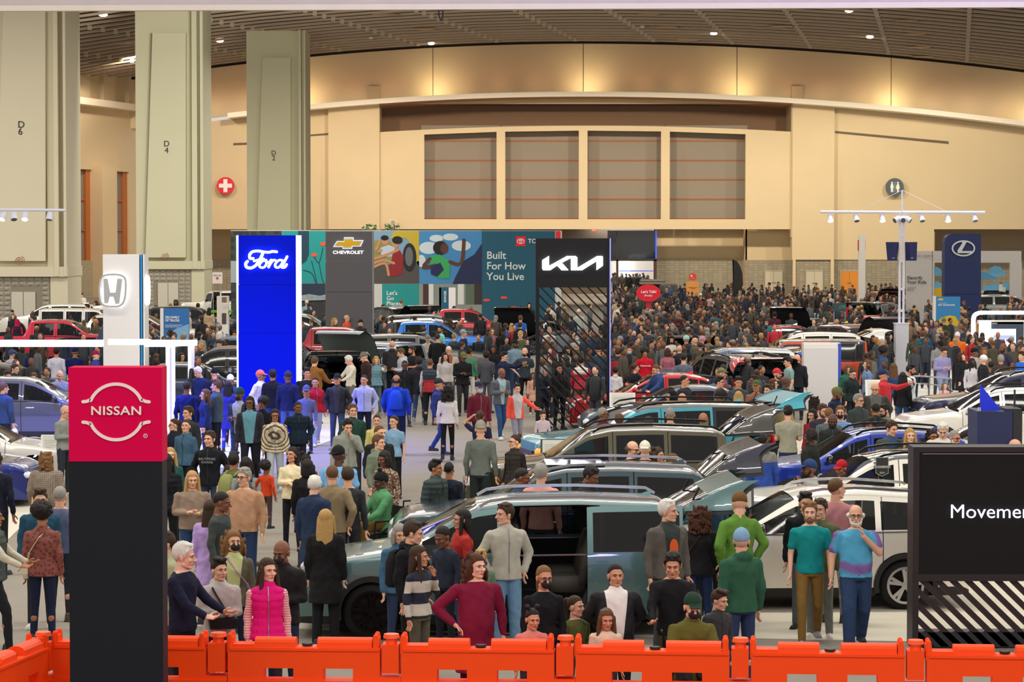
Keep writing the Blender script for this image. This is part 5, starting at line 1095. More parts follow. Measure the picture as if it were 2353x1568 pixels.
# badge on the white SUV's rear window and info boards
p = at_y(2030, 1072, 39.86)
o = empty('window_badge', (p.x - .02, 39.86, p.z), 0, 'shield-shaped award sticker on the dark rear window of the white SUV', 'sticker'); MB().poly([(-.10, .14), (.10, .14), (.10, -.11), (0, -.16), (-.10, -.11)], .004, 0).build('shield', mat('#9a9a98', .6, var=0), o); MB().poly([(-.09, .13), (.09, .13), (.09, -.10), (0, -.148), (-.09, -.10)], .004, -.003).build('shield_face', mat('#2a2a2c', .6, var=0), o)
MB().box(-.13, .13, -.008, -.004, -.03, .01).build('band', mat('#6c6c6a', .6), o); text('lettering', 'U.S.NEWS', .05, mat('#dddddd', .5, var=0), o, (0, -.012, -.01), .001); text('lettering', '2024', .04, mat('#cccccc', .5, var=0), o, (0, -.006, -.10), .001)
def info(u, v, s_, label, tilt=18, frame='#3a3a3a', w=.34, h=.44, ztop=1.25):
    p = at_z(u, v, ztop); o = empty('info_stand', (p.x, p.y, 0), 0, label, 'stand')
    MB().box(-w / 2 + .02, w / 2 - .02, .04, .10, 0, ztop - h * .6).build('stand_column', mat('#0c0c0e', .5), o)
    R = (math.radians(-tilt), 0, 0)
    MB().box(-w / 2 - .04, w / 2 + .04, -.015, .015, -h - .06, .02).build('board_frame', mat(frame, .5), o, loc=(0, 0, ztop), rot=R)
    s = MB().box(-w / 2, w / 2, -.02, -.016, -h, 0).build('info_sheet', mat('#cfcfc6', .7, var=.02), o, loc=(0, 0, ztop), rot=R)
    b = MB()
    for k in range(9): b.box(-w / 2 + .04, w / 2 - .05 - (k % 3) * .05, -.022, -.02, -.10 - k * .035, -.094 - k * .035)
    b.build('printed_lines', mat('#8d8d86', .7, var=0), o, loc=(0, 0, ztop), rot=R)
info(797, 1275, 175, 'black info stand with a printed sheet beside the front wing of the green minivan', ztop=1.0)
info(1700, 1122, 150, 'grey-framed info board left of the white crossover', frame='#5a5a5c')
info(1283, 1012, 115, 'info board with a price sheet at the nose of the cyan SUV', w=.6, h=.36)
info(1430, 905, 80, 'white angled info table right of the slatted pylon', w=.55, h=.3, frame='#e4e4e2')
info(2005, 875, 100, 'white tablet stand right of the white slab totem', w=.32, h=.45, frame='#e4e4e2')
info(120, 1002, 110, 'white info plate beside the slate crossover', w=.36, h=.24, frame='#e4e4e2', ztop=1.1)
# curved handrail on the stand at right
a = at_z(2112, 862, 1.05); c = at_z(2150, 868, 1.05); o = empty('handrail', (a.x, a.y, 0), 0, 'curved steel handrail beside the man in the lavender shirt', 'railing')
pts = [Vector((-.1 + i * .11, -.9 + .9 * math.cos(i * .32), 1.02)) for i in range(-2, 8)]; b = MB()
for p, q in zip(pts, pts[1:]): b.tube(p, q, .025)
b.build('rail', mat('#c9cacc', .2, 1), o); b = MB()
for p, q in zip(pts, pts[1:]): b.tube(p - Vector((0, 0, .22)), q - Vector((0, 0, .22)), .02)
b.build('rail', mat('#c9cacc', .2, 1), o)
for i in (0, 5, 9): MB().tube((pts[i].x, pts[i].y, 0), (pts[i].x, pts[i].y, 1.02), .03).build('rail_post', mat('#c9cacc', .2, 1), o)
# ------------------------------------------------------------------ people
# Joints for a 1.75 m figure facing -Y. s = side (-1 the figure's right, which shows on the left when it faces us)
ARMS = {  # (elbow, wrist, hand direction) for s=-1, then s=+1 as (x outwards, y, z)
 'down':  [((.238, .03, 1.13), (.246, -.04, .89), (0, -.1, -1)), ((.238, .03, 1.13), (.246, -.04, .89), (0, -.1, -1))],
 'swing': [((.25, .10, 1.16), (.25, .09, .91), (0, 0, -1)), ((.25, -.04, 1.15), (.24, -.20, .95), (0, -.5, -1))],
 'phone': [((.22, .00, 1.15), (.07, -.24, 1.17), (-.7, -.3, .4)), ((.22, .00, 1.15), (.08, -.23, 1.15), (-.7, -.3, .4))],
 'hold1': [((.25, .03, 1.14), (.27, -.03, .89), (0, -.1, -1)), ((.22, .00, 1.15), (.10, -.23, 1.19), (-.5, -.4, .5))],
 'cross': [((.23, -.03, 1.17), (-.04, -.19, 1.20), (-1, 0, .2)), ((.23, -.03, 1.17), (.02, -.22, 1.16), (-1, .1, .1))],
 'hip':   [((.40, .04, 1.20), (.22, -.06, 1.03), (-.7, -.2, -.6)), ((.25, .03, 1.14), (.26, -.03, .89), (0, -.1, -1))],
 'pocket':[((.30, .07, 1.17), (.22, -.03, .96), (-.2, -.2, -1)), ((.30, .07, 1.17), (.22, -.03, .96), (-.2, -.2, -1))],
 'chin':  [((.25, .03, 1.14), (.27, -.03, .89), (0, -.1, -1)), ((.24, -.10, 1.20), (.06, -.19, 1.42), (-.3, .2, 1))],
 'head':  [((.25, .03, 1.14), (.27, -.03, .89), (0, -.1, -1)), ((.36, -.05, 1.52), (.14, -.04, 1.68), (-1, .1, .3))],
 'reach': [((.25, .03, 1.14), (.27, -.03, .89), (0, -.1, -1)), ((.36, -.06, 1.24), (.50, -.22, 1.12), (.5, -.7, -.2))],
 'point': [((.25, .03, 1.14), (.27, -.03, .89), (0, -.1, -1)), ((.30, -.22, 1.34), (.28, -.48, 1.44), (0, -1, .3))],
 'lean':  [((.22, -.16, 1.18), (.20, -.36, 1.08), (0, -.9, -.1)), ((.22, -.16, 1.18), (.20, -.36, 1.08), (0, -.9, -.1))],
 'back':  [((.27, .10, 1.18), (.08, .19, 1.02), (-1, 0, -.2)), ((.27, .10, 1.18), (.08, .19, 1.02), (-1, 0, -.2))],
}
LEGS = {  # hip x, (knee), (ankle), toe dir
 'stand': [((.105, -.01, .50), (.12, .02, .085), (.25, -1)), ((.105, -.01, .50), (.12, .02, .085), (.25, -1))],
 'walk':  [((.10, -.17, .52), (.10, -.20, .10), (.1, -1)), ((.10, .02, .50), (.10, .26, .15), (.1, -1))],
 'sit':   [((.13, -.40, .56), (.13, -.42, .12), (.1, -1)), ((.13, -.40, .56), (.13, -.42, .12), (.1, -1))],
}
TORSO = {
 'm': [(.86, .155, .11), (.94, .165, .115), (1.02, .150, .108), (1.12, .145, .105), (1.24, .160, .112), (1.34, .178, .122), (1.41, .182, .108), (1.455, .150, .085), (1.485, .095, .072), (1.51, .062, .064)],
 'w': [(.86, .160, .118), (.94, .172, .122), (1.02, .150, .105), (1.11, .128, .095), (1.22, .140, .112), (1.32, .150, .130), (1.40, .155, .098), (1.445, .130, .078), (1.475, .080, .064), (1.51, .052, .056)],
 's': [(.86, .185, .145), (.94, .200, .160), (1.02, .205, .175), (1.12, .200, .175), (1.24, .200, .160), (1.34, .200, .148), (1.41, .198, .125), (1.455, .165, .098), (1.485, .105, .08), (1.51, .07, .072)],
}
TORSO['s'] = [(z, a * .94, b * .95) for z, a, b in TORSO['s']]
TORSO['k'] = TORSO['m']
VOX = .0125
def mirror(p, s): return Vector((p[0] * s, p[1], p[2]))
def hand_mb():
    h = MB()   # palm along -Z from the wrist at the origin, thumb at -Y
    h.ell((0, 0, -.045), (.017, .040, .052), 12, 8); h.cap((0, 0, .01), (0, 0, -.03), .024, .026, 8)
    for i, (y, L) in enumerate(((-.029, .066), (-.010, .076), (.010, .071), (.029, .055))):
        a = Vector((0, y, -.082)); b = a + Vector((-.008, y * .12, -L * .5)); c = b + Vector((-.026, y * .05, -L * .38))
        h.cap(a, b, .0095, .0088, 7); h.cap(b, c, .0088, .0075, 7)
    a = Vector((-.004, -.034, -.035)); b = Vector((-.020, -.062, -.062)); c = Vector((-.034, -.066, -.092))
    h.cap(a, b, .013, .0105, 7); h.cap(b, c, .0105, .0085, 7)
    return h
def head_mb(t):
    h = MB(); f = 1.0 if t != 'w' else .94
    h.ell((0, .014, 1.658), (.076, .096, .094), 20, 14); h.ell((0, -.022, 1.602), (.060 * f, .068, .084), 16, 12)
    h.ell((0, -.066, 1.540), (.026 * f, .024, .021)); h.cap((-.048 * f, -.01, 1.56), (-.012, -.062, 1.538), .020, .016); h.cap((.048 * f, -.01, 1.56), (.012, -.062, 1.538), .020, .016)
    h.cap((0, -.085, 1.640), (0, -.113, 1.606), .008, .0135, 8); h.ell((-.010, -.101, 1.602), (.009, .010, .008), 8, 6); h.ell((.010, -.101, 1.602), (.009, .010, .008), 8, 6)
    h.cap((-.045, -.070, 1.654), (0, -.086, 1.656), .010, .010, 8); h.cap((.045, -.070, 1.654), (0, -.086, 1.656), .010, .010, 8)
    for s in (-1, 1):
        h.ell((s * .036, -.068, 1.606), (.022, .020, .020)); h.ell((s * .078, .006, 1.622), (.009, .018, .031)); h.ell((s * .080, .018, 1.632), (.008, .010, .016))
    h.cap((-.016, -.083, 1.573), (.016, -.083, 1.573), .009, .009, 8); h.ell((0, -.084, 1.563), (.018, .009, .006))
    h.cap((0, .018, 1.55), (0, .016, 1.46), .052 * f, .062 * f, 14)
    return h
_HEAD = {}
def arrays(me):
    v = np.empty(len(me.vertices) * 3); me.vertices.foreach_get('co', v)
    me.calc_loop_triangles(); t = np.empty(len(me.loop_triangles) * 3, dtype=np.int32); me.loop_triangles.foreach_get('vertices', t)
    return v.reshape(-1, 3), t.reshape(-1, 3)
def lib_arrays(key, make, vox, dec):
    if key not in _HEAD:
        me = evaluated(make(), [('REMESH', dict(mode='VOXEL', voxel_size=vox)), ('SMOOTH', dict(factor=.5, iterations=2)), ('DECIMATE', dict(ratio=dec))])
        _HEAD[key] = arrays(me); bpy.data.meshes.remove(me)
    return _HEAD[key]
def head_matrix(t, hy, hp, big=1.0):
    piv = Vector((0, .016, 1.50))
    k = {'k': 1.30}.get(t, 1.09) * big
    return Matrix.Translation(piv) @ Euler((math.radians(hp), 0, math.radians(hy)), 'XYZ').to_matrix().to_4x4() @ Matrix.Scale(k, 4) @ Matrix.Translation(-piv)
def arm_pts(t, arms, s):
    e, w_, hd = ARMS[arms][0 if s < 0 else 1]
    dx = {'m': 0, 'w': -.02, 's': .035, 'k': 0}[t]
    sh = Vector(((.188 + dx * .6) * s, .005, 1.395 if t != 'w' else 1.390))
    return sh, mirror((e[0] + (dx if e[0] > .1 else 0), e[1], e[2]), s), mirror((w_[0] + (dx if w_[0] > .15 else 0), w_[1] - (.05 if t == 's' and w_[1] < -.1 else 0), w_[2]), s), mirror(hd, s)
def leg_pts(legs, s):
    k, a, td = LEGS[legs][0 if s < 0 else 1]; d = -.0
    return Vector((s * .088, 0, .90 if legs != 'sit' else .60)), mirror(k, s), mirror(a, s), Vector((td[0] * s, td[1], 0)).normalized()
def drop(legs): return -.36 if legs == 'sit' else 0.0
_BASE = {}
def base_arrays(t, arms, legs):
    key = (t, arms, legs)
    if key in _BASE: return _BASE[key]
    b = MB(); dz = drop(legs)
    b.loft([(0, 0, z + dz, rx * .96, ry * .96) for z, rx, ry in TORSO[t]])
    fat = {'m': 1, 'w': .88, 's': 1.18, 'k': 1.0}[t]
    for s in (-1, 1):
        sh, e, w_, hd = arm_pts(t, arms, s); D = Vector((0, 0, dz))
        b.ell(sh + D, (.050 * fat,) * 3); b.cap(sh + D, e + D, .048 * fat, .040 * fat); b.cap(e + D, w_ + D, .039 * fat, .026 * fat)
        h, k, a, td = leg_pts(legs, s)
        b.cap(h, k, .088 * fat, .056 * fat); b.cap(k, a, .054 * fat, .038 * fat); b.cap((k * .6 + a * .4) + Vector((0, .018, 0)), a * .6 + k * .4, .052 * fat, .040, 10)
        b.cap(a + Vector((0, .01, -.035)), a + td * .13 + Vector((0, 0, -.055)), .032, .026, 8)
    me = evaluated(b, [('REMESH', dict(mode='VOXEL', voxel_size=VOX)), ('SMOOTH', dict(factor=.5, iterations=4)), ('DECIMATE', dict(ratio=.30))])
    V, T = arrays(me); bpy.data.meshes.remove(me)
    for s in (-1, 1):
        sh, e, w_, hd = arm_pts(t, arms, s); hv, ht = lib_arrays('hand', hand_mb, .0045, .35)
        z = -Vector(hd).normalized(); thumb = Vector((0, -1, 0.25)) if abs(z.y) < .8 else Vector((-s, 0, .4))
        y = -(thumb - z * thumb.dot(z)).normalized(); x = y.cross(z)
        R = np.array([x, y, z]).T * (.94 if t == 'w' else 1.0); hh = hv.copy()
        if s > 0: hh[:, 0] *= -1
        hh = hh @ R.T + np.array(w_ + Vector((0, 0, dz))); tt = ht if s < 0 else ht[:, ::-1]
        n0 = len(V); T = np.vstack([T, tt + len(V)]); V = np.vstack([V, hh]); wv = np.array(w_ + Vector((0, 0, dz)))
        A = np.argsort(((V[:n0] - wv) ** 2).sum(1))[:60]; B = n0 + np.argsort(((hh - wv) ** 2).sum(1))[:60]; T = bridge(V, T, A, B)
    _BASE[key] = (V, T); return _BASE[key]
def bridge(V, T, A, B):
    'stitch two overlapping shells at their nearest pair so the figure is one connected surface'
    a = V[A]; b = V[B]; d = ((a[:, None, ::1] - b[None]) ** 2).sum(2); i, j = np.unravel_index(d.argmin(), d.shape); i, j = A[i], B[j]; k = T[(T == j).any(1)][0]; k2 = [q for q in k if q != j][0]
    return np.vstack([T, [[i, j, k2]]])
def mesh_from(V, T, name):
    me = bpy.data.meshes.new(name); me.vertices.add(len(V)); me.vertices.foreach_set('co', np.asarray(V, dtype=np.float32).ravel())
    me.loops.add(len(T) * 3); me.loops.foreach_set('vertex_index', np.asarray(T, dtype=np.int32).ravel())
    me.polygons.add(len(T)); me.polygons.foreach_set('loop_start', np.arange(0, len(T) * 3, 3, dtype=np.int32))
    me.polygons.foreach_set('use_smooth', [True] * len(T)); me.update(calc_edges=True); return me
_BODY = {}
def body_mesh(t, arms, legs, hy, hp, lod):
    key = (t, arms, legs, hy, hp, lod)
    if key in _BODY: return _BODY[key]
    V, T = base_arrays(t, arms, legs)
    hv, ht = lib_arrays('head' + ('w' if t == 'w' else 'm') + str(lod), lambda: head_mb(t), .0045 if lod == 0 else .008, .3 if lod == 0 else .35)
    M = np.array(Matrix.Translation((0, 0, drop(legs))) @ head_matrix(t, hy, hp)); hh = hv @ M[:3, :3].T + M[:3, 3]
    VV = np.vstack([V, hh]); TT = np.vstack([T, ht + len(V)]); nk = np.array([0, 0, 1.47 + drop(legs)])
    TT = bridge(VV, TT, np.argsort(((V - nk) ** 2).sum(1))[:60], len(V) + np.argsort(((hh - nk) ** 2).sum(1))[:60])
    _BODY[key] = mesh_from(VV, TT, 'body'); return _BODY[key]
_CL = {}
def wrinkle(V, amp, seed=0):
    x, y, z = V[:, 0], V[:, 1], V[:, 2]
    n = np.sin(z * 26 + np.sin(x * 19 + seed) * 2.6 + y * 12) * .6 + np.sin(z * 61 + x * 37 + y * 29) * .3 + np.sin(x * 47 - z * 23) * .2
    c = np.array([0, 0, 0.0]); d = V.copy(); d[:, 2] = 0; L = np.linalg.norm(d, axis=1, keepdims=True) + 1e-6
    return V + d / L * (n * amp)[:, None]
def top_mesh(t, arms, legs, style):
    """style: tee, long, jacket, puffer, hoodie, coat, dress, vest"""
    key = ('top', t, arms, legs, style)
    if key in _CL: return _CL[key]
    b = MB(); dz = drop(legs); D = Vector((0, 0, dz))
    inf = {'tee': .014, 'long': .014, 'jacket': .026, 'puffer': .040, 'hoodie': .026, 'coat': .036, 'dress': .014, 'vest': .036, 'poncho': .03}[style]
    fat = {'m': 1, 'w': .88, 's': 1.18, 'k': 1.0}[t]
    hem = {'tee': .90, 'long': .90, 'jacket': .87, 'puffer': .86, 'hoodie': .88, 'coat': .58, 'dress': .50, 'vest': .88, 'poncho': .80}[style]
    rings = [(z, rx + inf, ry + inf) for z, rx, ry in TORSO[t] if z > hem + .01 or z >= 1.0]
    if legs == 'sit': hem = max(hem, .86)
    z0, rx0, ry0 = rings[0]
    if style in ('coat', 'dress') and legs != 'sit':
        fl = .05 if style == 'dress' else .015
        rings = [(hem, .17 + inf + fl, .15 + inf + fl), (hem + .15, .175 + inf + fl * .5, .145 + inf)] + rings
    else: rings = [(hem, rx0 + .006, ry0 + .006)] + rings
    rings = [r for r in rings if r[0] < 1.48] + [(1.488, .078 + inf * .6, .074 + inf * .6)]
    if style in ('jacket', 'coat', 'puffer', 'vest'): rings += [(1.530, .066, .068)]
    if style == 'hoodie': rings += [(1.515, .075, .078)]
    b.loft([(0, 0, z + dz, rx, ry) for z, rx, ry in rings], pw=2.2)
    for s in (-1, 1):
        sh, e, w_, hd = arm_pts(t, arms, s); i2 = inf * .75
        if style == 'vest': b.ell(sh + D + Vector((-s * .03, 0, 0)), (.062, .062, .062)); continue
        b.ell(sh + D, (.050 * fat + i2,) * 3)
        if style == 'tee': b.cap(sh + D, sh.lerp(e, .62) + D, .052 * fat + i2, .050 * fat + i2)
        else:
            b.cap(sh + D, e + D, .049 * fat + i2, .041 * fat + i2); b.cap(e + D, e.lerp(w_, .93) + D, .041 * fat + i2, .031 + i2 * .7)
    if style == 'hoodie': b.ell((0, .085, 1.485 + dz), (.105, .058, .065)); b.cap((-.075, .04, 1.505 + dz), (-.03, -.06, 1.49 + dz), .026, .02); b.cap((.075, .04, 1.505 + dz), (.03, -.06, 1.49 + dz), .026, .02)
    if style == 'poncho': b.loft([(0, 0, .80, .30, .20), (0, 0, 1.0, .28, .18), (0, 0, 1.25, .24, .16), (0, 0, 1.4, .2, .13), (0, 0, 1.5, .09, .09)])
    me = evaluated(b, [('REMESH', dict(mode='VOXEL', voxel_size=VOX)), ('SMOOTH', dict(factor=.5, iterations=3)), ('DECIMATE', dict(ratio=.5))])
    V, T = arrays(me); bpy.data.meshes.remove(me)
    if style in ('puffer', 'vest'):
        d = V.copy(); d[:, 2] = 0; L = np.linalg.norm(d, axis=1, keepdims=True) + 1e-6
        V = V + d / L * ((np.abs(np.sin(V[:, 2] * 36)) - .6) * .017)[:, None]
    else: V = wrinkle(V, .0075)
    _CL[key] = mesh_from(V, T, 'top'); return _CL[key]
def zip_mesh(t, arms, legs, style):
    key = ('zip', t, arms, legs, style)
    if key in _CL: return _CL[key]
    me = top_mesh(t, arms, legs, style); V, _ = arrays(me); b = MB(); pts = []
    for z in np.linspace(V[:, 2].min() + .03, V[:, 2].max() - .05, 12):
        q = V[(np.abs(V[:, 2] - z) < .03) & (np.abs(V[:, 0]) < .03)]
        if len(q): pts.append((0, q[:, 1].min() - .002, z))
    for p, q in zip(pts, pts[1:]): b.bar(p, q, .010, .006)
    _CL[key] = b.mesh('zip'); return _CL[key]
def legs_mesh(t, legs, style):
    key = ('legs', t, legs, style)
    if key in _CL: return _CL[key]
    b = MB(); fat = {'m': 1, 'w': .90, 's': 1.16, 'k': 1.0}[t]; wide = {'slim': .006, 'loose': .022, 'flare': .014}[style]; dz = drop(legs)
    b.loft([(0, 0, z + dz, rx + .006 + wide * .3, ry + .006 + wide * .3) for z, rx, ry in TORSO[t] if z < 1.0])
    for s in (-1, 1):
        h, k, a, td = leg_pts(legs, s)
        b.cap(h + Vector((0, 0, .02)), k, .090 * fat + wide * .6, .060 * fat + wide); b.cap(k, a + Vector((0, 0, .0)), .058 * fat + wide, .044 * fat + wide)
        if style == 'flare': b.cap(k.lerp(a, .5), a, .055, .085)
    me = evaluated(b, [('REMESH', dict(mode='VOXEL', voxel_size=VOX)), ('SMOOTH', dict(factor=.5, iterations=3)), ('DECIMATE', dict(ratio=.45))])
    V, T = arrays(me); bpy.data.meshes.remove(me)
    lo = .045
    V[:, 2] = np.maximum(V[:, 2], lo); V = V + 0; n = np.sin(V[:, 2] * 45 + V[:, 0] * 30) * .0035; V[:, 1] += n
    _CL[key] = mesh_from(V, T, 'trousers'); return _CL[key]
def shoe_mesh():
    if 'shoe' in _CL: return _CL['shoe']
    b = MB(); b.cap((0, .045, .045), (0, -.14, .032), .044, .036, 10); b.cap((0, .04, .085), (0, .03, .05), .042, .045, 10); b.box(-.043, .043, -.165, .085, .0, .02)
    _CL['shoe'] = evaluated(b, [('REMESH', dict(mode='VOXEL', voxel_size=.010)), ('SMOOTH', dict(factor=.5, iterations=2)), ('DECIMATE', dict(ratio=.3))]); return _CL['shoe']
def cut_cap(rx, ry, rz, zf, zb, cy=.016, cz=1.664, low=None):
    "ellipsoid cap kept above a slanted plane running from zf at the brow to zb at the nape, as a closed shell"
    b = MB(); n, m = 28, 18; vs = []
    for j in range(m + 1):
        p = math.pi / 2 - (math.pi * .80) * j / m
        for i in range(n):
            a = 2 * math.pi * i / n; x = rx * math.cos(p) * math.cos(a); y = cy + ry * math.cos(p) * math.sin(a); z = cz + rz * math.sin(p)
            f = min(1, max(0, (y + .085) / .18)); f = f * f * (3 - 2 * f)
            zc = zf + (zb - zf) * max(f, min(1, (abs(x) / rx) ** 4 * .62))
            if z < zc:
                z = zc; x *= .9; y = cy + (y - cy) * .9
            elif z - zc < .035:
                q = .90 + .10 * math.sqrt((z - zc) / .035); x *= q; y = cy + (y - cy) * q
            vs.append((x, y, z))
    fs = []
    for j in range(m):
        for i in range(n):
            k = (i + 1) % n; fs.append((j * n + i, (j + 1) * n + i, (j + 1) * n + k, j * n + k))
    fs.append(tuple(range(m * n, (m + 1) * n))); b.add(vs, fs); return b
def hair_mesh(kind):
    key = ('hair', kind)
    if key in _CL: return _CL[key]
    rnd = random.Random(len(kind) * 7 + ord(kind[0])); vox = .007; dec = .4; amp = .0022
    if kind == 'short':
        b = cut_cap(.086, .107, .108, 1.700, 1.575)
        for s in (-1, 1): b.cap((s * .074, -.035, 1.69), (s * .076, -.018, 1.625), .014, .006, 6)
        for i in range(26): a = rnd.uniform(0, 6.28); r = rnd.uniform(0, .06); b.ell((r * math.cos(a), .01 + r * 1.2 * math.sin(a), 1.755 - r * .25), (.022, .026, .016), 8, 5)
    elif kind == 'buzz': b = cut_cap(.0785, .099, .0965, 1.695, 1.58); amp = .0005
    elif kind == 'quiff':
        b = cut_cap(.085, .106, .106, 1.698, 1.575)
        for i in range(9): b.ell((rnd.uniform(-.05, .05), rnd.uniform(-.07, .03), 1.745 + rnd.uniform(-.01, .012)), (.035, .04, .025), 8, 6)
    elif kind == 'fringe':
        b = MB(); b.cap((-.080, .0, 1.635), (-.076, .055, 1.63), .020, .032); b.cap((.080, .0, 1.635), (.076, .055, 1.63), .020, .032)
        b.cap((-.066, .06, 1.615), (0, .098, 1.62), .022, .024); b.cap((.066, .06, 1.615), (0, .098, 1.62), .022, .024); b.cap((-.05, .07, 1.66), (.05, .07, 1.66), .025, .025)
    elif kind == 'bob':
        b = cut_cap(.086, .106, .103, 1.690, 1.60); b.loft([(0, .045, 1.50, .085, .065), (0, .04, 1.56, .098, .078), (0, .03, 1.64, .094, .085), (0, .02, 1.70, .07, .07)])
        for s in (-1, 1): b.cap((s * .082, -.02, 1.65), (s * .090, -.035, 1.53), .026, .022)
    elif kind in ('long', 'straight'):
        b = cut_cap(.086, .106, .103, 1.700, 1.60); L = 1.30 if kind == 'long' else 1.22
        b.loft([(0, .075, L, .07, .025), (0, .085, L + .1, .105, .04), (0, .07, 1.50, .10, .055), (0, .045, 1.60, .095, .075), (0, .03, 1.68, .08, .075)])
        for s in (-1, 1): b.cap((s * .080, -.02, 1.66), (s * .092, -.03, 1.52), .024, .026); b.cap((s * .092, -.03, 1.52), (s * .115, -.05, L + .06), .026, .020)
        amp = .003
    elif kind in ('curly', 'bigcurl'):
        b = cut_cap(.088, .108, .106, 1.698, 1.60); R = 1.0 if kind == 'curly' else 1.25
        b.loft([(0, .05, 1.44 if R > 1.1 else 1.50, .08 * R, .05), (0, .05, 1.55, .098 * R, .075), (0, .04, 1.64, .098 * R, .08), (0, .03, 1.71, .08, .075)])
        for i in range(170):
            a = rnd.uniform(-.30, math.pi + .30); z = rnd.uniform(1.42 if R > 1.1 else 1.48, 1.76); r = .104 * R if z < 1.69 else .078; q = rnd.uniform(.012, .019)
            b.ell((math.cos(a) * r, .03 + math.sin(a) * r * .9, z), (q, q, q * 1.4), 7, 5)
        vox = .006; amp = .003
    elif kind == 'afro':
        b = MB(); b.ell((0, .04, 1.70), (.125, .125, .118), 20, 14)
        for i in range(70):
            a = rnd.uniform(0, 6.28); p = rnd.uniform(-.5, 1.4); b.ell((.118 * math.cos(p) * math.cos(a), .04 + .118 * math.cos(p) * abs(math.sin(a)), 1.70 + .11 * math.sin(p)), (.025,) * 3, 6, 5)
        vox = .009
    elif kind in ('pony', 'bun', 'buns'):
        b = cut_cap(.081, .101, .099, 1.705, 1.59); amp = .001
        if kind == 'pony': b.ell((0, .125, 1.70), (.03, .035, .03)); b.cap((0, .14, 1.69), (0, .16, 1.52), .03, .028); b.cap((0, .16, 1.52), (0, .15, 1.40), .028, .012)
        elif kind == 'bun': b.ell((0, .095, 1.735), (.042, .042, .04))
        else: b.ell((-.06, .03, 1.775), (.034, .034, .03)); b.ell((.06, .03, 1.775), (.034, .034, .03)); b.ell((0, .07, 1.60), (.07, .05, .06))
    elif kind == 'dreads':
        b = cut_cap(.085, .105, .104, 1.700, 1.60)
        for i in range(46):
            a = rnd.uniform(-.55, math.pi + .55); x, y = math.cos(a) * .088, .02 + math.sin(a) * .09
            b.cap((x * .7, y * .7, 1.73), (x, y, 1.60), .011, .012, 6); b.cap((x, y, 1.60), (x * 1.15, y + rnd.uniform(-.01, .03), rnd.uniform(1.28, 1.42)), .012, .008, 6)
        vox = .007
    elif kind == 'locs':
        b = cut_cap(.088, .106, .108, 1.700, 1.60)
        for i in range(60):
            a = rnd.uniform(-.6, math.pi + .6); x, y = math.cos(a) * .088, .02 + math.sin(a) * .09
            b.cap((x * .6, y * .6, 1.755), (x * 1.05, y, rnd.uniform(1.58, 1.66)), .012, .009, 6)
    elif kind in ('cap', 'capback'):
        b = cut_cap(.086, .107, .108, 1.672, 1.640, cz=1.668); s = -1 if kind == 'cap' else 1
        for i in range(7):
            t = i / 6; b.cap((-.062 + .01 * t, s * (.075 + .075 * t), 1.682 - .018 * t), (.062 - .01 * t, s * (.075 + .075 * t), 1.682 - .018 * t), .006, .006, 6)
        b.ell((0, .016, 1.776), (.009, .009, .006), 8, 6); amp = 0; vox = .006
    elif kind == 'bucket':
        b = cut_cap(.088, .108, .104, 1.68, 1.66); b.loft([(0, .01, 1.665, .125, .145), (0, .01, 1.675, .12, .14), (0, .012, 1.70, .088, .108)]); amp = 0
    elif kind == 'beanie':
        b = cut_cap(.088, .109, .118, 1.672, 1.62); b.loft([(0, .012, 1.655, .086, .104), (0, .013, 1.665, .092, .111), (0, .014, 1.70, .092, .110), (0, .015, 1.71, .086, .104)]); amp = .001
    elif kind == 'pompom':
        b = cut_cap(.090, .111, .118, 1.672, 1.60); b.ell((0, .015, 1.80), (.035, .035, .032)); amp = .002
    elif kind == 'turban':
        b = MB()
        for i in range(7):
            t = i / 6; z = 1.66 + .105 * t; r = .102 * math.sqrt(max(.12, 1 - (t * .95) ** 2.4)); b.loft([(0, .012, z - .014, r * .9, r * 1.05), (0, .012, z, r, r * 1.15), (0, .012, z + .014, r * .9, r * 1.05)])
        amp = 0
    elif kind == 'hood':
        b = cut_cap(.096, .118, .112, 1.712, 1.56); b.loft([(0, .05, 1.46, .11, .08), (0, .045, 1.54, .10, .085), (0, .03, 1.64, .098, .092), (0, .02, 1.70, .08, .085)])
        for s in (-1, 1): b.cap((s * .080, -.05, 1.66), (s * .075, -.06, 1.52), .020, .022)
        amp = 0
    me = evaluated(b, [('REMESH', dict(mode='VOXEL', voxel_size=vox)), ('SMOOTH', dict(factor=.5, iterations=2)), ('DECIMATE', dict(ratio=dec))])
    V, T = arrays(me); bpy.data.meshes.remove(me)
    if amp:
        c = np.array([0, .02, 1.65]); d = V - c; L = np.linalg.norm(d, axis=1, keepdims=True); ang = np.arctan2(d[:, 1], d[:, 0])
        V = V + d / L * (np.sin(ang * 34 + V[:, 2] * 20) * amp)[:, None]
    _CL[key] = mesh_from(V, T, kind); return _CL[key]
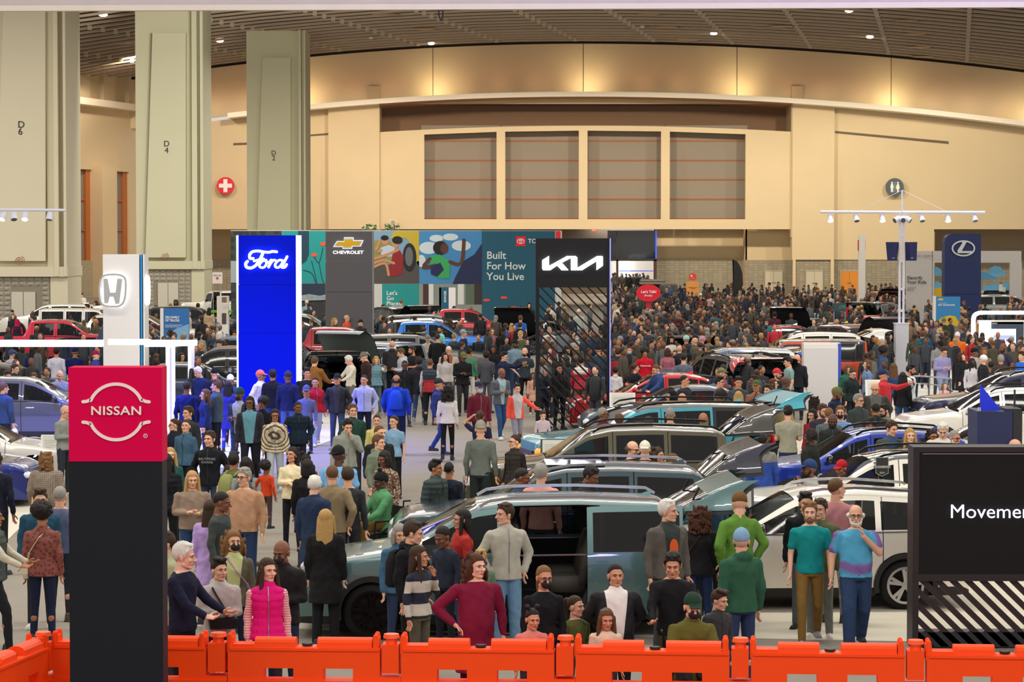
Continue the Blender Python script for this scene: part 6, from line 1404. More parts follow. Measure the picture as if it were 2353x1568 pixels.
def small(kind):
    key = ('small', kind)
    if key in _CL: return _CL[key]
    b = MB()
    if kind == 'eyes':
        for s in (-1, 1):
            b.mi = 1; b.ell((s * .031, -.0790, 1.634), (.0115, .008, .0048), 10, 6); b.mi = 0; b.ell((s * .031, -.0835, 1.634), (.0052, .006, .0046), 8, 6)
            b.cap((s * .018, -.0895, 1.640), (s * .043, -.0790, 1.641), .0022, .0018, 5)
            b.cap((s * .014, -.0955, 1.655), (s * .034, -.0895, 1.659), .0032, .0030, 5); b.cap((s * .034, -.0895, 1.659), (s * .047, -.0775, 1.655), .0030, .0018, 5)
    elif kind == 'lips': b.cap((-.017, -.0875, 1.572), (0, -.0925, 1.574), .0045, .0055, 6); b.cap((.017, -.0875, 1.572), (0, -.0925, 1.574), .0045, .0055, 6); b.cap((-.011, -.0905, 1.565), (.011, -.0905, 1.565), .0052, .0052, 6)
    elif kind == 'glasses':
        for s in (-1, 1):
            for i in range(16):
                a0, a1 = math.pi * i / 8, math.pi * (i + 1) / 8; f = lambda a: (s * .032 + .023 * math.cos(a), -.104 + .004, 1.634 + .017 * math.sin(a))
                b.tube(f(a0), f(a1), .0028, n=5)
            b.tube((s * .055, -.098, 1.638), (s * .079, .0, 1.640), .0022, n=5)
        b.tube((-.01, -.104, 1.638), (.01, -.104, 1.638), .0026, n=5)
    elif kind == 'mask': b.ell((0, -.068, 1.580), (.057, .052, .050), 16, 10); b.tube((-.045, -.06, 1.59), (-.08, .0, 1.615), .002, n=4); b.tube((.045, -.06, 1.59), (.08, .0, 1.615), .002, n=4)
    elif kind == 'beard':
        b.ell((0, -.052, 1.548), (.050, .047, .034), 16, 10); b.cap((-.062, -.01, 1.60), (-.045, -.04, 1.55), .016, .020); b.cap((.062, -.01, 1.60), (.045, -.04, 1.55), .016, .020); b.cap((-.024, -.088, 1.572), (0, -.097, 1.583), .006, .006, 6); b.cap((.024, -.088, 1.572), (0, -.097, 1.583), .006, .006, 6)
    elif kind == 'bag':
        b.loft([(.21, -.02, .84, .035, .10), (.21, -.02, .90, .045, .12), (.21, -.02, 1.02, .04, .11), (.21, -.02, 1.04, .02, .09)], 12, 4)
        pts = [(.20, -.02, 1.03), (.16, -.14, 1.16), (.05, -.165, 1.30), (-.07, -.10, 1.46), (-.08, .03, 1.50), (.02, .14, 1.38), (.15, .13, 1.18), (.20, .0, 1.03)]
        for p, q in zip(pts, pts[1:]): b.bar(p, q, .028, .008)
    elif kind == 'backpack':
        b.loft([(0, .20, 1.02, .13, .07), (0, .21, 1.06, .15, .09), (0, .21, 1.30, .14, .085), (0, .20, 1.42, .10, .06), (0, .18, 1.45, .05, .03)], 16, 3)
        for s in (-1, 1):
            pts = [(s * .10, .15, 1.42), (s * .11, .03, 1.495), (s * .115, -.11, 1.43), (s * .13, -.155, 1.28), (s * .15, -.06, 1.12), (s * .12, .15, 1.08)]
            for p, q in zip(pts, pts[1:]): b.bar(p, q, .045, .012)
    elif kind == 'lettering': b.v = []; b.f = []
    _CL[key] = b.mesh(kind, True) if kind != 'bag' else b.mesh(kind); return _CL[key]
SKIN = dict(a='#d9a68a', b='#c98f70', c='#a8704d', d='#7a4c33', e='#5a3726', f='#e6b79e')
HAIRC = dict(k='#1d1715', b='#3a2819', n='#5d4027', y='#b08c52', g='#8f8a84', w='#d6d2ca', r='#4c2b1c', o='#77542f')
def cloth(spec):
    if spec[0] in '@':   # @kind,c1,c2,scale
        k, c1, c2, sc = spec[1:].split(','); return pattern(k, '#' + c1, '#' + c2, float(sc))
    return mat('#' + spec, .85, var=.10, scale=14, bump=.25, spec=.25)
def person(pos, h, yaw, t, arms, legs, head, hair, hc, skin, top, topc, lst, legc, label, extra='', lod=0, shoes=None, group=None):
    sc = h / 1.765 if t != 'k' else h / 1.84
    if legs == 'sit': sc = 1.0 if t != 'k' else .75
    root = empty('person', (pos[0], pos[1], 0), math.radians(yaw), label, 'person', group); root.scale = (sc, sc, sc)
    hy, hp = head; H = Matrix.Translation((0, 0, drop(legs))) @ head_matrix(t, hy, hp)
    sk = mat(SKIN[skin], .55, var=.05, scale=20)
    obj('body', body_mesh(t, arms, legs, hy, hp, lod), sk, root, objmat=True)
    gloss = .45 if top == 'puffer' else None
    obj({'tee': 'shirt', 'long': 'sweater', 'jacket': 'jacket', 'puffer': 'puffer_jacket', 'hoodie': 'hoodie', 'coat': 'coat', 'dress': 'dress', 'vest': 'vest', 'poncho': 'poncho'}[top],
        top_mesh(t, arms, legs, top), cloth(topc), root, objmat=True)
    if lod == 0 and top in ('jacket', 'puffer', 'hoodie', 'vest') and '@open' not in topc and legs != 'sit' and arms not in ('cross', 'phone'): obj('zip', zip_mesh(t, arms, legs, top), mat('#3a3a3c' if topc < '6' else '#8a8a88', .4, .5, var=0), root, objmat=True)
    if 'U' in extra:
        obj('shirt', top_mesh(t, arms, legs, 'long'), cloth(extra.split('U:')[1].split(';')[0]), root, objmat=True)
    if not (top == 'dress' and 'bare' in extra): obj('trousers', legs_mesh(t, legs, lst), cloth(legc), root, objmat=True)
    def onhead(name, me, m):
        o = obj(name, me, m, root, objmat=True); o.matrix_local = H; return o
    if hair not in ('bald',):
        hats = ('cap', 'capback', 'beanie', 'bucket', 'turban', 'hood', 'pompom')
        onhead({'turban': 'turban', 'hood': 'hood', 'beanie': 'knit_hat', 'pompom': 'knit_hat', 'bucket': 'hat'}.get(hair, 'cap') if hair in hats else 'hair', hair_mesh(hair),
               cloth(hc) if len(hc) > 1 else mat(HAIRC[hc], .62, var=.25, scale=40, spec=.3))
    if 'H' in extra:  # hair showing under a hat
        c = extra.split('H:')[1].split(';')[0]; onhead('hair', hair_mesh(c[1:]), mat(HAIRC[c[0]], .6, var=.25, scale=40))
    if lod == 0:
        o = onhead('eyes', small('eyes'), mat('#1b120d', .3, var=0)); 
        o.data.materials.append(None) if len(o.data.materials) < 2 else None
        o.material_slots[1].link = 'OBJECT'; o.material_slots[1].material = mat('#a89e94', .4, var=0)
        if 'mask' not in extra: onhead('lips', small('lips'), mat({'a': '#b5655a', 'b': '#a85a4c', 'c': '#8a4a3c', 'd': '#63352b', 'e': '#4c2a24', 'f': '#c0706a'}[skin], .45, var=0))
    if 'mask' in extra: onhead('face_mask', small('mask'), mat('#16161a' if 'maskb' not in extra else '#9cc4dc', .8))
    if 'beard' in extra: onhead('beard', small('beard'), mat(HAIRC[extra.split('beard')[1][1]], .8, var=.2, scale=60))
    if 'glasses' in extra: onhead('glasses', small('glasses'), mat('#15151a', .3))
    if 'bag' in extra: obj('shoulder_bag', small('bag'), cloth(extra.split('bag:')[1].split(';')[0]), root, objmat=True, loc=(0, 0, .0))
    if 'pack' in extra: obj('backpack', small('backpack'), cloth(extra.split('pack:')[1].split(';')[0]), root, objmat=True)
    if shoes:
        for s in (-1, 1):
            hh, k, a, td = leg_pts(legs, s)
            o = obj('shoe', shoe_mesh(), mat('#' + shoes, .6), root, objmat=True, loc=(a.x, a.y, a.z - .085), rot=(0, 0, math.atan2(td.x, -td.y)))
    return root
PEOPLE = '''
97 1164 1.72 180|w down stand 0,0 afro k c|jacket @camo,6b3330,8a4c42,22 slim 1d2540|woman with round black afro, maroon patterned blouse and cream bag, back turned|bag:d8cdb0
92 1128 1.80 8|m down stand 5,0 quiff b a|jacket 1f4a60 slim 23252c|man with black-rimmed glasses and teal jacket behind the woman with the afro|glasses
138 1120 1.78 175|m down stand 0,0 buzz g a|tee 55607c slim 2a2c34|man with greying cropped hair and slate blue T-shirt, cut off by the red-topped pylon|
107 1042 1.66 170|s down stand 0,0 curly o a|coat @plaid,8a7c6c,5a4e42,9 slim 2a2c34|woman with short curly blond hair, knitted beige cardigan and tan bag|bag:d6b56a
-10 1042 1.84 170|m down stand 0,0 short k d|long 15182a slim 16171c|person in navy sweater cut by the left edge, arm hanging|
-16 1165 1.8 90|m lean walk 0,0 short k c|vest 4a5450 slim 1c1d22|person in grey vest cut by the left edge holding a folder|U:c8c0ae
147 932 1.78 60|m phone stand 10,15 bald k a|long 8f938c slim 30343c|bald man in grey shirt looking down beside the slate crossover|glasses
8 880 1.80 150|m down stand -20,0 short n a|jacket @plaid,1c2f50,274a44,8 slim 22242c|man in navy and green plaid blazer at the left edge by the slate crossover|
378 1226 1.76 -60|m down stand 0,0 short b a|jacket a8aa84 slim 30323a|man in profile with pale sage jacket peeking out right of the red-topped pylon|
418 1250 1.86 70|m lean stand 15,8 short w f|long 151a33 slim 10121a|white-haired man in navy sweater leaning on the orange barrier, glasses pushed up|
503 1287 1.62 15|m phone stand 20,0 quiff k a|hoodie b9b3ae slim 2a2622|boy in pale grey hoodie with his arm in a black sling|sling
537 1224 1.68 5|w down stand 15,-5 bigcurl o a|jacket @open,55523f,b9bf84,0.07 slim 1d2138|woman with big curly blond hair, black mask, olive jacket over light green shirt|mask;bag:b48ab0
614 1287 1.68 10|w down stand 25,0 long b f|vest e0117c slim 2a2c3c|smiling woman in magenta quilted vest over pink striped sleeves|U:@stripe,f0c0bc,c88a90,11
650 1243 1.78 -12|m phone stand -10,12 bald k d|jacket 1c1b1c slim 1f2c44|bald man in black face mask and black jacket looking at his phone|mask
748 1174 1.70 175|w down stand 0,5 straight y f|coat 17181a loose 1a1b1d|blonde woman in long black quilted coat, back turned before the green minivan|
505 1132 1.80 75|m down walk 10,10 buzz k d|long 3f4644 slim 23252a|man in dark grey-green quarter-zip walking right in profile|
484 1152 1.66 170|w down stand 0,0 long b a|coat b79ad6 slim 4a3a86|woman in long lavender shirt behind the man in dark grey-green|
441 1085 1.68 10|s phone stand 5,5 long y a|long 8e7b6a slim 2c4468|blonde woman in taupe turtleneck holding brochures|
561 1078 1.80 -15|s down stand -15,0 short g a|long b48a6c slim 25395c|man with glasses in tan quarter-zip sweater and jeans|glasses
482 993 1.80 -10|m pocket stand -15,0 short b a|hoodie 12141c slim 33405c|man in black hoodie with arched chest print, hands in pockets|
426 967 1.66 -20|w down stand 10,-10 pony b a|hoodie 3c5c74 slim 1c2234|woman with closed eyes in teal-blue hoodie near the portal post|
432 936 1.78 -30|m down stand -10,0 short b a|jacket 2c2f33 slim 202228|man with cropped dark hair and dark jacket behind the woman in the teal-blue hoodie|
399 964 1.62 -60|w down stand 0,0 pony b a|jacket 1a1c30 slim 202228|woman with glasses in dark coat right beside the portal post|glasses
391 1031 1.60 10|w down stand 5,0 long y f|long 1f5450 slim 22242c|fair-haired girl in dark green top right of the red-topped pylon|
383 1045 1.72 170|w down stand 0,0 straight k c|puffer 14151c slim 14151a|person in black quilted jacket, back turned, half hidden by the red-topped pylon|
707 1058 1.66 178|w down stand 0,0 bob k d|coat 15161a slim 18191d|woman with smooth black bob in black coat, back turned|
722 1096 1.78 150|m down stand 20,15 short w a|coat 20304c slim 1c2438|white-haired man in navy quilted car coat looking down|
764 1072 1.84 172|m pocket stand 15,0 buzz n a|jacket 86755a slim 33343a|balding man in tan jacket, back turned|
800 1076 1.80 170|m down stand 15,10 short b a|long 2c2e33 slim 26272c|man in charcoal sweater right of the tan jacket, back turned|
778 1028 1.88 165|s down stand -20,0 capback 14151c e|tee 6fa8d8 slim 2b4066|large man in black cap and light blue shirt, back turned|glasses
671 1031 1.66 -10|w cross stand -25,-8 curly k b|long e4d6b0 slim 1a1b24|young woman with long curls in cream cut-out top, arms crossed|
704 1042 1.42 170|k down stand 0,0 buns k c|long 4a3a34 slim 2a2c34|small girl with hair in buns behind the woman with the black bob|
566 1053 1.68 175|w down stand 0,0 long k e|tee 8e9494 slim 2c2e34|woman with long black hair, grey T-shirt and grey backpack, back turned|pack:4a5058
538 1043 1.76 150|m down stand 20,0 quiff k c|jacket 5c6238 slim 2a2c30|man in olive jacket with dark swept hair left of the grey backpack|pack:8a8e58
526 1070 1.44 10|k down stand 0,0 locs k d|long c8b088 slim 4a3a3a|girl with tight braids in a beige sweater by the maroon backpack|
612 1062 1.0 150|k reach stand 0,0 afro k d|long c8401c slim 4a3a3a|toddler in orange-red top carried on an arm, reaching out|Z.72
599 853 1.78 60|m pocket stand 10,0 cap e8705a c|jacket dcd8dc slim 3a4a70|man in salmon pink cap and white jacket before the blue pylon|
627 851 1.82 175|m down stand 15,0 short k c|jacket 14161c slim 2c3e70|man in black jacket with bald patch, back turned to us before the blue pylon|
662 855 1.84 170|m down stand 25,0 cap 2a3040 d|jacket 141c44 slim 4a5a90|man in dark cap and blue-black jacket, back turned before the blue pylon|
705 848 1.76 0|s down stand 15,0 quiff k b|long 14161a slim 202228|young man with thick black hair and black sweater right of the blue pylon|
722 821 1.82 150|s lean stand 10,15 short n a|jacket 8a5a26 slim 2c2e34|man in mustard brown work jacket bending to the black SUV|
725 869 1.66 20|w down walk -25,0 pony k b|hoodie a8142c flare a8b0d8|young woman in red zip hoodie and pale flared jeans|
704 886 1.60 -5|k down stand 5,0 cap 4a4f78 c|long 5a6088 slim 2a2c3c|boy in grey-purple cap and long-sleeved shirt with lettering|
775 861 1.80 -5|m pocket stand -5,0 cap 17181c b|jacket @open,15171e,2c2c2c,0.06 slim 3a4460|man in black cap and black leather jacket, hands in pockets|
837 863 1.74 0|m pocket stand -15,0 buzz k b|hoodie a9aed6 slim 1c1e30|smiling young man in pale grey zip hoodie|
911 863 1.86 178|s swing walk 0,0 fringe k c|jacket 1438b0 loose 1c2450|large balding man in royal blue jacket with a drawstring bag on his back|pack:1c48d0
810 931 1.78 10|m down stand 10,0 short n a|jacket 23463c slim 2c2e34|older man in bottle green jacket with an orange badge|
797 963 1.76 15|m chin stand 5,20 short k a|hoodie 8c9086 slim 4c5058|young man in grey zip jacket rubbing his face with his hand|
550 894 1.86 -20|m phone stand 0,0 beanie 1e4648 d|jacket @open,1c2440,9aa0ae,0.07 slim 2a3c68|tall man in dark green knit cap and black mask, navy jacket|mask
574 913 1.84 0|m down walk -5,0 dreads k d|jacket @open,1c1c2a,5d93a4,0.10 slim 1a1b24|man with long dreadlocks in dark jacket over pale teal T-shirt|glasses
603 918 1.60 -10|w down stand -10,0 afro k d|jacket 14151c slim 16171c|woman with short black curls in black jacket behind the dreadlocked man|
632 943 1.66 5|m down walk 0,0 dreads k c|hoodie @ring,d2c2a4,4a4238,5 flare a9b0b6|youth with glasses in beige sweatshirt with big round face prints|glasses
685 925 1.68 10|m pocket stand 5,0 buzz k d|puffer 17263a slim 20242c|boy in dark teal puffer jacket, hands in pockets|
497 875 1.84 -100|m chin stand 0,0 quiff n a|jacket 3c4c54 slim 14161c|young man with swept brown hair in grey-green jacket, hand to chin in profile|
471 896 1.66 -80|w down stand 10,0 long n a|jacket 1c2858 slim 1c2240|woman with long light-brown hair in navy beside the young man in grey-green|
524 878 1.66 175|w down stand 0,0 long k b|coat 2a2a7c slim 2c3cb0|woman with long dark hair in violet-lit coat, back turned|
530 863 1.74 160|m down stand 30,0 capback d0d4dc c|jacket 2c3a5c slim 22242c|man in white mesh-back cap left of the blue pylon|
492 848 1.76 -150|m down stand -20,0 cap 12131a a|long 12163a slim 1a1c30|man in black cap and navy top, back turned left of the blue pylon|
459 843 1.76 -30|m down stand -10,25 short w a|long 18285c slim 1c2238|white-haired man in dark blue polo bending forward|
429 878 1.82 178|m down stand 0,0 buzz k d|long 101c5c slim 14183c|broad man in deep blue sweater, back turned beside the portal posts|
417 812 1.60 30|w down stand 20,0 bob b a|long 2c2c5c slim 1c1c3c|woman with short hair and glasses seen through the portal frame|glasses
806 817 1.76 -60|m lean stand -10,25 short w a|long cfc9b8 slim 6a6658|white-haired man in white sweatshirt leaning to the black SUV|
841 810 1.82 -70|m down stand -10,25 cap 6c6a62 a|jacket 35231f slim 9a9a94|man in grey cap and dark brown jacket looking down|
864 820 1.66 5|w point stand 0,0 bob y a|vest 6c90a0 slim 4a6070|woman in cream top and light denim vest holding out her hand|U:e0d4c4
902 784 1.86 172|s phone stand 10,0 bald k a|hoodie 2e2e30 slim 14151a|tall bald man in charcoal hoodie, back turned|
925 801 1.82 -70|m phone stand 0,20 short n a|hoodie b7bac0 slim 55565a|man with brown hair in pale grey zip sweater looking down|
948 796 1.78 -60|m phone stand 0,10 short b b|tee 22252a slim 2a2c30|man with trimmed beard in dark T-shirt|beard:k
930 830 1.76 0|m down stand 0,0 buzz k e|jacket 15171c slim 2a4468|young man with glasses in black fleece jacket|glasses
963 822 1.80 172|m down walk 0,0 short k d|hoodie 23242c slim 2a4468|man in black hoodie with a grey jacket tied round his waist, back turned|
988 826 1.78 170|m down stand 0,0 buzz n b|vest @block,26303e,a02028,1.22 slim 1c1d22|man in navy and red quilted vest, back turned|U:b8bac0
1022 812 1.68 10|w down stand 15,0 long k b|hoodie b9b3b0 slim 5c5e62|young woman with very long dark hair in pale grey sweatshirt|
1031 797 1.80 5|s down stand 0,0 buzz w a|jacket @open,b8a698,8a4a30,0.07 slim 4a4c50|elderly man with glasses in beige jacket behind the long-haired woman|glasses
1063 810 1.80 5|m phone walk 15,15 cap 66643c d|jacket 17171b slim 26272b|man in olive cap and black jacket holding a red phone|glasses
1079 802 1.70 165|w down stand -20,0 bun k c|long 4a7c62 slim d4ccc8|woman in green sweater and white trousers|
1118 808 1.78 160|m phone stand 20,0 short k d|jacket 4c4e56 slim 5a5c62|man in grey suit, back turned|
1157 811 1.76 50|m point stand 10,5 quiff k a|hoodie 1c2442 slim 22242c|young man with glasses in navy hoodie holding a camera|glasses
1134 795 1.66 0|w down stand -10,0 curly k d|jacket 1a1b20 slim 202228|woman with dark curls in black jacket and cream top|
1184 783 1.80 10|m down stand 10,0 cap 14151a d|jacket 7d95a8 slim 2c4468|bearded man in black cap and light denim jacket|beard:k
1206 800 1.80 -5|m hip stand -10,0 bald k a|tee @block,24303c,24303c,1.2 slim 14151c|bald bearded man in navy sweatshirt with gold lettering, carrying a child on his shoulders|beard:k
1212 779 .92 0|k lean stand 0,0 short b a|long 2a2c40 slim 14182c|small child riding on the shoulders of the bald bearded man|Z1.08
1196 762 1.82 0|s down stand -10,0 cap a8925c a|long 4c5c34 slim 33343a|man in tan cap and moss green sweater beside the slatted pylon|
1150 846 1.80 25|m phone walk 10,20 bald k d|jacket @open,50545c,93a9b4,0.06 slim 2c4a78|bald man in grey zip jacket and blue jeans looking at his phone|
1188 883 1.60 15|w reach walk 0,5 short k a|jacket @open,e8503c,b9b4ba,0.10 slim 8a8a9c|woman in coral orange jacket and grey leggings, arm stretched to the slatted pylon|
1101 880 1.76 20|m down walk 0,0 cap 1b2a4c b|jacket 641a2e slim 1c2034|man in navy cap and pale blue face mask, maroon fleece|maskb
1009 872 1.76 60|m down walk 20,0 cap 2c2f38 b|hoodie 2c3a7c slim 2a48a8|man in grey cap and dark blue hoodie behind the white top|
1028 890 1.68 178|w down walk 0,0 bigcurl k c|long d6d0d4 slim 12131a|woman with long wavy black hair in white top and black leggings, back turned|
1103 946 1.66 175|w head stand 0,0 pony b b|tee 1c2440 slim 2a3c68|woman with raised arms behind the man in the backwards cap|
1105 970 1.86 165|m down stand 20,0 capback 8b8877 a|long 5f6660 loose 1c2224|man in backwards grey cap and grey-green long sleeves, back turned|glasses
1183 1001 1.66 -40|w down stand -20,0 bun b a|vest 2e2824 slim 22242c|woman with glasses and dark brown quilted vest at the nose of the cars|U:1c1a1c;glasses
905 957 1.60 -10|w down stand -20,0 pony b a|tee 7fa5c4 slim 15161c|girl in light blue picture T-shirt with a white jacket slipping off|
866 955 1.58 0|w down stand 0,0 pony b a|hoodie d2c478 slim 4a4c54|girl with pinned hair in pale yellow hoodie|
872 980 1.80 20|m down stand 20,0 buzz n a|jacket 1e2025 slim 2a2c34|man with brown crew cut in black jacket behind the youth in sage|
870 1002 1.72 50|m down stand 10,0 short n a|hoodie 6d7866 slim 3c5c74|youth in sage green hoodie in profile|
886 1038 1.68 -25|w down stand -20,10 bob k d|dress @camo,b09a80,6a4a3c,26 slim 5a3c30|woman with black bob in orange and grey floral tunic|
878 1092 1.38 -60|m lean sit 0,10 pompom 15161a e|jacket @block,4a8a58,4a8a58,1.0 slim 6a5420|man in striped pompom hat and green varsity jacket, seated in a wheelchair|
1001 1060 1.76 50|m down stand 20,0 quiff k c|puffer 3a4645 slim 22242c|young man with black hair in grey-green padded jacket|
1032 1064 1.76 165|m down stand 0,0 buzz k c|long 1c2230 slim 1c1d24|man in dark navy sweater beside the grey-green padded jacket, back turned|
945 1200 1.80 60|m down stand 20,10 short b a|hoodie 15161a slim 15161a|young man with brown hair, black hoodie and black backpack before the minivan|pack:1c1c20
917 1206 1.62 20|w down stand 0,10 bob g a|jacket 3c6484 slim 2c3c5c|grey-haired woman in denim blue behind the young man with the backpack|
963 1258 1.60 55|w chin stand 20,0 long b b|long @stripe,1b2036,c6c0b4,1.1 slim 5a5648|girl with long brown hair in navy and white knitted sweater, hand to her face|
1061 1174 1.66 -75|w down stand 0,0 long k b|jacket @block,b82820,22252a,1.16 slim 3a5680|woman with long black hair in black and red jacket by the minivan door|
1023 1205 1.42 -40|k down stand 0,20 buzz k d|long 2c3040 slim 22242c|boy leaning at the front window of the green minivan|
1104 1262 1.30 0|k down stand 0,0 short y a|long 5c7a5c slim 5c6a5c|small child with yellow headband behind the woman in burgundy|
1163 1160 1.84 15|m pocket stand -70,0 short b a|jacket b4b1a4 loose 6c94b4|man in pale grey zip hoodie and light blue jeans looking left|
1094 1277 1.72 12|s hip stand 25,0 bigcurl r f|dress 7c1638 slim 3a1a28|smiling woman with long auburn curls in burgundy dress, hand on hip|
1249 1303 1.64 10|w down stand 10,5 pony o b|long 14151a slim 16171c|woman with pulled-back fair hair, glasses and black mask, black top|mask;glasses
1222 1397 1.26 10|k down stand 10,8 buns k b|long d88078 slim 3a3c44|little girl with two hair buns in pink top behind the barrier|
1322 1369 1.32 30|k down stand 25,0 pony b a|long 5c6034 slim 3a3c44|girl with long ponytail in olive green top behind the barrier|
1392 1397 1.26 0|k down stand 10,10 straight n b|long e2cdb2 slim 3a3c44|little girl with sparkling tiara and cream top behind the barrier|tiara
1414 1299 1.66 5|s back stand 8,0 pony k b|jacket @open,14151b,e6e0dc,0.09 slim 23252c|woman in black cardigan over white top with tan bag straps|
1534 1152 1.86 25|m down stand 35,0 short w a|jacket @open,55504a,2a3230,0.07 slim 3a3c40|grey-haired man in brown-grey fleece over dark shirt with orange print|print
1546 1270 1.76 -5|m lean stand 0,15 short k b|long 15161a slim 4a4638|man in black quarter-zip pushing the wheelchair|
1590 1390 1.30 5|m lean sit 5,10 cap 1e3a2c a|jacket 5c5a24 slim 2a2c34|older man in dark green cap and black mask seated in a wheelchair|mask
1609 1166 1.68 175|w down stand 0,0 bigcurl r c|jacket 1d1e20 slim 23345c|woman with curly dark red hair and black quilted jacket, back turned|bagx
1631 1116 1.76 0|m down stand 0,5 buzz g b|long 33506a slim 2a2c34|man with glasses and grey cropped hair in steel blue sweater|glasses
1698 1134 1.90 -155|m pocket stand -30,20 cap 6e4e2c a|jacket 5c8a34 slim 6c6458|man in brown cap and grass green shirt, turned to the white car|glasses
1702 1219 1.82 -155|m down stand -35,0 cap 7fa4c4 a|hoodie 2c5a44 slim 2a3a5c|bearded man in light blue cap and dark green hoodie|beard:n
1649 1354 1.30 30|k down stand 20,10 quiff b a|jacket 3a3c3e slim 1c1d22|boy in charcoal fleece holding on to the man in green|
1862 1156 1.78 -5|m down walk -5,0 short o f|tee 0f8a8c slim 7c6030|man with red beard in teal T-shirt and khaki trousers|beard:o
1967 1163 1.78 0|s chin walk -5,0 fringe w a|tee @ring,4aa0c8,7a5a9c,1.5 loose 2a3e60|white-haired man with glasses in blue and purple tie-dye T-shirt, hand at chin|glasses;beard:w
1851 1136 1.76 -10|m down stand 10,0 quiff k a|hoodie 17191f slim 5c6468|young man with black fringe in black hoodie behind the teal T-shirt|
1885 1150 1.76 -15|m down stand -10,0 short b a|hoodie 5c6040 slim 6c7068|man in olive hoodie right behind the teal T-shirt|
1921 1102 1.90 160|s reach stand -40,0 buzz n a|tee b87c80 slim 8a8c8c|large man in faded pink T-shirt, back turned, touching the white car|
2056 1048 1.66 150|w down stand 0,0 long r a|tee 5ca08c slim 2c3c5c|woman with long straight chestnut hair in sea green top before the dark window|
1859 1060 1.78 -70|m chin stand 0,0 cap 24406c d|hoodie 9c9a94 slim 2c2e34|man in blue cap and grey hoodie with a hand raised to his brow|beard:k
1935 1060 1.62 -40|w down stand 0,10 cap b01828 c|long c81c20 slim 22242c|person in red cap and red top seen through the white SUV's window|
1751 998 1.78 -160|m down stand -40,0 buzz k d|hoodie @block,7c7c74,2148a0,1.30 slim 2c3448|man in blue, orange and grey team jacket, back turned|
1811 934 1.82 172|m phone stand 0,10 short k a|tee a3a08c slim 2c3c60|man in sage grey T-shirt with a black sling bag, back turned|
1862 989 1.78 -120|m down stand 0,0 locs k e|jacket 23241f slim 1c1d22|man with short twisted afro in black leather jacket beside the blue SUV|
1655 1042 1.66 -60|w down stand 0,0 long k c|long 4a1c20 slim 22242c|woman with a big round red earring under the raised tailgates|
1677 1088 1.76 175|m down stand 0,20 short k b|coat 121316 slim 121316|person in long black coat bending under the raised tailgate of the minivan|
1451 1015 1.76 40|m down stand 10,10 fringe n a|long 2c2e36 slim 22242c|balding man with glasses before the olive SUV|glasses
1482 1017 1.76 175|m down stand 0,0 capback d6d2c4 a|long 2c2e36 slim 22242c|person in off-white cap before the olive SUV, back turned|
1512 1031 1.66 60|w down stand 0,0 bigcurl b b|long 1f1c1c slim 22242c|person with loose dark curls before the olive SUV|
1547 1045 1.60 100|w down stand 0,0 bob n a|jacket 4c4038 slim 22242c|person with light brown hair near the dark teal SUV's tailgate|
1196 1078 1.76 60|m down stand 20,10 buzz k d|jacket 2c3a54 slim 22242c|man with cropped black hair by the windshield of the dark teal SUV|
1243 1069 1.80 170|m down stand -10,0 short g a|long d49890 slim 3a3c44|grey-haired man in pink shirt, back turned by the dark teal SUV|
1349 1071 1.78 60|m lean stand 0,25 short k d|hoodie 1f2420 slim 22242c|man with high fade haircut in dark green hoodie looking into the dark teal SUV|
1383 1086 1.64 160|w down stand 0,0 dreads k d|long 1c1a1c slim 22242c|person with dark braids beside the man with the fade haircut|
1436 1078 1.66 120|w down stand 0,0 long k c|long 24242a slim 22242c|woman in black knit hat with long dark hair by the dark teal SUV|
1386 939 1.76 60|m down stand 15,0 buzz g d|jacket 5a1c2c slim 22242c|older man with glasses and maroon scarf right of the slatted pylon|glasses
1423 953 1.70 175|m down stand 0,0 short n a|long 4c4438 slim 22242c|person with light brown hair before the cyan SUV|
1490 961 1.72 175|m down stand 0,0 beanie 3a3c3c b|long 2c2e30 slim 22242c|person in grey knit hat before the cyan SUV|
1540 939 1.82 175|m down stand 0,0 buzz g a|tee 70566a slim 22242c|man with grey crew cut before the cyan SUV, back turned|
1616 950 1.80 175|m down stand 0,0 bald k c|long 4c4a48 slim 22242c|man with shaved tan head before the cyan SUV, back turned|
1543 900 1.74 -60|m down stand -10,0 hood 16171a b|hoodie 16171a slim 16171a|person with black hood up beside the blue-grey car|
1568 905 1.72 160|m down stand 0,0 bald k b|long 3c3c40 slim 22242c|shaven-headed person beside the hooded one|
1655 902 1.74 -30|m down stand -10,10 afro k d|long 35363c slim 22242c|man with short afro looking over the roof of the blue-grey car|
1697 901 1.62 175|w down stand 0,0 straight y f|long 6a6a70 slim 22242c|woman with pale blond hair beside the cyan SUV, back turned|
1573 864 1.76 50|m down stand 20,0 buzz k b|long 2c2e36 slim 22242c|man with short dark crew cut in front of the red car's window|
1659 848 1.82 70|m down stand 0,0 cap 6a6c48 a|jacket 8a4458 slim 30343c|man in khaki cap and pink shirt facing right|
1653 868 1.72 70|m down stand 0,0 quiff k a|long 55606c slim 22242c|young man with black hair and glasses below the khaki cap|glasses
1697 867 1.76 0|m down stand 0,10 quiff k b|long 3c4450 slim 22242c|man with black hair and moustache behind the blue-grey car|
1732 864 1.78 -60|m down stand 0,0 short k d|long 2c3436 slim 22242c|man with dark skin left of the green camouflage cap|
1738 876 1.76 -20|m down stand 0,0 cap 4c5c34 c|long 8a5a48 slim 22242c|person in green camouflage cap by the cyan tailgate|
1786 849 1.78 40|m down stand 10,0 cap c03038 a|long 1c1d22 slim 22242c|bearded man in red and cream cap|beard:n
1805 866 1.78 100|m down stand 0,0 bald k e|long 22242a slim 22242c|bald man with glasses right of the red and cream cap|
1777 872 1.66 80|w down stand 0,0 long r f|long 22242a slim 22242c|woman with reddish brown hair and glasses beside the red and cream cap|glasses
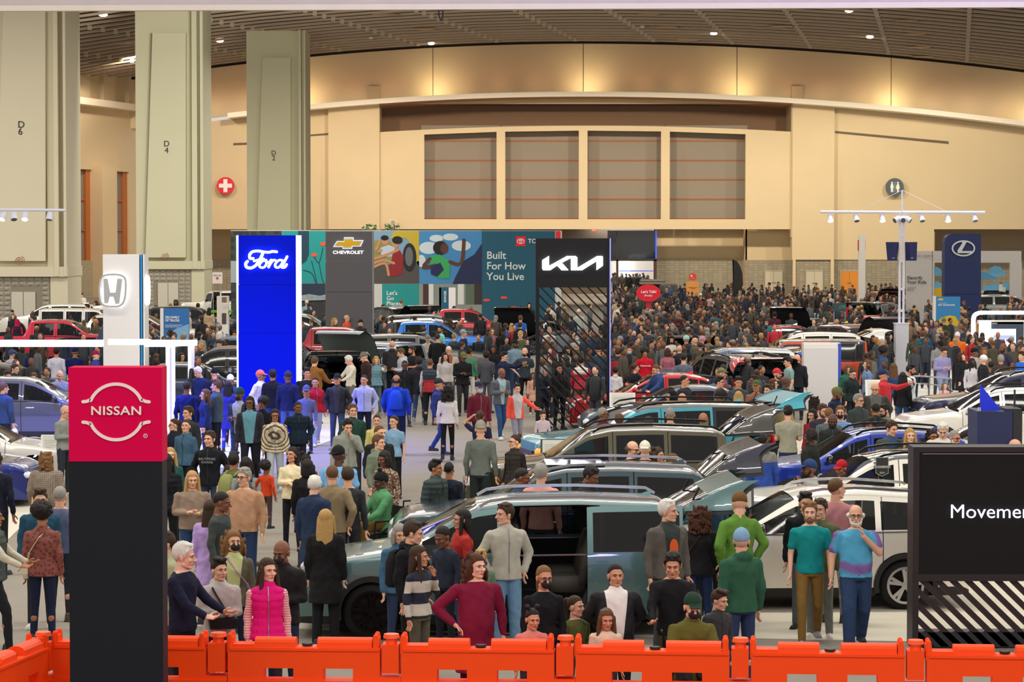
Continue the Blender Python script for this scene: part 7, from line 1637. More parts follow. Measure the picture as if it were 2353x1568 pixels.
1765 886 1.74 -40|m down stand 0,0 quiff b a|long 3c4450 slim 22242c|man with dark brown hair just above the cyan tailgate|
1813 822 1.80 -80|m down stand 0,10 quiff k a|tee 7d9c98 slim 3c4c68|young man in sage T-shirt in profile left of the white slab totem|
1832 815 1.82 175|m down stand 0,0 bald k a|hoodie 1e2028 slim 22242c|bald man in black hoodie, back turned left of the white slab totem|
1790 910 1.80 178|s down stand 0,0 buzz n a|jacket b09a70 slim 3a3c44|broad man in tan coat under the cyan tailgate, back turned|
1871 914 1.66 160|w down stand 20,0 curly k b|jacket @plaid,c8c0b0,8a8070,8 slim 22242c|woman with black curls in cream plaid jacket|
1888 930 1.76 20|m down stand 10,10 short r a|long 3a3440 slim 22242c|man with auburn hair and beard behind the black mask|beard:r
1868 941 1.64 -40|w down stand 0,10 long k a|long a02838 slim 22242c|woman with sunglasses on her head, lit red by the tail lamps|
1905 939 1.78 172|m down stand 0,0 buzz o a|long @plaid,3c4c50,8a9494,9 slim 22242c|man with sandy crew cut in grey plaid shirt, back turned|
1919 892 1.80 70|m phone stand 10,15 cap 6c6a40 d|puffer 1a2440 slim 22242c|bearded man in olive cap and navy puffer jacket|beard:k
1931 935 1.78 -10|m down stand 0,0 short o a|long @plaid,4a7cc0,c4d4e8,9 slim 22242c|man in black face mask and blue checked shirt|mask
1913 952 1.74 -5|m down stand 0,15 bald k e|jacket 2c302c slim 22242c|bald bearded man in dark green jacket|beard:k
1973 908 1.80 30|m down stand 10,0 short g a|jacket 3c4444 slim 33343a|grey-haired man with glasses in grey jacket|glasses
2011 878 1.84 0|s pocket stand -10,20 bald k a|jacket @open,33322e,5a5c58,0.09 slim 22242c|bald man with glasses in dark open hoodie looking down|glasses
1993 828 1.74 -85|w down stand 0,0 straight n f|jacket 6c84ac slim 4c6080|woman with shoulder-length ash hair in pale denim jacket, profile left|
1957 848 1.66 30|w down stand 0,20 bun b a|jacket 1a2a2a slim 22242c|woman with hair bun and glasses bending over the tablet stand|glasses
1947 838 1.66 20|w down stand 10,15 bob n a|jacket 2c5c4c slim 22242c|woman in dark green beside the spare wheel|
2012 928 1.78 175|m down stand 20,0 buzz k c|hoodie 2c2c2e slim 22242c|man with dark fade haircut and charcoal hoodie, back turned|
2036 930 1.76 -60|m down stand -10,10 short k a|jacket 7c7c72 slim 22242c|bearded man with glasses in grey jacket|beard:k;glasses
2004 961 1.62 -60|w down stand 0,10 locs k c|jacket 2a2c30 slim 22242c|woman with dark braids and glasses above the blue SUV|glasses
2046 969 1.80 15|m down stand 20,10 short b a|jacket @open,3a3e3e,2c4464,0.06 slim 22242c|dark-haired man in grey jacket over blue tee at the blue SUV|
2091 987 1.66 0|w down stand 5,0 straight y f|long 3a3a40 slim 22242c|woman with long golden hair behind the white SUV|
2143 990 1.64 20|w down stand 0,0 curly k c|long 22242a slim 22242c|person with black curls and glasses right of the golden-haired woman|glasses
2167 970 1.80 -10|s down stand 0,25 short w a|long d8d2cc slim 22242c|white-haired man in white shirt bowing his head|
2192 991 1.76 20|m down stand 15,5 buzz g b|long 2c3040 slim 22242c|man with glasses and grey goatee beside the white shirt|beard:w;glasses
2263 1010 1.66 60|w down stand 0,0 bob k b|long 22242a slim 22242c|dark-haired person just above the black slogan board|
2334 1011 1.76 60|m down stand 0,0 bald n a|long 50545c slim 22242c|bald man just above the black slogan board at the right edge|
2030 852 1.80 60|s point stand 10,0 cap 1a2a4c b|jacket @block,b81c28,b81c28,1.2 slim 2c2e34|man in navy cap and red shirt pointing right|
2053 836 1.68 175|w down stand 0,0 straight n a|long 2c4474 slim 2c3c68|woman with brown hair and blue sweater, back turned by the mast base|
2075 857 1.66 150|w down stand 20,0 long k c|jacket 15161a flare 2c4a74|woman with very long dark hair, black top and jeans by the mast base|
2092 840 1.80 60|m down stand 10,5 quiff k b|tee d8dce0 slim 2c3448|bearded man in white T-shirt with a black backpack|beard:k;pack:1c2434
2030 800 1.78 70|m down stand 0,10 afro k e|hoodie 38507c slim 22242c|young man with afro and glasses in denim-blue hoodie|glasses
2000 815 1.30 20|k down stand 0,10 buzz k d|jacket c84a30 slim 22242c|young boy between the spare wheel and the afro youth|
2006 772 1.66 0|w down stand 0,0 long k d|jacket 17181c slim 22242c|smiling young woman with long black hair above the spare wheel|
2025 780 1.70 80|m down stand 0,10 cap b8aca0 a|hoodie a8a49c slim 22242c|person in beige cap right of the smiling young woman|
2166 797 1.86 15|m phone walk 10,25 short b a|long @stripe,9a96c8,8c88b8,14 slim 7c90b8|tall man in lavender striped shirt and pale jeans|glasses
2120 762 1.82 176|s down stand 0,0 short n a|hoodie 205474 slim 1c2430|broad man in teal blue jacket, back turned|
2158 783 1.78 10|m phone stand 10,30 cap 16181c e|hoodie 8d9294 slim 3c4048|man in black cap with teal lettering and grey hoodie|
2200 765 1.80 178|s down stand 0,0 capback e4dcd8 a|tee f07a20 slim 22242c|man in bright orange T-shirt and white cap, back turned|
2169 732 1.82 150|m down stand 20,0 cap 6c6a50 a|jacket 3c4228 slim 33343a|man in olive jacket with a dark backpack|pack:2c3434
2211 812 1.66 50|w down stand 10,-10 bob r f|jacket 1f2026 slim 22242c|woman with shoulder-length red-brown hair in black jacket|
2240 802 1.76 60|m down stand 10,0 cap 15161a d|hoodie a8a4a4 slim 22242c|man in black cap and grey hood near the bright panel|
2234 825 1.66 10|w down stand 15,0 long k e|long c8c4cc slim 22242c|woman in black face mask and pale grey sweater|mask;glasses
2259 818 1.78 -120|m down stand 0,0 cap d8dce8 a|jacket 1d2024 slim 22242c|man in red, white and blue cap|
2308 789 1.88 -70|s pocket stand 0,15 bald k d|tee 33344a slim 22242c|large bald bearded man in dark T-shirt at the lit screen|beard:k
2300 817 1.76 175|m down stand 0,0 short g b|jacket 3c3430 slim 22242c|grey-haired man in brown jacket, back turned near the lit screen|
2348 810 1.76 -60|m down stand 0,0 quiff b a|tee 2a68d8 slim 22242c|person in bright blue T-shirt at the right edge|
2277 830 1.60 175|k down stand 0,0 buzz k c|long 2c4468 slim 22242c|boy with dark cropped hair near the lit screen, back turned|
2262 800 1.70 0|w down stand 0,0 curly o c|long 8a7a6a slim 22242c|woman with fair curls in front of the bright panel|
2170 879 1.10 10|k down stand 20,0 straight o f|long d4a4a8 slim 8a8c98|little girl with ginger-blond hair beside the lavender shirt|
2140 733 1.70 0|w down stand 0,0 straight b a|long 4a2c4c slim 22242c|long-haired woman beside the man in plum shirt|
2126 738 1.78 0|m down stand 0,5 short k b|long 32203c slim 22242c|bearded man in dark plum polo shirt|beard:k
2240 744 1.70 -150|w down stand 0,0 straight y f|vest 1c2434 slim 22242c|woman with long blond hair and navy vest over white sleeves|U:d8d4d0
2257 765 1.78 175|m down stand 0,0 buzz b b|tee 2c3034 slim 22242c|man in black T-shirt beside the glowing arch, back turned|
2230 770 1.66 40|w down stand 0,0 straight k c|vest 14151c slim 22242c|woman in black vest and white hood right of the orange T-shirt|U:d8d4d0
1482 803 1.72 5|m hip stand 0,0 afro k c|hoodie c8142c slim 22242c|youth in bright red hoodie with white script on the chest|
1460 837 1.68 130|w down stand -20,0 pony b a|long 15191f slim 1c2440|woman with long ponytail and blue crossbody bag, dark sweater|bag:3c5c8c
1446 797 1.74 0|m down stand 0,0 buzz k b|jacket @open,4a4438,15161a,0.05 slim 22242c|man in pale blue face mask and brown quilted jacket|maskb
1448 751 1.86 176|s down stand 0,0 short r a|long 1b2a4c slim 22242c|broad man with auburn hair in navy pullover, back turned|
1477 746 1.82 -60|m down stand -10,0 short n a|jacket 23241f slim 22242c|older man in black leather coat pointing behind the navy pullover|
1543 774 1.78 -10|m down stand 10,5 hood 17181a b|hoodie dcd4cc slim 22242c|bearded man with dark hair in cream white hoodie|beard:k
1420 801 1.76 175|m down stand 0,0 short r a|hoodie @block,35303c,a82c24,1.38 slim 22242c|man in dark jacket with red hood, back turned|
1414 843 1.40 175|k down stand 0,0 short k b|hoodie cfcfd2 slim 1c1d24|boy in white and black jacket, back turned beside the slatted pylon|
1511 838 1.76 -60|m lean stand 0,20 buzz n a|hoodie 2c4474 slim 22242c|man in blue hoodie leaning over the red car|
1571 814 1.82 165|m down stand 0,0 buzz k a|tee 5c6474 slim 22242c|man in grey-blue T-shirt with cropped dark hair, back turned|
1534 801 1.68 172|w down stand 0,0 bob r f|tee b06a74 slim 22242c|woman with auburn hair, pink T-shirt and backpack straps|
1577 773 1.80 170|m down stand 0,0 turban a8ccc8 b|jacket 2c3444 slim 22242c|man in pale mint turban, back turned|
1613 775 1.78 -60|m down stand 0,0 turban c090a8 b|vest 262a34 slim 22242c|man in pink turban with long white beard|beard:w
1596 777 1.78 -90|m down stand 0,0 bald g a|jacket 5a5648 slim 22242c|balding man with glasses between the two turbans|glasses
1561 795 1.80 150|m down stand 0,0 bald k a|vest 2a2e36 slim 22242c|bald man in dark vest with grey sleeves|U:6c7480
1551 806 1.62 -20|w down stand 0,0 bob n f|long 5a4a3c slim 22242c|smiling woman with glasses beside the pink T-shirt|glasses
1417 686 1.80 176|m down stand 0,0 buzz k c|tee b8ab8c slim 1c2434|man in beige T-shirt and dark jeans, back turned, right of the pylon top slats|
1540 689 1.88 0|s down stand 0,0 cap 3a3a34 e|coat 14191c slim 2c2e30|very broad man in black coat and dark cap in the far crowd|
1690 640 1.80 -5|m down stand 0,0 short k b|jacket 17191b slim 22242c|bearded man in black jacket standing tall against the block wall|beard:k
1788 649 1.80 -60|m down stand 0,0 short k b|jacket 1b2427 slim a89a74|man in black shirt and khaki trousers standing by the double doors|beard:k
1767 650 1.78 -100|m down stand 0,0 short k b|long d8d4c8 slim 22242c|man in white shirt standing left of the khaki trousers|
1875 651 1.80 -30|m down stand 0,0 short b a|long a06a20 slim 33343a|man in mustard sweater by the second double doors|
1858 655 1.74 0|m down stand 0,0 buzz k d|jacket @open,c4b898,4a5c6c,0.07 slim 33343a|man in cream jacket beside the mustard sweater|
1590 660 1.82 0|m down stand 0,0 cap 33261c a|jacket @open,16181c,8aa0b4,0.04 slim 22242c|red-haired tall man in black jacket before the orange kiosk|
1633 676 1.76 0|w down stand 0,0 dreads k d|hoodie c8a4a4 slim 22242c|woman with long braids in pale pink hoodie in the far crowd|
1610 675 1.78 0|m down stand 0,0 cap d8d0c0 c|tee 171a1e slim 22242c|man in white cap and black polo in the far crowd|
1560 718 1.82 170|m down stand 0,0 bald k c|long 5c1c2c slim 22242c|man with shaved head in burgundy sweater, far crowd|
1588 735 1.78 165|m down stand 0,0 short k b|hoodie 26323f slim 22242c|man in navy hoodie with white back print, far crowd|
1618 718 1.66 170|w down stand 0,0 bob k b|jacket 2c6068 slim 22242c|woman with black bob in teal jacket, far crowd|
1640 738 1.72 -30|m down stand 10,10 short k a|hoodie b4b4b0 slim 22242c|youth in light grey hoodie looking down, far crowd|
1713 733 1.80 0|m down stand 0,0 beanie 1c1b1b b|jacket 1a1c1c slim 22242c|man with long black beard and knit hat|beard:k
1761 735 1.66 0|w down stand 0,5 bun k c|jacket 2c8088 slim 22242c|woman in white face mask and turquoise jacket|maskb
1780 718 1.80 170|m down stand 0,0 short k c|hoodie 5a2434 slim 22242c|person in wine red hoodie above the turquoise jacket, back turned|
1948 690 1.80 175|m down stand 0,0 buzz k c|tee d0202c slim 22242c|man in bright red T-shirt beside the sky blue car, back turned|
1843 717 1.76 175|m down stand 0,0 short n a|tee dcd6cc slim 22242c|man in white T-shirt before the raised black bonnet, back turned|
1820 685 1.76 -20|m down stand 0,0 bald n a|jacket 2c2620 slim 22242c|bearded balding man in dark jacket in front of the column pier|beard:b
1907 675 1.76 0|m down stand 0,0 bald w f|long d2ccc0 slim 22242c|elderly man in white shirt with lanyard|
2325 683 1.80 175|m down stand 0,0 cap c8202c b|jacket 5c6468 slim 22242c|man in red cap at the far right edge|
188 673 1.80 0|m phone stand 0,25 short b a|long d8d4cc slim 1c2034|man in white shirt looking at his phone by the nearest column|
222 692 1.72 -60|w phone stand 0,15 long b b|long c8c6c4 slim 22242c|woman with long dark hair and shoulder strap by the nearest column|
202 700 1.78 -85|m down stand 0,10 quiff k b|long cfcdcc slim 33384c|youth in white sweatshirt beside the white pylon|
30 722 1.68 10|w down stand 0,0 long n a|jacket 23242c slim 22242c|woman with long fair hair by the nearest column's doors|
40 735 1.66 170|w down stand 0,0 hood b01448 b|vest 2c1c34 slim 22242c|person with magenta hood up behind the crimson pickup|U:b01448
130 800 1.84 176|m down stand 0,0 short k b|long d4d4e4 slim 3c4c80|man in white long-sleeved top with a blue cloth over his shoulder, back turned|
172 800 1.84 176|s down stand 0,0 cap 141c50 c|long 141c58 slim 22242c|broad man in deep blue shirt beside the blue cloth, back turned|
220 808 1.78 80|m down stand 0,0 cap 8a1440 a|jacket 2c3c8c slim 22242c|man in maroon cap left of the white pylon|
33 837 1.76 60|m down stand 0,10 short b a|jacket 22243c slim 22242c|dark-haired man behind the slate crossover at the left|
14 850 1.74 40|m down stand 0,25 short b a|long 3c3c50 slim 22242c|man looking down over the slate crossover's roof at the left edge|
78 858 1.72 0|m down stand 0,10 short n a|long 4c4c68 slim 22242c|man with brown hair just above the middle of the slate crossover's roof|
137 851 1.76 20|m down stand 0,20 bald o a|long 8c94b8 slim 22242c|balding man in pale shirt at the right end of the slate crossover|
75 800 1.70 170|w down stand 0,0 long k b|coat 18205c slim 22242c|woman with long black hair carrying a child, left|
27 806 1.66 150|m down stand 0,0 beanie 3c4c80 a|long b4b8d8 slim 22242c|small person in grey knit hat and pale sweater, left|
404 690 1.72 0|w down stand 0,0 curly k d|jacket 1c2a44 slim 22242c|woman with dark curls by the second column's doors|
392 697 1.74 0|m down stand 0,0 buzz g d|jacket 23303f slim 22242c|man with shaved grey head by the second column's doors|
353 707 1.64 -10|w down stand 0,0 long r f|jacket 4a2c34 slim 22242c|woman with auburn hair left of the blue truck poster|
455 698 1.80 175|m down stand 0,0 short k c|long 3c4c44 slim 22242c|man in grey-green sweater, back turned, right of the truck poster|
481 708 1.74 172|w down stand 0,0 long k d|coat @plaid,c8b090,6a4c3c,7 slim 22242c|woman in brown and cream plaid coat with long braids|
463 728 1.76 -10|m down stand 0,10 bald k d|jacket 4a3438 slim 22242c|man with shaved head left of the grey plaid shirt|
500 743 1.80 150|m phone stand 0,10 cap 5c5868 d|long @plaid,3c4c60,5c6c80,8 slim 22242c|man in grey cap and blue-grey plaid shirt|
490 669 1.82 -20|m down stand 0,0 bald k c|long 6a2c34 slim 22242c|man with shaved head in maroon sweater by the first aid notice|
506 780 1.74 -20|m down stand 0,30 short r a|long 4c5c54 slim 22242c|man with auburn hair behind the black van-like SUV|
539 762 1.76 0|m down stand 0,0 short k c|long 2c2c30 slim 22242c|smiling bearded man left of the blue pylon|beard:k
705 691 1.80 175|m down stand 0,0 capback dcd4c8 a|tee 7fa8c8 slim 22242c|man in white cap and light blue T-shirt right of the blue pylon|
709 699 1.74 10|m down stand 0,0 cap 2c2820 d|jacket 3a3830 slim 22242c|man in dark cap in front of the white cap|
770 732 1.70 60|w down stand 0,0 bigcurl y f|long 5a2030 slim 22242c|woman with curly blond hair before the grey pylon|
797 726 1.78 60|m down stand 20,0 cap c8b098 a|jacket @block,e8542c,e8542c,1.2 slim 22242c|man in beige cap and orange shirt before the grey pylon|
828 736 1.74 -40|m down stand 0,0 cap 1c1b1c a|jacket 2c2c2c slim 22242c|man in black cap right of the orange shirt|
848 722 1.80 -50|m down stand 0,0 bald n a|jacket @open,171b20,5a93a8,0.06 slim 22242c|man with thinning hair, black jacket over blue shirt|
876 726 1.68 10|w down stand 0,0 bob y f|jacket 2a3446 slim 22242c|woman with wavy blond bob beside the blue shirt|
903 736 1.24 10|k down stand 0,0 short b b|long 8a7c70 slim 22242c|small boy held among the people in white tops|
881 701 1.80 60|m down stand 0,0 short b a|tee d8d4cc slim 22242c|dark-haired man in white T-shirt before the teal print|
922 690 1.82 172|m down stand 0,0 buzz o a|tee b8d0d4 slim 2c3c58|sandy-haired man in pale aqua shirt before the teal print, back turned|
970 743 1.70 0|m down stand 0,10 short k b|long 3c3c40 slim 22242c|man with dark hair seen in the blue pickup's window|
1012 750 1.78 -60|m down stand 20,5 short k b|tee 6cc8c0 slim 22242c|bearded man with glasses in mint T-shirt|beard:k;glasses
983 770 1.76 0|m phone stand 0,25 cap 7c7874 a|long b0aaa8 slim 6a6a70|older man in grey cap and pale shirt looking down|
1006 768 1.84 160|s down stand 0,0 buzz b a|long 17181c slim 22242c|tall man with glasses in black sweater, back turned|
1065 759 1.82 70|m down stand 0,0 beanie 8c96a8 a|long 1c2b4c slim 22242c|man in grey and navy knit hat and navy sweater|
1044 767 1.66 172|w down stand 0,0 bun y f|long 3c4450 slim 22242c|woman with fair hair beside the navy knit hat|
1131 755 1.66 5|w down stand 0,0 long n f|jacket 8a5a60 slim 22242c|woman with glasses in front of the blue pickup's bonnet|glasses
1156 755 1.80 0|m down stand 0,0 cap 101114 e|jacket 18191d slim 22242c|man in black cap and black tracksuit top|
1176 744 1.66 172|w down stand 0,0 straight y f|jacket d0b0b4 slim 22242c|woman with long blond hair in pale pink jacket, back turned|
1195 742 1.76 165|m down stand 0,0 short b a|hoodie 1c2424 slim 22242c|man in dark hoodie beside the pale pink jacket, back turned|
1216 697 1.84 0|m down stand 0,0 hood 1c1e22 a|jacket 23262a slim 22242c|man with black hood up left of the slatted pylon|
1196 726 1.78 172|m down stand 0,0 short n a|tee 2a68c0 slim 22242c|man in bright blue jacket near the raised black bonnet|
1265 700 1.78 0|m down stand 0,0 short b a|tee c8c4b8 slim 22242c|man in white shirt seen through the upper slats of the black pylon|
1330 712 1.80 172|m down stand 0,0 cap d8d4cc b|long b8c0b8 slim 7090b0|man in white cap and pale shirt seen through the slats|
1262 752 1.76 20|m phone stand 0,15 buzz g b|tee c4c0c4 slim 22242c|man in white polo seen through the left slats of the black pylon|
1295 752 1.80 0|s down stand 10,0 cap 5a1c24 d|hoodie 6c7078 slim 22242c|man in maroon cap and grey sweatshirt seen through the slats|
1326 768 1.72 0|w down stand 0,0 short k b|jacket 9ca4a8 slim 22242c|person in blue face mask seen through the slats|maskb
1304 797 1.78 0|m down stand 10,10 bigcurl k c|jacket @open,17181a,b8b8bc,0.07 slim 22242c|bearded man with big curls seen through the slats|beard:k
1335 820 1.80 172|m down stand 0,0 short k b|vest @block,c8c4c0,a02030,1.3 slim 6c5c3c|man in red and white quilted jacket seen through the slats, back turned|U:a02030
1375 795 1.84 175|s down stand 0,0 cap 1c1d22 b|long 2c3c4c slim 6c88b0|large man in slate shirt and light jeans seen through the right slats|
1250 842 1.66 40|w phone stand 0,10 bob g f|long 223040 slim 22242c|woman in dark blue sweater at the left edge of the slatted pylon|
1285 838 1.72 20|w down stand 0,0 curly k b|hoodie 1c1c20 slim 15161a|woman with dark curls holding a red bag, seen through the slats|
1225 856 1.20 10|k down stand 0,0 long b c|coat c89a84 slim 5a2030|small girl with long hair left of the slatted pylon|
1247 942 1.20 10|k down stand 0,20 short b f|long c8b8c4 slim c0b4c0|toddler in pale clothes at the bottom of the slatted pylon|
'''
def parse(line):
    a, b_, c, lab, ex = line.split('|')
    u, v, h, yaw = a.split(); t, arms, legs, hd, hair, hc, skin = b_.split(); top, topc, lst, legc = c.split()
    return float(u), float(v), float(h), float(yaw), t, arms, legs, tuple(float(x) for x in hd.split(',')), hair, hc, skin, top, topc, lst, legc, lab, ex
ROWS = [parse(l) for l in PEOPLE.strip().splitlines()]
SHOES = ['202024', 'd8d4cc', '4a3c30', '8a8c90', '26303c']
placed = []
def car_boxes(): return [(o.location.x, o.location.y, o.rotation_euler.z, 3.0 if abs(o.rotation_euler.z) < 9 else 3) for o in COL.objects if o.name.split('.')[0] == 'car' and o.parent is None]
BOX = car_boxes()
def clash(x, y, m=0.0):
    for cx, cy, a, _ in BOX:
        dx, dy = x - cx, y - cy; lx = dx * math.cos(a) + dy * math.sin(a); ly = -dx * math.sin(a) + dy * math.cos(a)
        if abs(lx) < 2.45 + m and abs(ly) < 1.24 + m: return True
    return any((x - a) ** 2 + (y - b) ** 2 < .38 ** 2 for a, b, _ in placed)
def settle(p, h, near=False):
    'slide a figure along its sight line until it stands clear of cars and neighbours, height adapting slightly'
    for k in range(0, 34):
        for s in ((-1,) if near else (2.1, -1)):
            f = 1 + s * k * .055 / p.y * 1.4; hh = HC - (HC - h) * f; x, y = p.x * f, p.y * f
            if abs(hh / h - 1) < .11 and not clash(x, y): return x, y, hh
    return p.x, p.y, h
for i, (u, v, h, yaw, t, arms, legs, hd, hair, hc, skin, top, topc, lst, legc, lab, ex) in enumerate(ROWS):
    z0 = 0
    if ex.startswith('Z'): z0 = float(ex[1:])
    p = at_z(u, v, h + z0)
    if not z0 and 'seated' not in lab and 'seen through the white' not in lab: x_, y_, h = settle(p, h, 1990 < u < 2200 and 960 < v < 1000); p = Vector((x_, y_, 0))
    r = person((p.x, p.y), h, yaw, t, arms, legs, hd, hair, hc, skin, top, topc, lst, legc, lab, '' if z0 else ex.replace('sling', '').replace('tiara', '').replace('print', '').replace('bagx', 'bag:5a3a2c'), 0 if v > 820 else 1, SHOES[i % 5] if v > 800 or (620 < v < 720) else None)
    r.location.z = z0
    placed.append((p.x, p.y, z0))
    sc = r.scale[0]
    if ex == 'sling':
        b = MB(); b.loft([(.02, -.19, .98, .16, .05), (.02, -.20, 1.10, .18, .07)], 12, 4); b.bar((-.10, -.13, 1.46), (.10, -.20, 1.10), .05, .012); b.build('arm_sling', mat('#17181c', .8), r)
    if ex == 'tiara':
        b = MB()
        for k in range(9): a = math.pi * (1.15 + .7 * k / 8); b.ell((.085 * math.cos(a), .01 + .09 * math.sin(a), 1.80 + .02 * math.sin(math.pi * k / 8)), (.008, .008, .014), 6, 4)
        b.build('tiara', mat('#c8e0e8', .1, 1.0, emit=0), r)
    if ex == 'print': MB().disc((0.0, -.165, 1.24), .055, .012, 16, .10).build('shirt_print', mat('#d8581c', .8, var=0), r)
    if 'red earring' in lab: MB().disc((-.085, -.03, 1.50), .035, .012, 16).build('earring', mat('#d01828', .5), r)
    if 'arched chest print' in lab: text('chest_lettering', 'BALTIMORE\nRAVENS', .055, mat('#8d8d94', .8, var=0), r, (0, -.165, 1.30), .004)
    if 'gold lettering' in lab: text('chest_lettering', 'ARMY', .09, mat('#c89a30', .8, var=0), r, (0, -.150, 1.26), .004)
    if 'white back print' in lab: text('back_lettering', 'CREW', .08, mat('#c8c8c8', .8, var=0), r, (0, .17, 1.28), .004, rot=(0, 0, math.pi))
    if 'white script' in lab: text('chest_lettering', 'Nationals', .085, mat('#f0e8e8', .8, var=0), r, (0, -.165, 1.27), .004)
    if 'big round face prints' in lab:
        for (x, z) in ((-.09, 1.36), (.08, 1.30), (-.03, 1.16), (.10, 1.08), (-.12, 1.05)): b = MB(); b.ring((x, -.158, z), .055, .055, .008, .01, 20); b.ell((x - .018, -.155, z + .015), (.006, .004, .009), 6, 4); b.ell((x + .018, -.155, z + .015), (.006, .004, .009), 6, 4); b.ring((x, -.157, z), .03, .03, .005, .008, 10, math.pi * 1.15, math.pi * 1.85); b.build('printed_face', mat('#4a4238', .8), r)
# wheelchairs for the two seated men
def wheelchair(x, y, yaw, label):
    o = empty('wheelchair', (x, y, 0), math.radians(yaw), label, 'wheelchair'); dm = mat('#1b1c20', .4, .5)
    for s in (-1, 1):
        b = MB(); b.ring((0, 0, 0), .30, .30, .02, .03, 28)
        for k in range(10): a = k * math.pi / 5; b.tube((0, .015, 0), (.29 * math.cos(a), .015, .29 * math.sin(a)), .003, n=4)
        b.build('wheel', dm, o, loc=(s * .31, .05, .30), rot=(0, 0, math.pi / 2)); b = MB(); b.ring((0, 0, 0), .08, .08, .025, .025, 16); b.build('caster', dm, o, loc=(s * .24, -.42, .08), rot=(0, 0, math.pi / 2))
        b = MB(); b.tube((s * .26, .22, .35), (s * .26, .24, .98), .012); b.tube((s * .26, .24, .98), (s * .26, .36, .98), .014); b.tube((s * .26, .2, .68), (s * .26, -.25, .68), .014); b.tube((s * .26, -.25, .68), (s * .26, -.30, .12), .012); b.build('side_frame', dm, o)
    MB().box(-.25, .25, -.25, .22, .40, .46).build('seat', mat('#15161a', .7), o); MB().box(-.25, .25, .20, .23, .46, .90).build('backrest', mat('#15161a', .7), o); MB().box(-.2, .2, -.52, -.34, .07, .09).build('footrest', dm, o)
for r_, (x, y, z) in zip(ROWS, placed):
    if 'seated in a wheelchair' in r_[15]: wheelchair(x, y + .02, r_[3], 'black wheelchair under the ' + ('man in the pompom hat' if 'pompom' in r_[15] else 'older man in the dark green cap'))
# ------------------------------------------------------------------ the rest of the crowd: individuals first, then what is past 300
rnd = random.Random(11)
NP = len(ROWS)
areas = [  # picture region for head tops (u0,u1,v0,v1), how many, where it is
 (1408, 1720, 655, 760, 70, 'in the packed crowd by the oval sign'), (1700, 2065, 660, 745, 46, 'in the packed crowd before the double doors'),
 (1410, 1760, 760, 812, 16, 'in the crowd right of the black slatted pylon'), (2085, 2350, 700, 800, 26, 'in the crowd around the navy pylon'), (1980, 2060, 740, 830, 12, 'in the crowd left of the lamp mast'),
 (1240, 1394, 690, 860, 14, 'seen through the slats of the black pylon'), (860, 1230, 700, 790, 16, 'among the middle left cars'), (0, 235, 715, 850, 10, 'behind the portal frame on the left'), (340, 545, 715, 860, 12, 'left of the blue pylon'), (1640, 1780, 800, 850, 5, 'between the raised tailgates')]
CL_ = [('1b1c20', 'black'), ('23252b', 'black'), ('2c3038', 'charcoal'), ('3c4048', 'dark grey'), ('1e2a40', 'navy'), ('4a4438', 'brown'), ('5c5f62', 'grey'), ('8a8880', 'light grey'), ('c8c2b6', 'off-white'), ('6a2430', 'burgundy'), ('3e4a38', 'olive green'), ('2f5a66', 'teal'), ('b02430', 'red'), ('7c6850', 'tan'), ('35508a', 'blue')]
HR = [('short', 'k', 'short black hair'), ('short', 'b', 'short dark brown hair'), ('buzz', 'k', 'cropped hair'), ('bald', 'k', 'a bald head'), ('long', 'k', 'long black hair'), ('long', 'b', 'long brown hair'), ('bob', 'n', 'brown bobbed hair'), ('straight', 'y', 'blond hair'), ('cap', '1c1d22', 'a dark cap'), ('cap', 'c8c0b4', 'a pale cap'), ('beanie', '2a2c30', 'a knit hat'), ('afro', 'k', 'an afro'), ('quiff', 'k', 'thick black hair'), ('curly', 'b', 'brown curls'), ('bun', 'k', 'black hair in a bun')]
TOPS = [('jacket', 'jacket'), ('puffer', 'padded jacket'), ('hoodie', 'hoodie'), ('long', 'sweater'), ('tee', 'T-shirt'), ('coat', 'coat')]
cars_xy = [(o.location.x, o.location.y, o.rotation_euler.z) for o in COL.objects if o.name.startswith('car') and o.parent is None]
pyl = [(o.location.x, o.location.y) for o in COL.objects if o.parent is None and o.get('category') in ('sign', 'lamp', 'screen', 'counter', 'display wall')]
taken = [(x, y) for x, y, z in placed]
def free(x, y, r=.55):
    for cx, cy, a in cars_xy:
        dx, dy = x - cx, y - cy; lx = dx * math.cos(a) + dy * math.sin(a); ly = -dx * math.sin(a) + dy * math.cos(a)
        if abs(lx) < 2.9 and abs(ly) < 1.25: return False
    if any(abs(x - px) < 1.2 and abs(y - py) < 1.0 for px, py in pyl): return False
    return all((x - a) ** 2 + (y - b) ** 2 > r * r for a, b in taken)
cands = []
for (u0, u1, v0, v1, n, where) in areas:
    k = 0; tries = 0
    while k < n and tries < n * 60:
        tries += 1; h = rnd.uniform(1.58, 1.84); u = rnd.uniform(u0, u1); v = rnd.uniform(v0, v1); p = at_z(u, v, h)
        if free(p.x, p.y): taken.append((p.x, p.y)); cands.append((p, h, where)); k += 1
cands.sort(key=lambda c: c[0].y)
room = max(0, 298 - NP); keep = cands[:room]; rest = cands[room:]
seen = {}
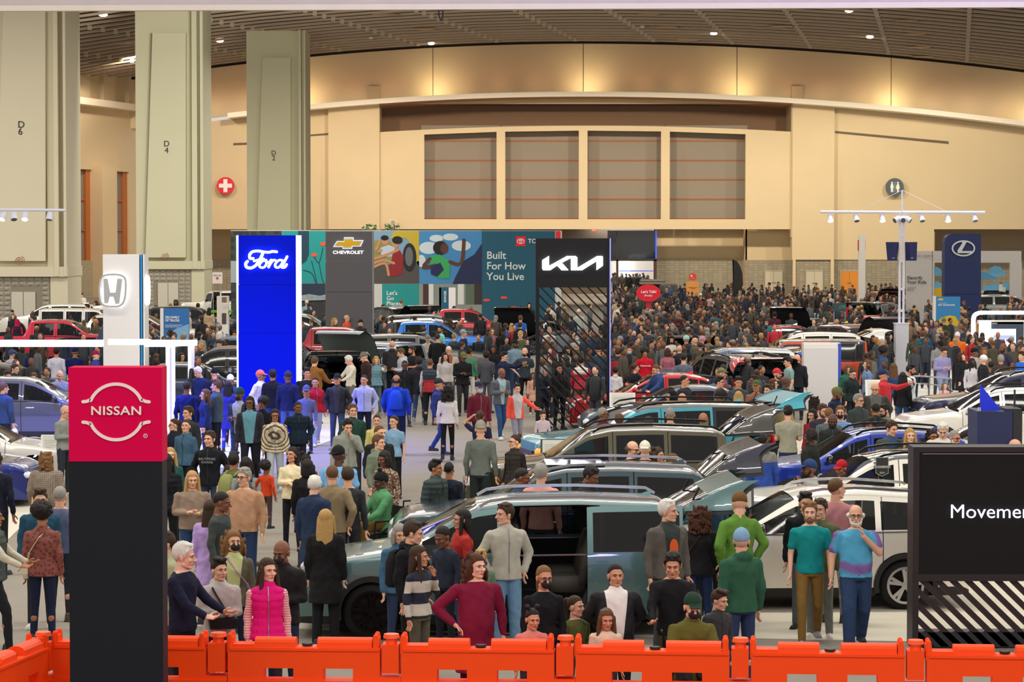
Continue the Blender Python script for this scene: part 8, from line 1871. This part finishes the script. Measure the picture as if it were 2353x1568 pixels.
for p, h, where in keep:
    w_ = rnd.random() < .42
    for _ in range(40):
        hr = rnd.choice(HR); cl = rnd.choice(CL_[:9] if rnd.random() < .75 else CL_); tp = rnd.choice(TOPS); back = rnd.random() < .5
        lab = '%s in %s %s with %s, %s, %s' % ('person', cl[1], tp[1], hr[2], 'back turned' if back else 'facing us', where)
        if lab not in seen: break
    seen[lab] = 1
    yaw = rnd.uniform(140, 220) if back else rnd.uniform(-70, 70)
    person((p.x, p.y), h, yaw, 'w' if hr[0] in ('long', 'bob', 'straight', 'bun', 'curly') else 'm', 'down' if rnd.random() < .7 else 'phone', 'stand', (0, 0) if rnd.random() < .6 else (15, 8), hr[0], hr[1], rnd.choice('aaabbccdde'), tp[0], cl[0], 'slim', rnd.choice(['1c1d22', '23304c', '2c3e60', '3a3a3c']), lab, '', 1)
# everyone past the limit: one joined crowd of simple complete figures
rest = rest + []
def fill(u0, u1, v0, v1, n):
    k = 0; t = 0
    while k < n and t < n * 80:
        t += 1; h = rnd.uniform(1.55, 1.84); p = at_z(rnd.uniform(u0, u1), rnd.uniform(v0, v1), h)
        if free(p.x, p.y, .45): taken.append((p.x, p.y)); rest.append((p, h, '')); k += 1
fill(1405, 2068, 650, 735, 330); fill(2085, 2353, 688, 780, 70); fill(1405, 1760, 735, 800, 60); fill(560, 1230, 700, 770, 40); fill(1240, 1394, 690, 830, 22); fill(340, 540, 705, 800, 16); fill(0, 240, 705, 800, 14)
for _ in range(26): rest.append((Vector((rnd.uniform(8.7, 12.2), rnd.uniform(227.5, 236), 0)), rnd.uniform(1.6, 1.85), ''))
cm_ = [mat('#' + c[0], .85, var=.08) for c in CL_]; skm = [mat(SKIN[k], .6) for k in 'abcde']; hm = [mat(HAIRC[k], .7) for k in 'kbnyg']
mats = cm_ + skm + hm; crowd = MB(); ns, nc = len(skm), len(cm_)
for p, h, _w in rest:
    k = h / 1.75; a = rnd.uniform(0, 6.28); ca, sa = math.cos(a), math.sin(a); T = lambda x, y, z: (p.x + (x * ca - y * sa) * k, p.y + (x * sa + y * ca) * k, z * k)
    s0 = len(crowd.v); top = rnd.randrange(nc) if rnd.random() < .22 else rnd.randrange(7); leg = rnd.choice([0, 1, 2, 4]); sk = nc + rnd.randrange(ns); hr = nc + ns + rnd.choice([0, 0, 0, 0, 1, 1, 1, 2, 4, 0, 1, 3])
    b = MB(); b.mi = top; b.loft([(0, 0, .88, .17, .12), (0, 0, 1.1, .16, .12), (0, 0, 1.36, .20, .13), (0, 0, 1.47, .12, .09), (0, 0, 1.50, .06, .06)], 8)
    for s in (-1, 1):
        b.mi = top; b.cap((s * .2, 0, 1.40), (s * .25, -.02, 1.12), .06, .05, 6); b.cap((s * .25, -.02, 1.12), (s * .24, -.08, .92), .05, .04, 6); b.mi = sk; b.ell((s * .24, -.09, .86), (.03, .03, .06), 5, 4)
        b.mi = leg; b.cap((s * .09, 0, .88), (s * .11, 0, .50), .09, .065, 6); b.cap((s * .11, 0, .5), (s * .11, .02, .08), .06, .05, 6); b.mi = 0; b.cap((s * .11, .02, .04), (s * .12, -.12, .03), .04, .035, 5)
    b.mi = sk; b.tube((0, .01, 1.46), (0, .01, 1.55), .05, n=6); b.ell((0, -.01, 1.63), (.078, .095, .115), 8, 6); b.mi = hr
    if rnd.random() < .88: b.ell((0, .02, 1.675), (.088, .10, .092), 8, 6)
    if rnd.random() < .3: b.ell((0, .06, 1.55), (.085, .06, .13), 7, 5)
    crowd.v += [T(*q) for q in b.v]; crowd.f += [tuple(i + s0 for i in f) for f in b.f]; crowd.m += b.m
o = crowd.build('crowd', mats, None, fix=False, smooth=True); tag(o, 'dense far crowd of visitors in mostly dark clothes filling the back of the hall', 'crowd', None, 'stuff')
if _LIB is not None: bpy.data.scenes.remove(_LIB)
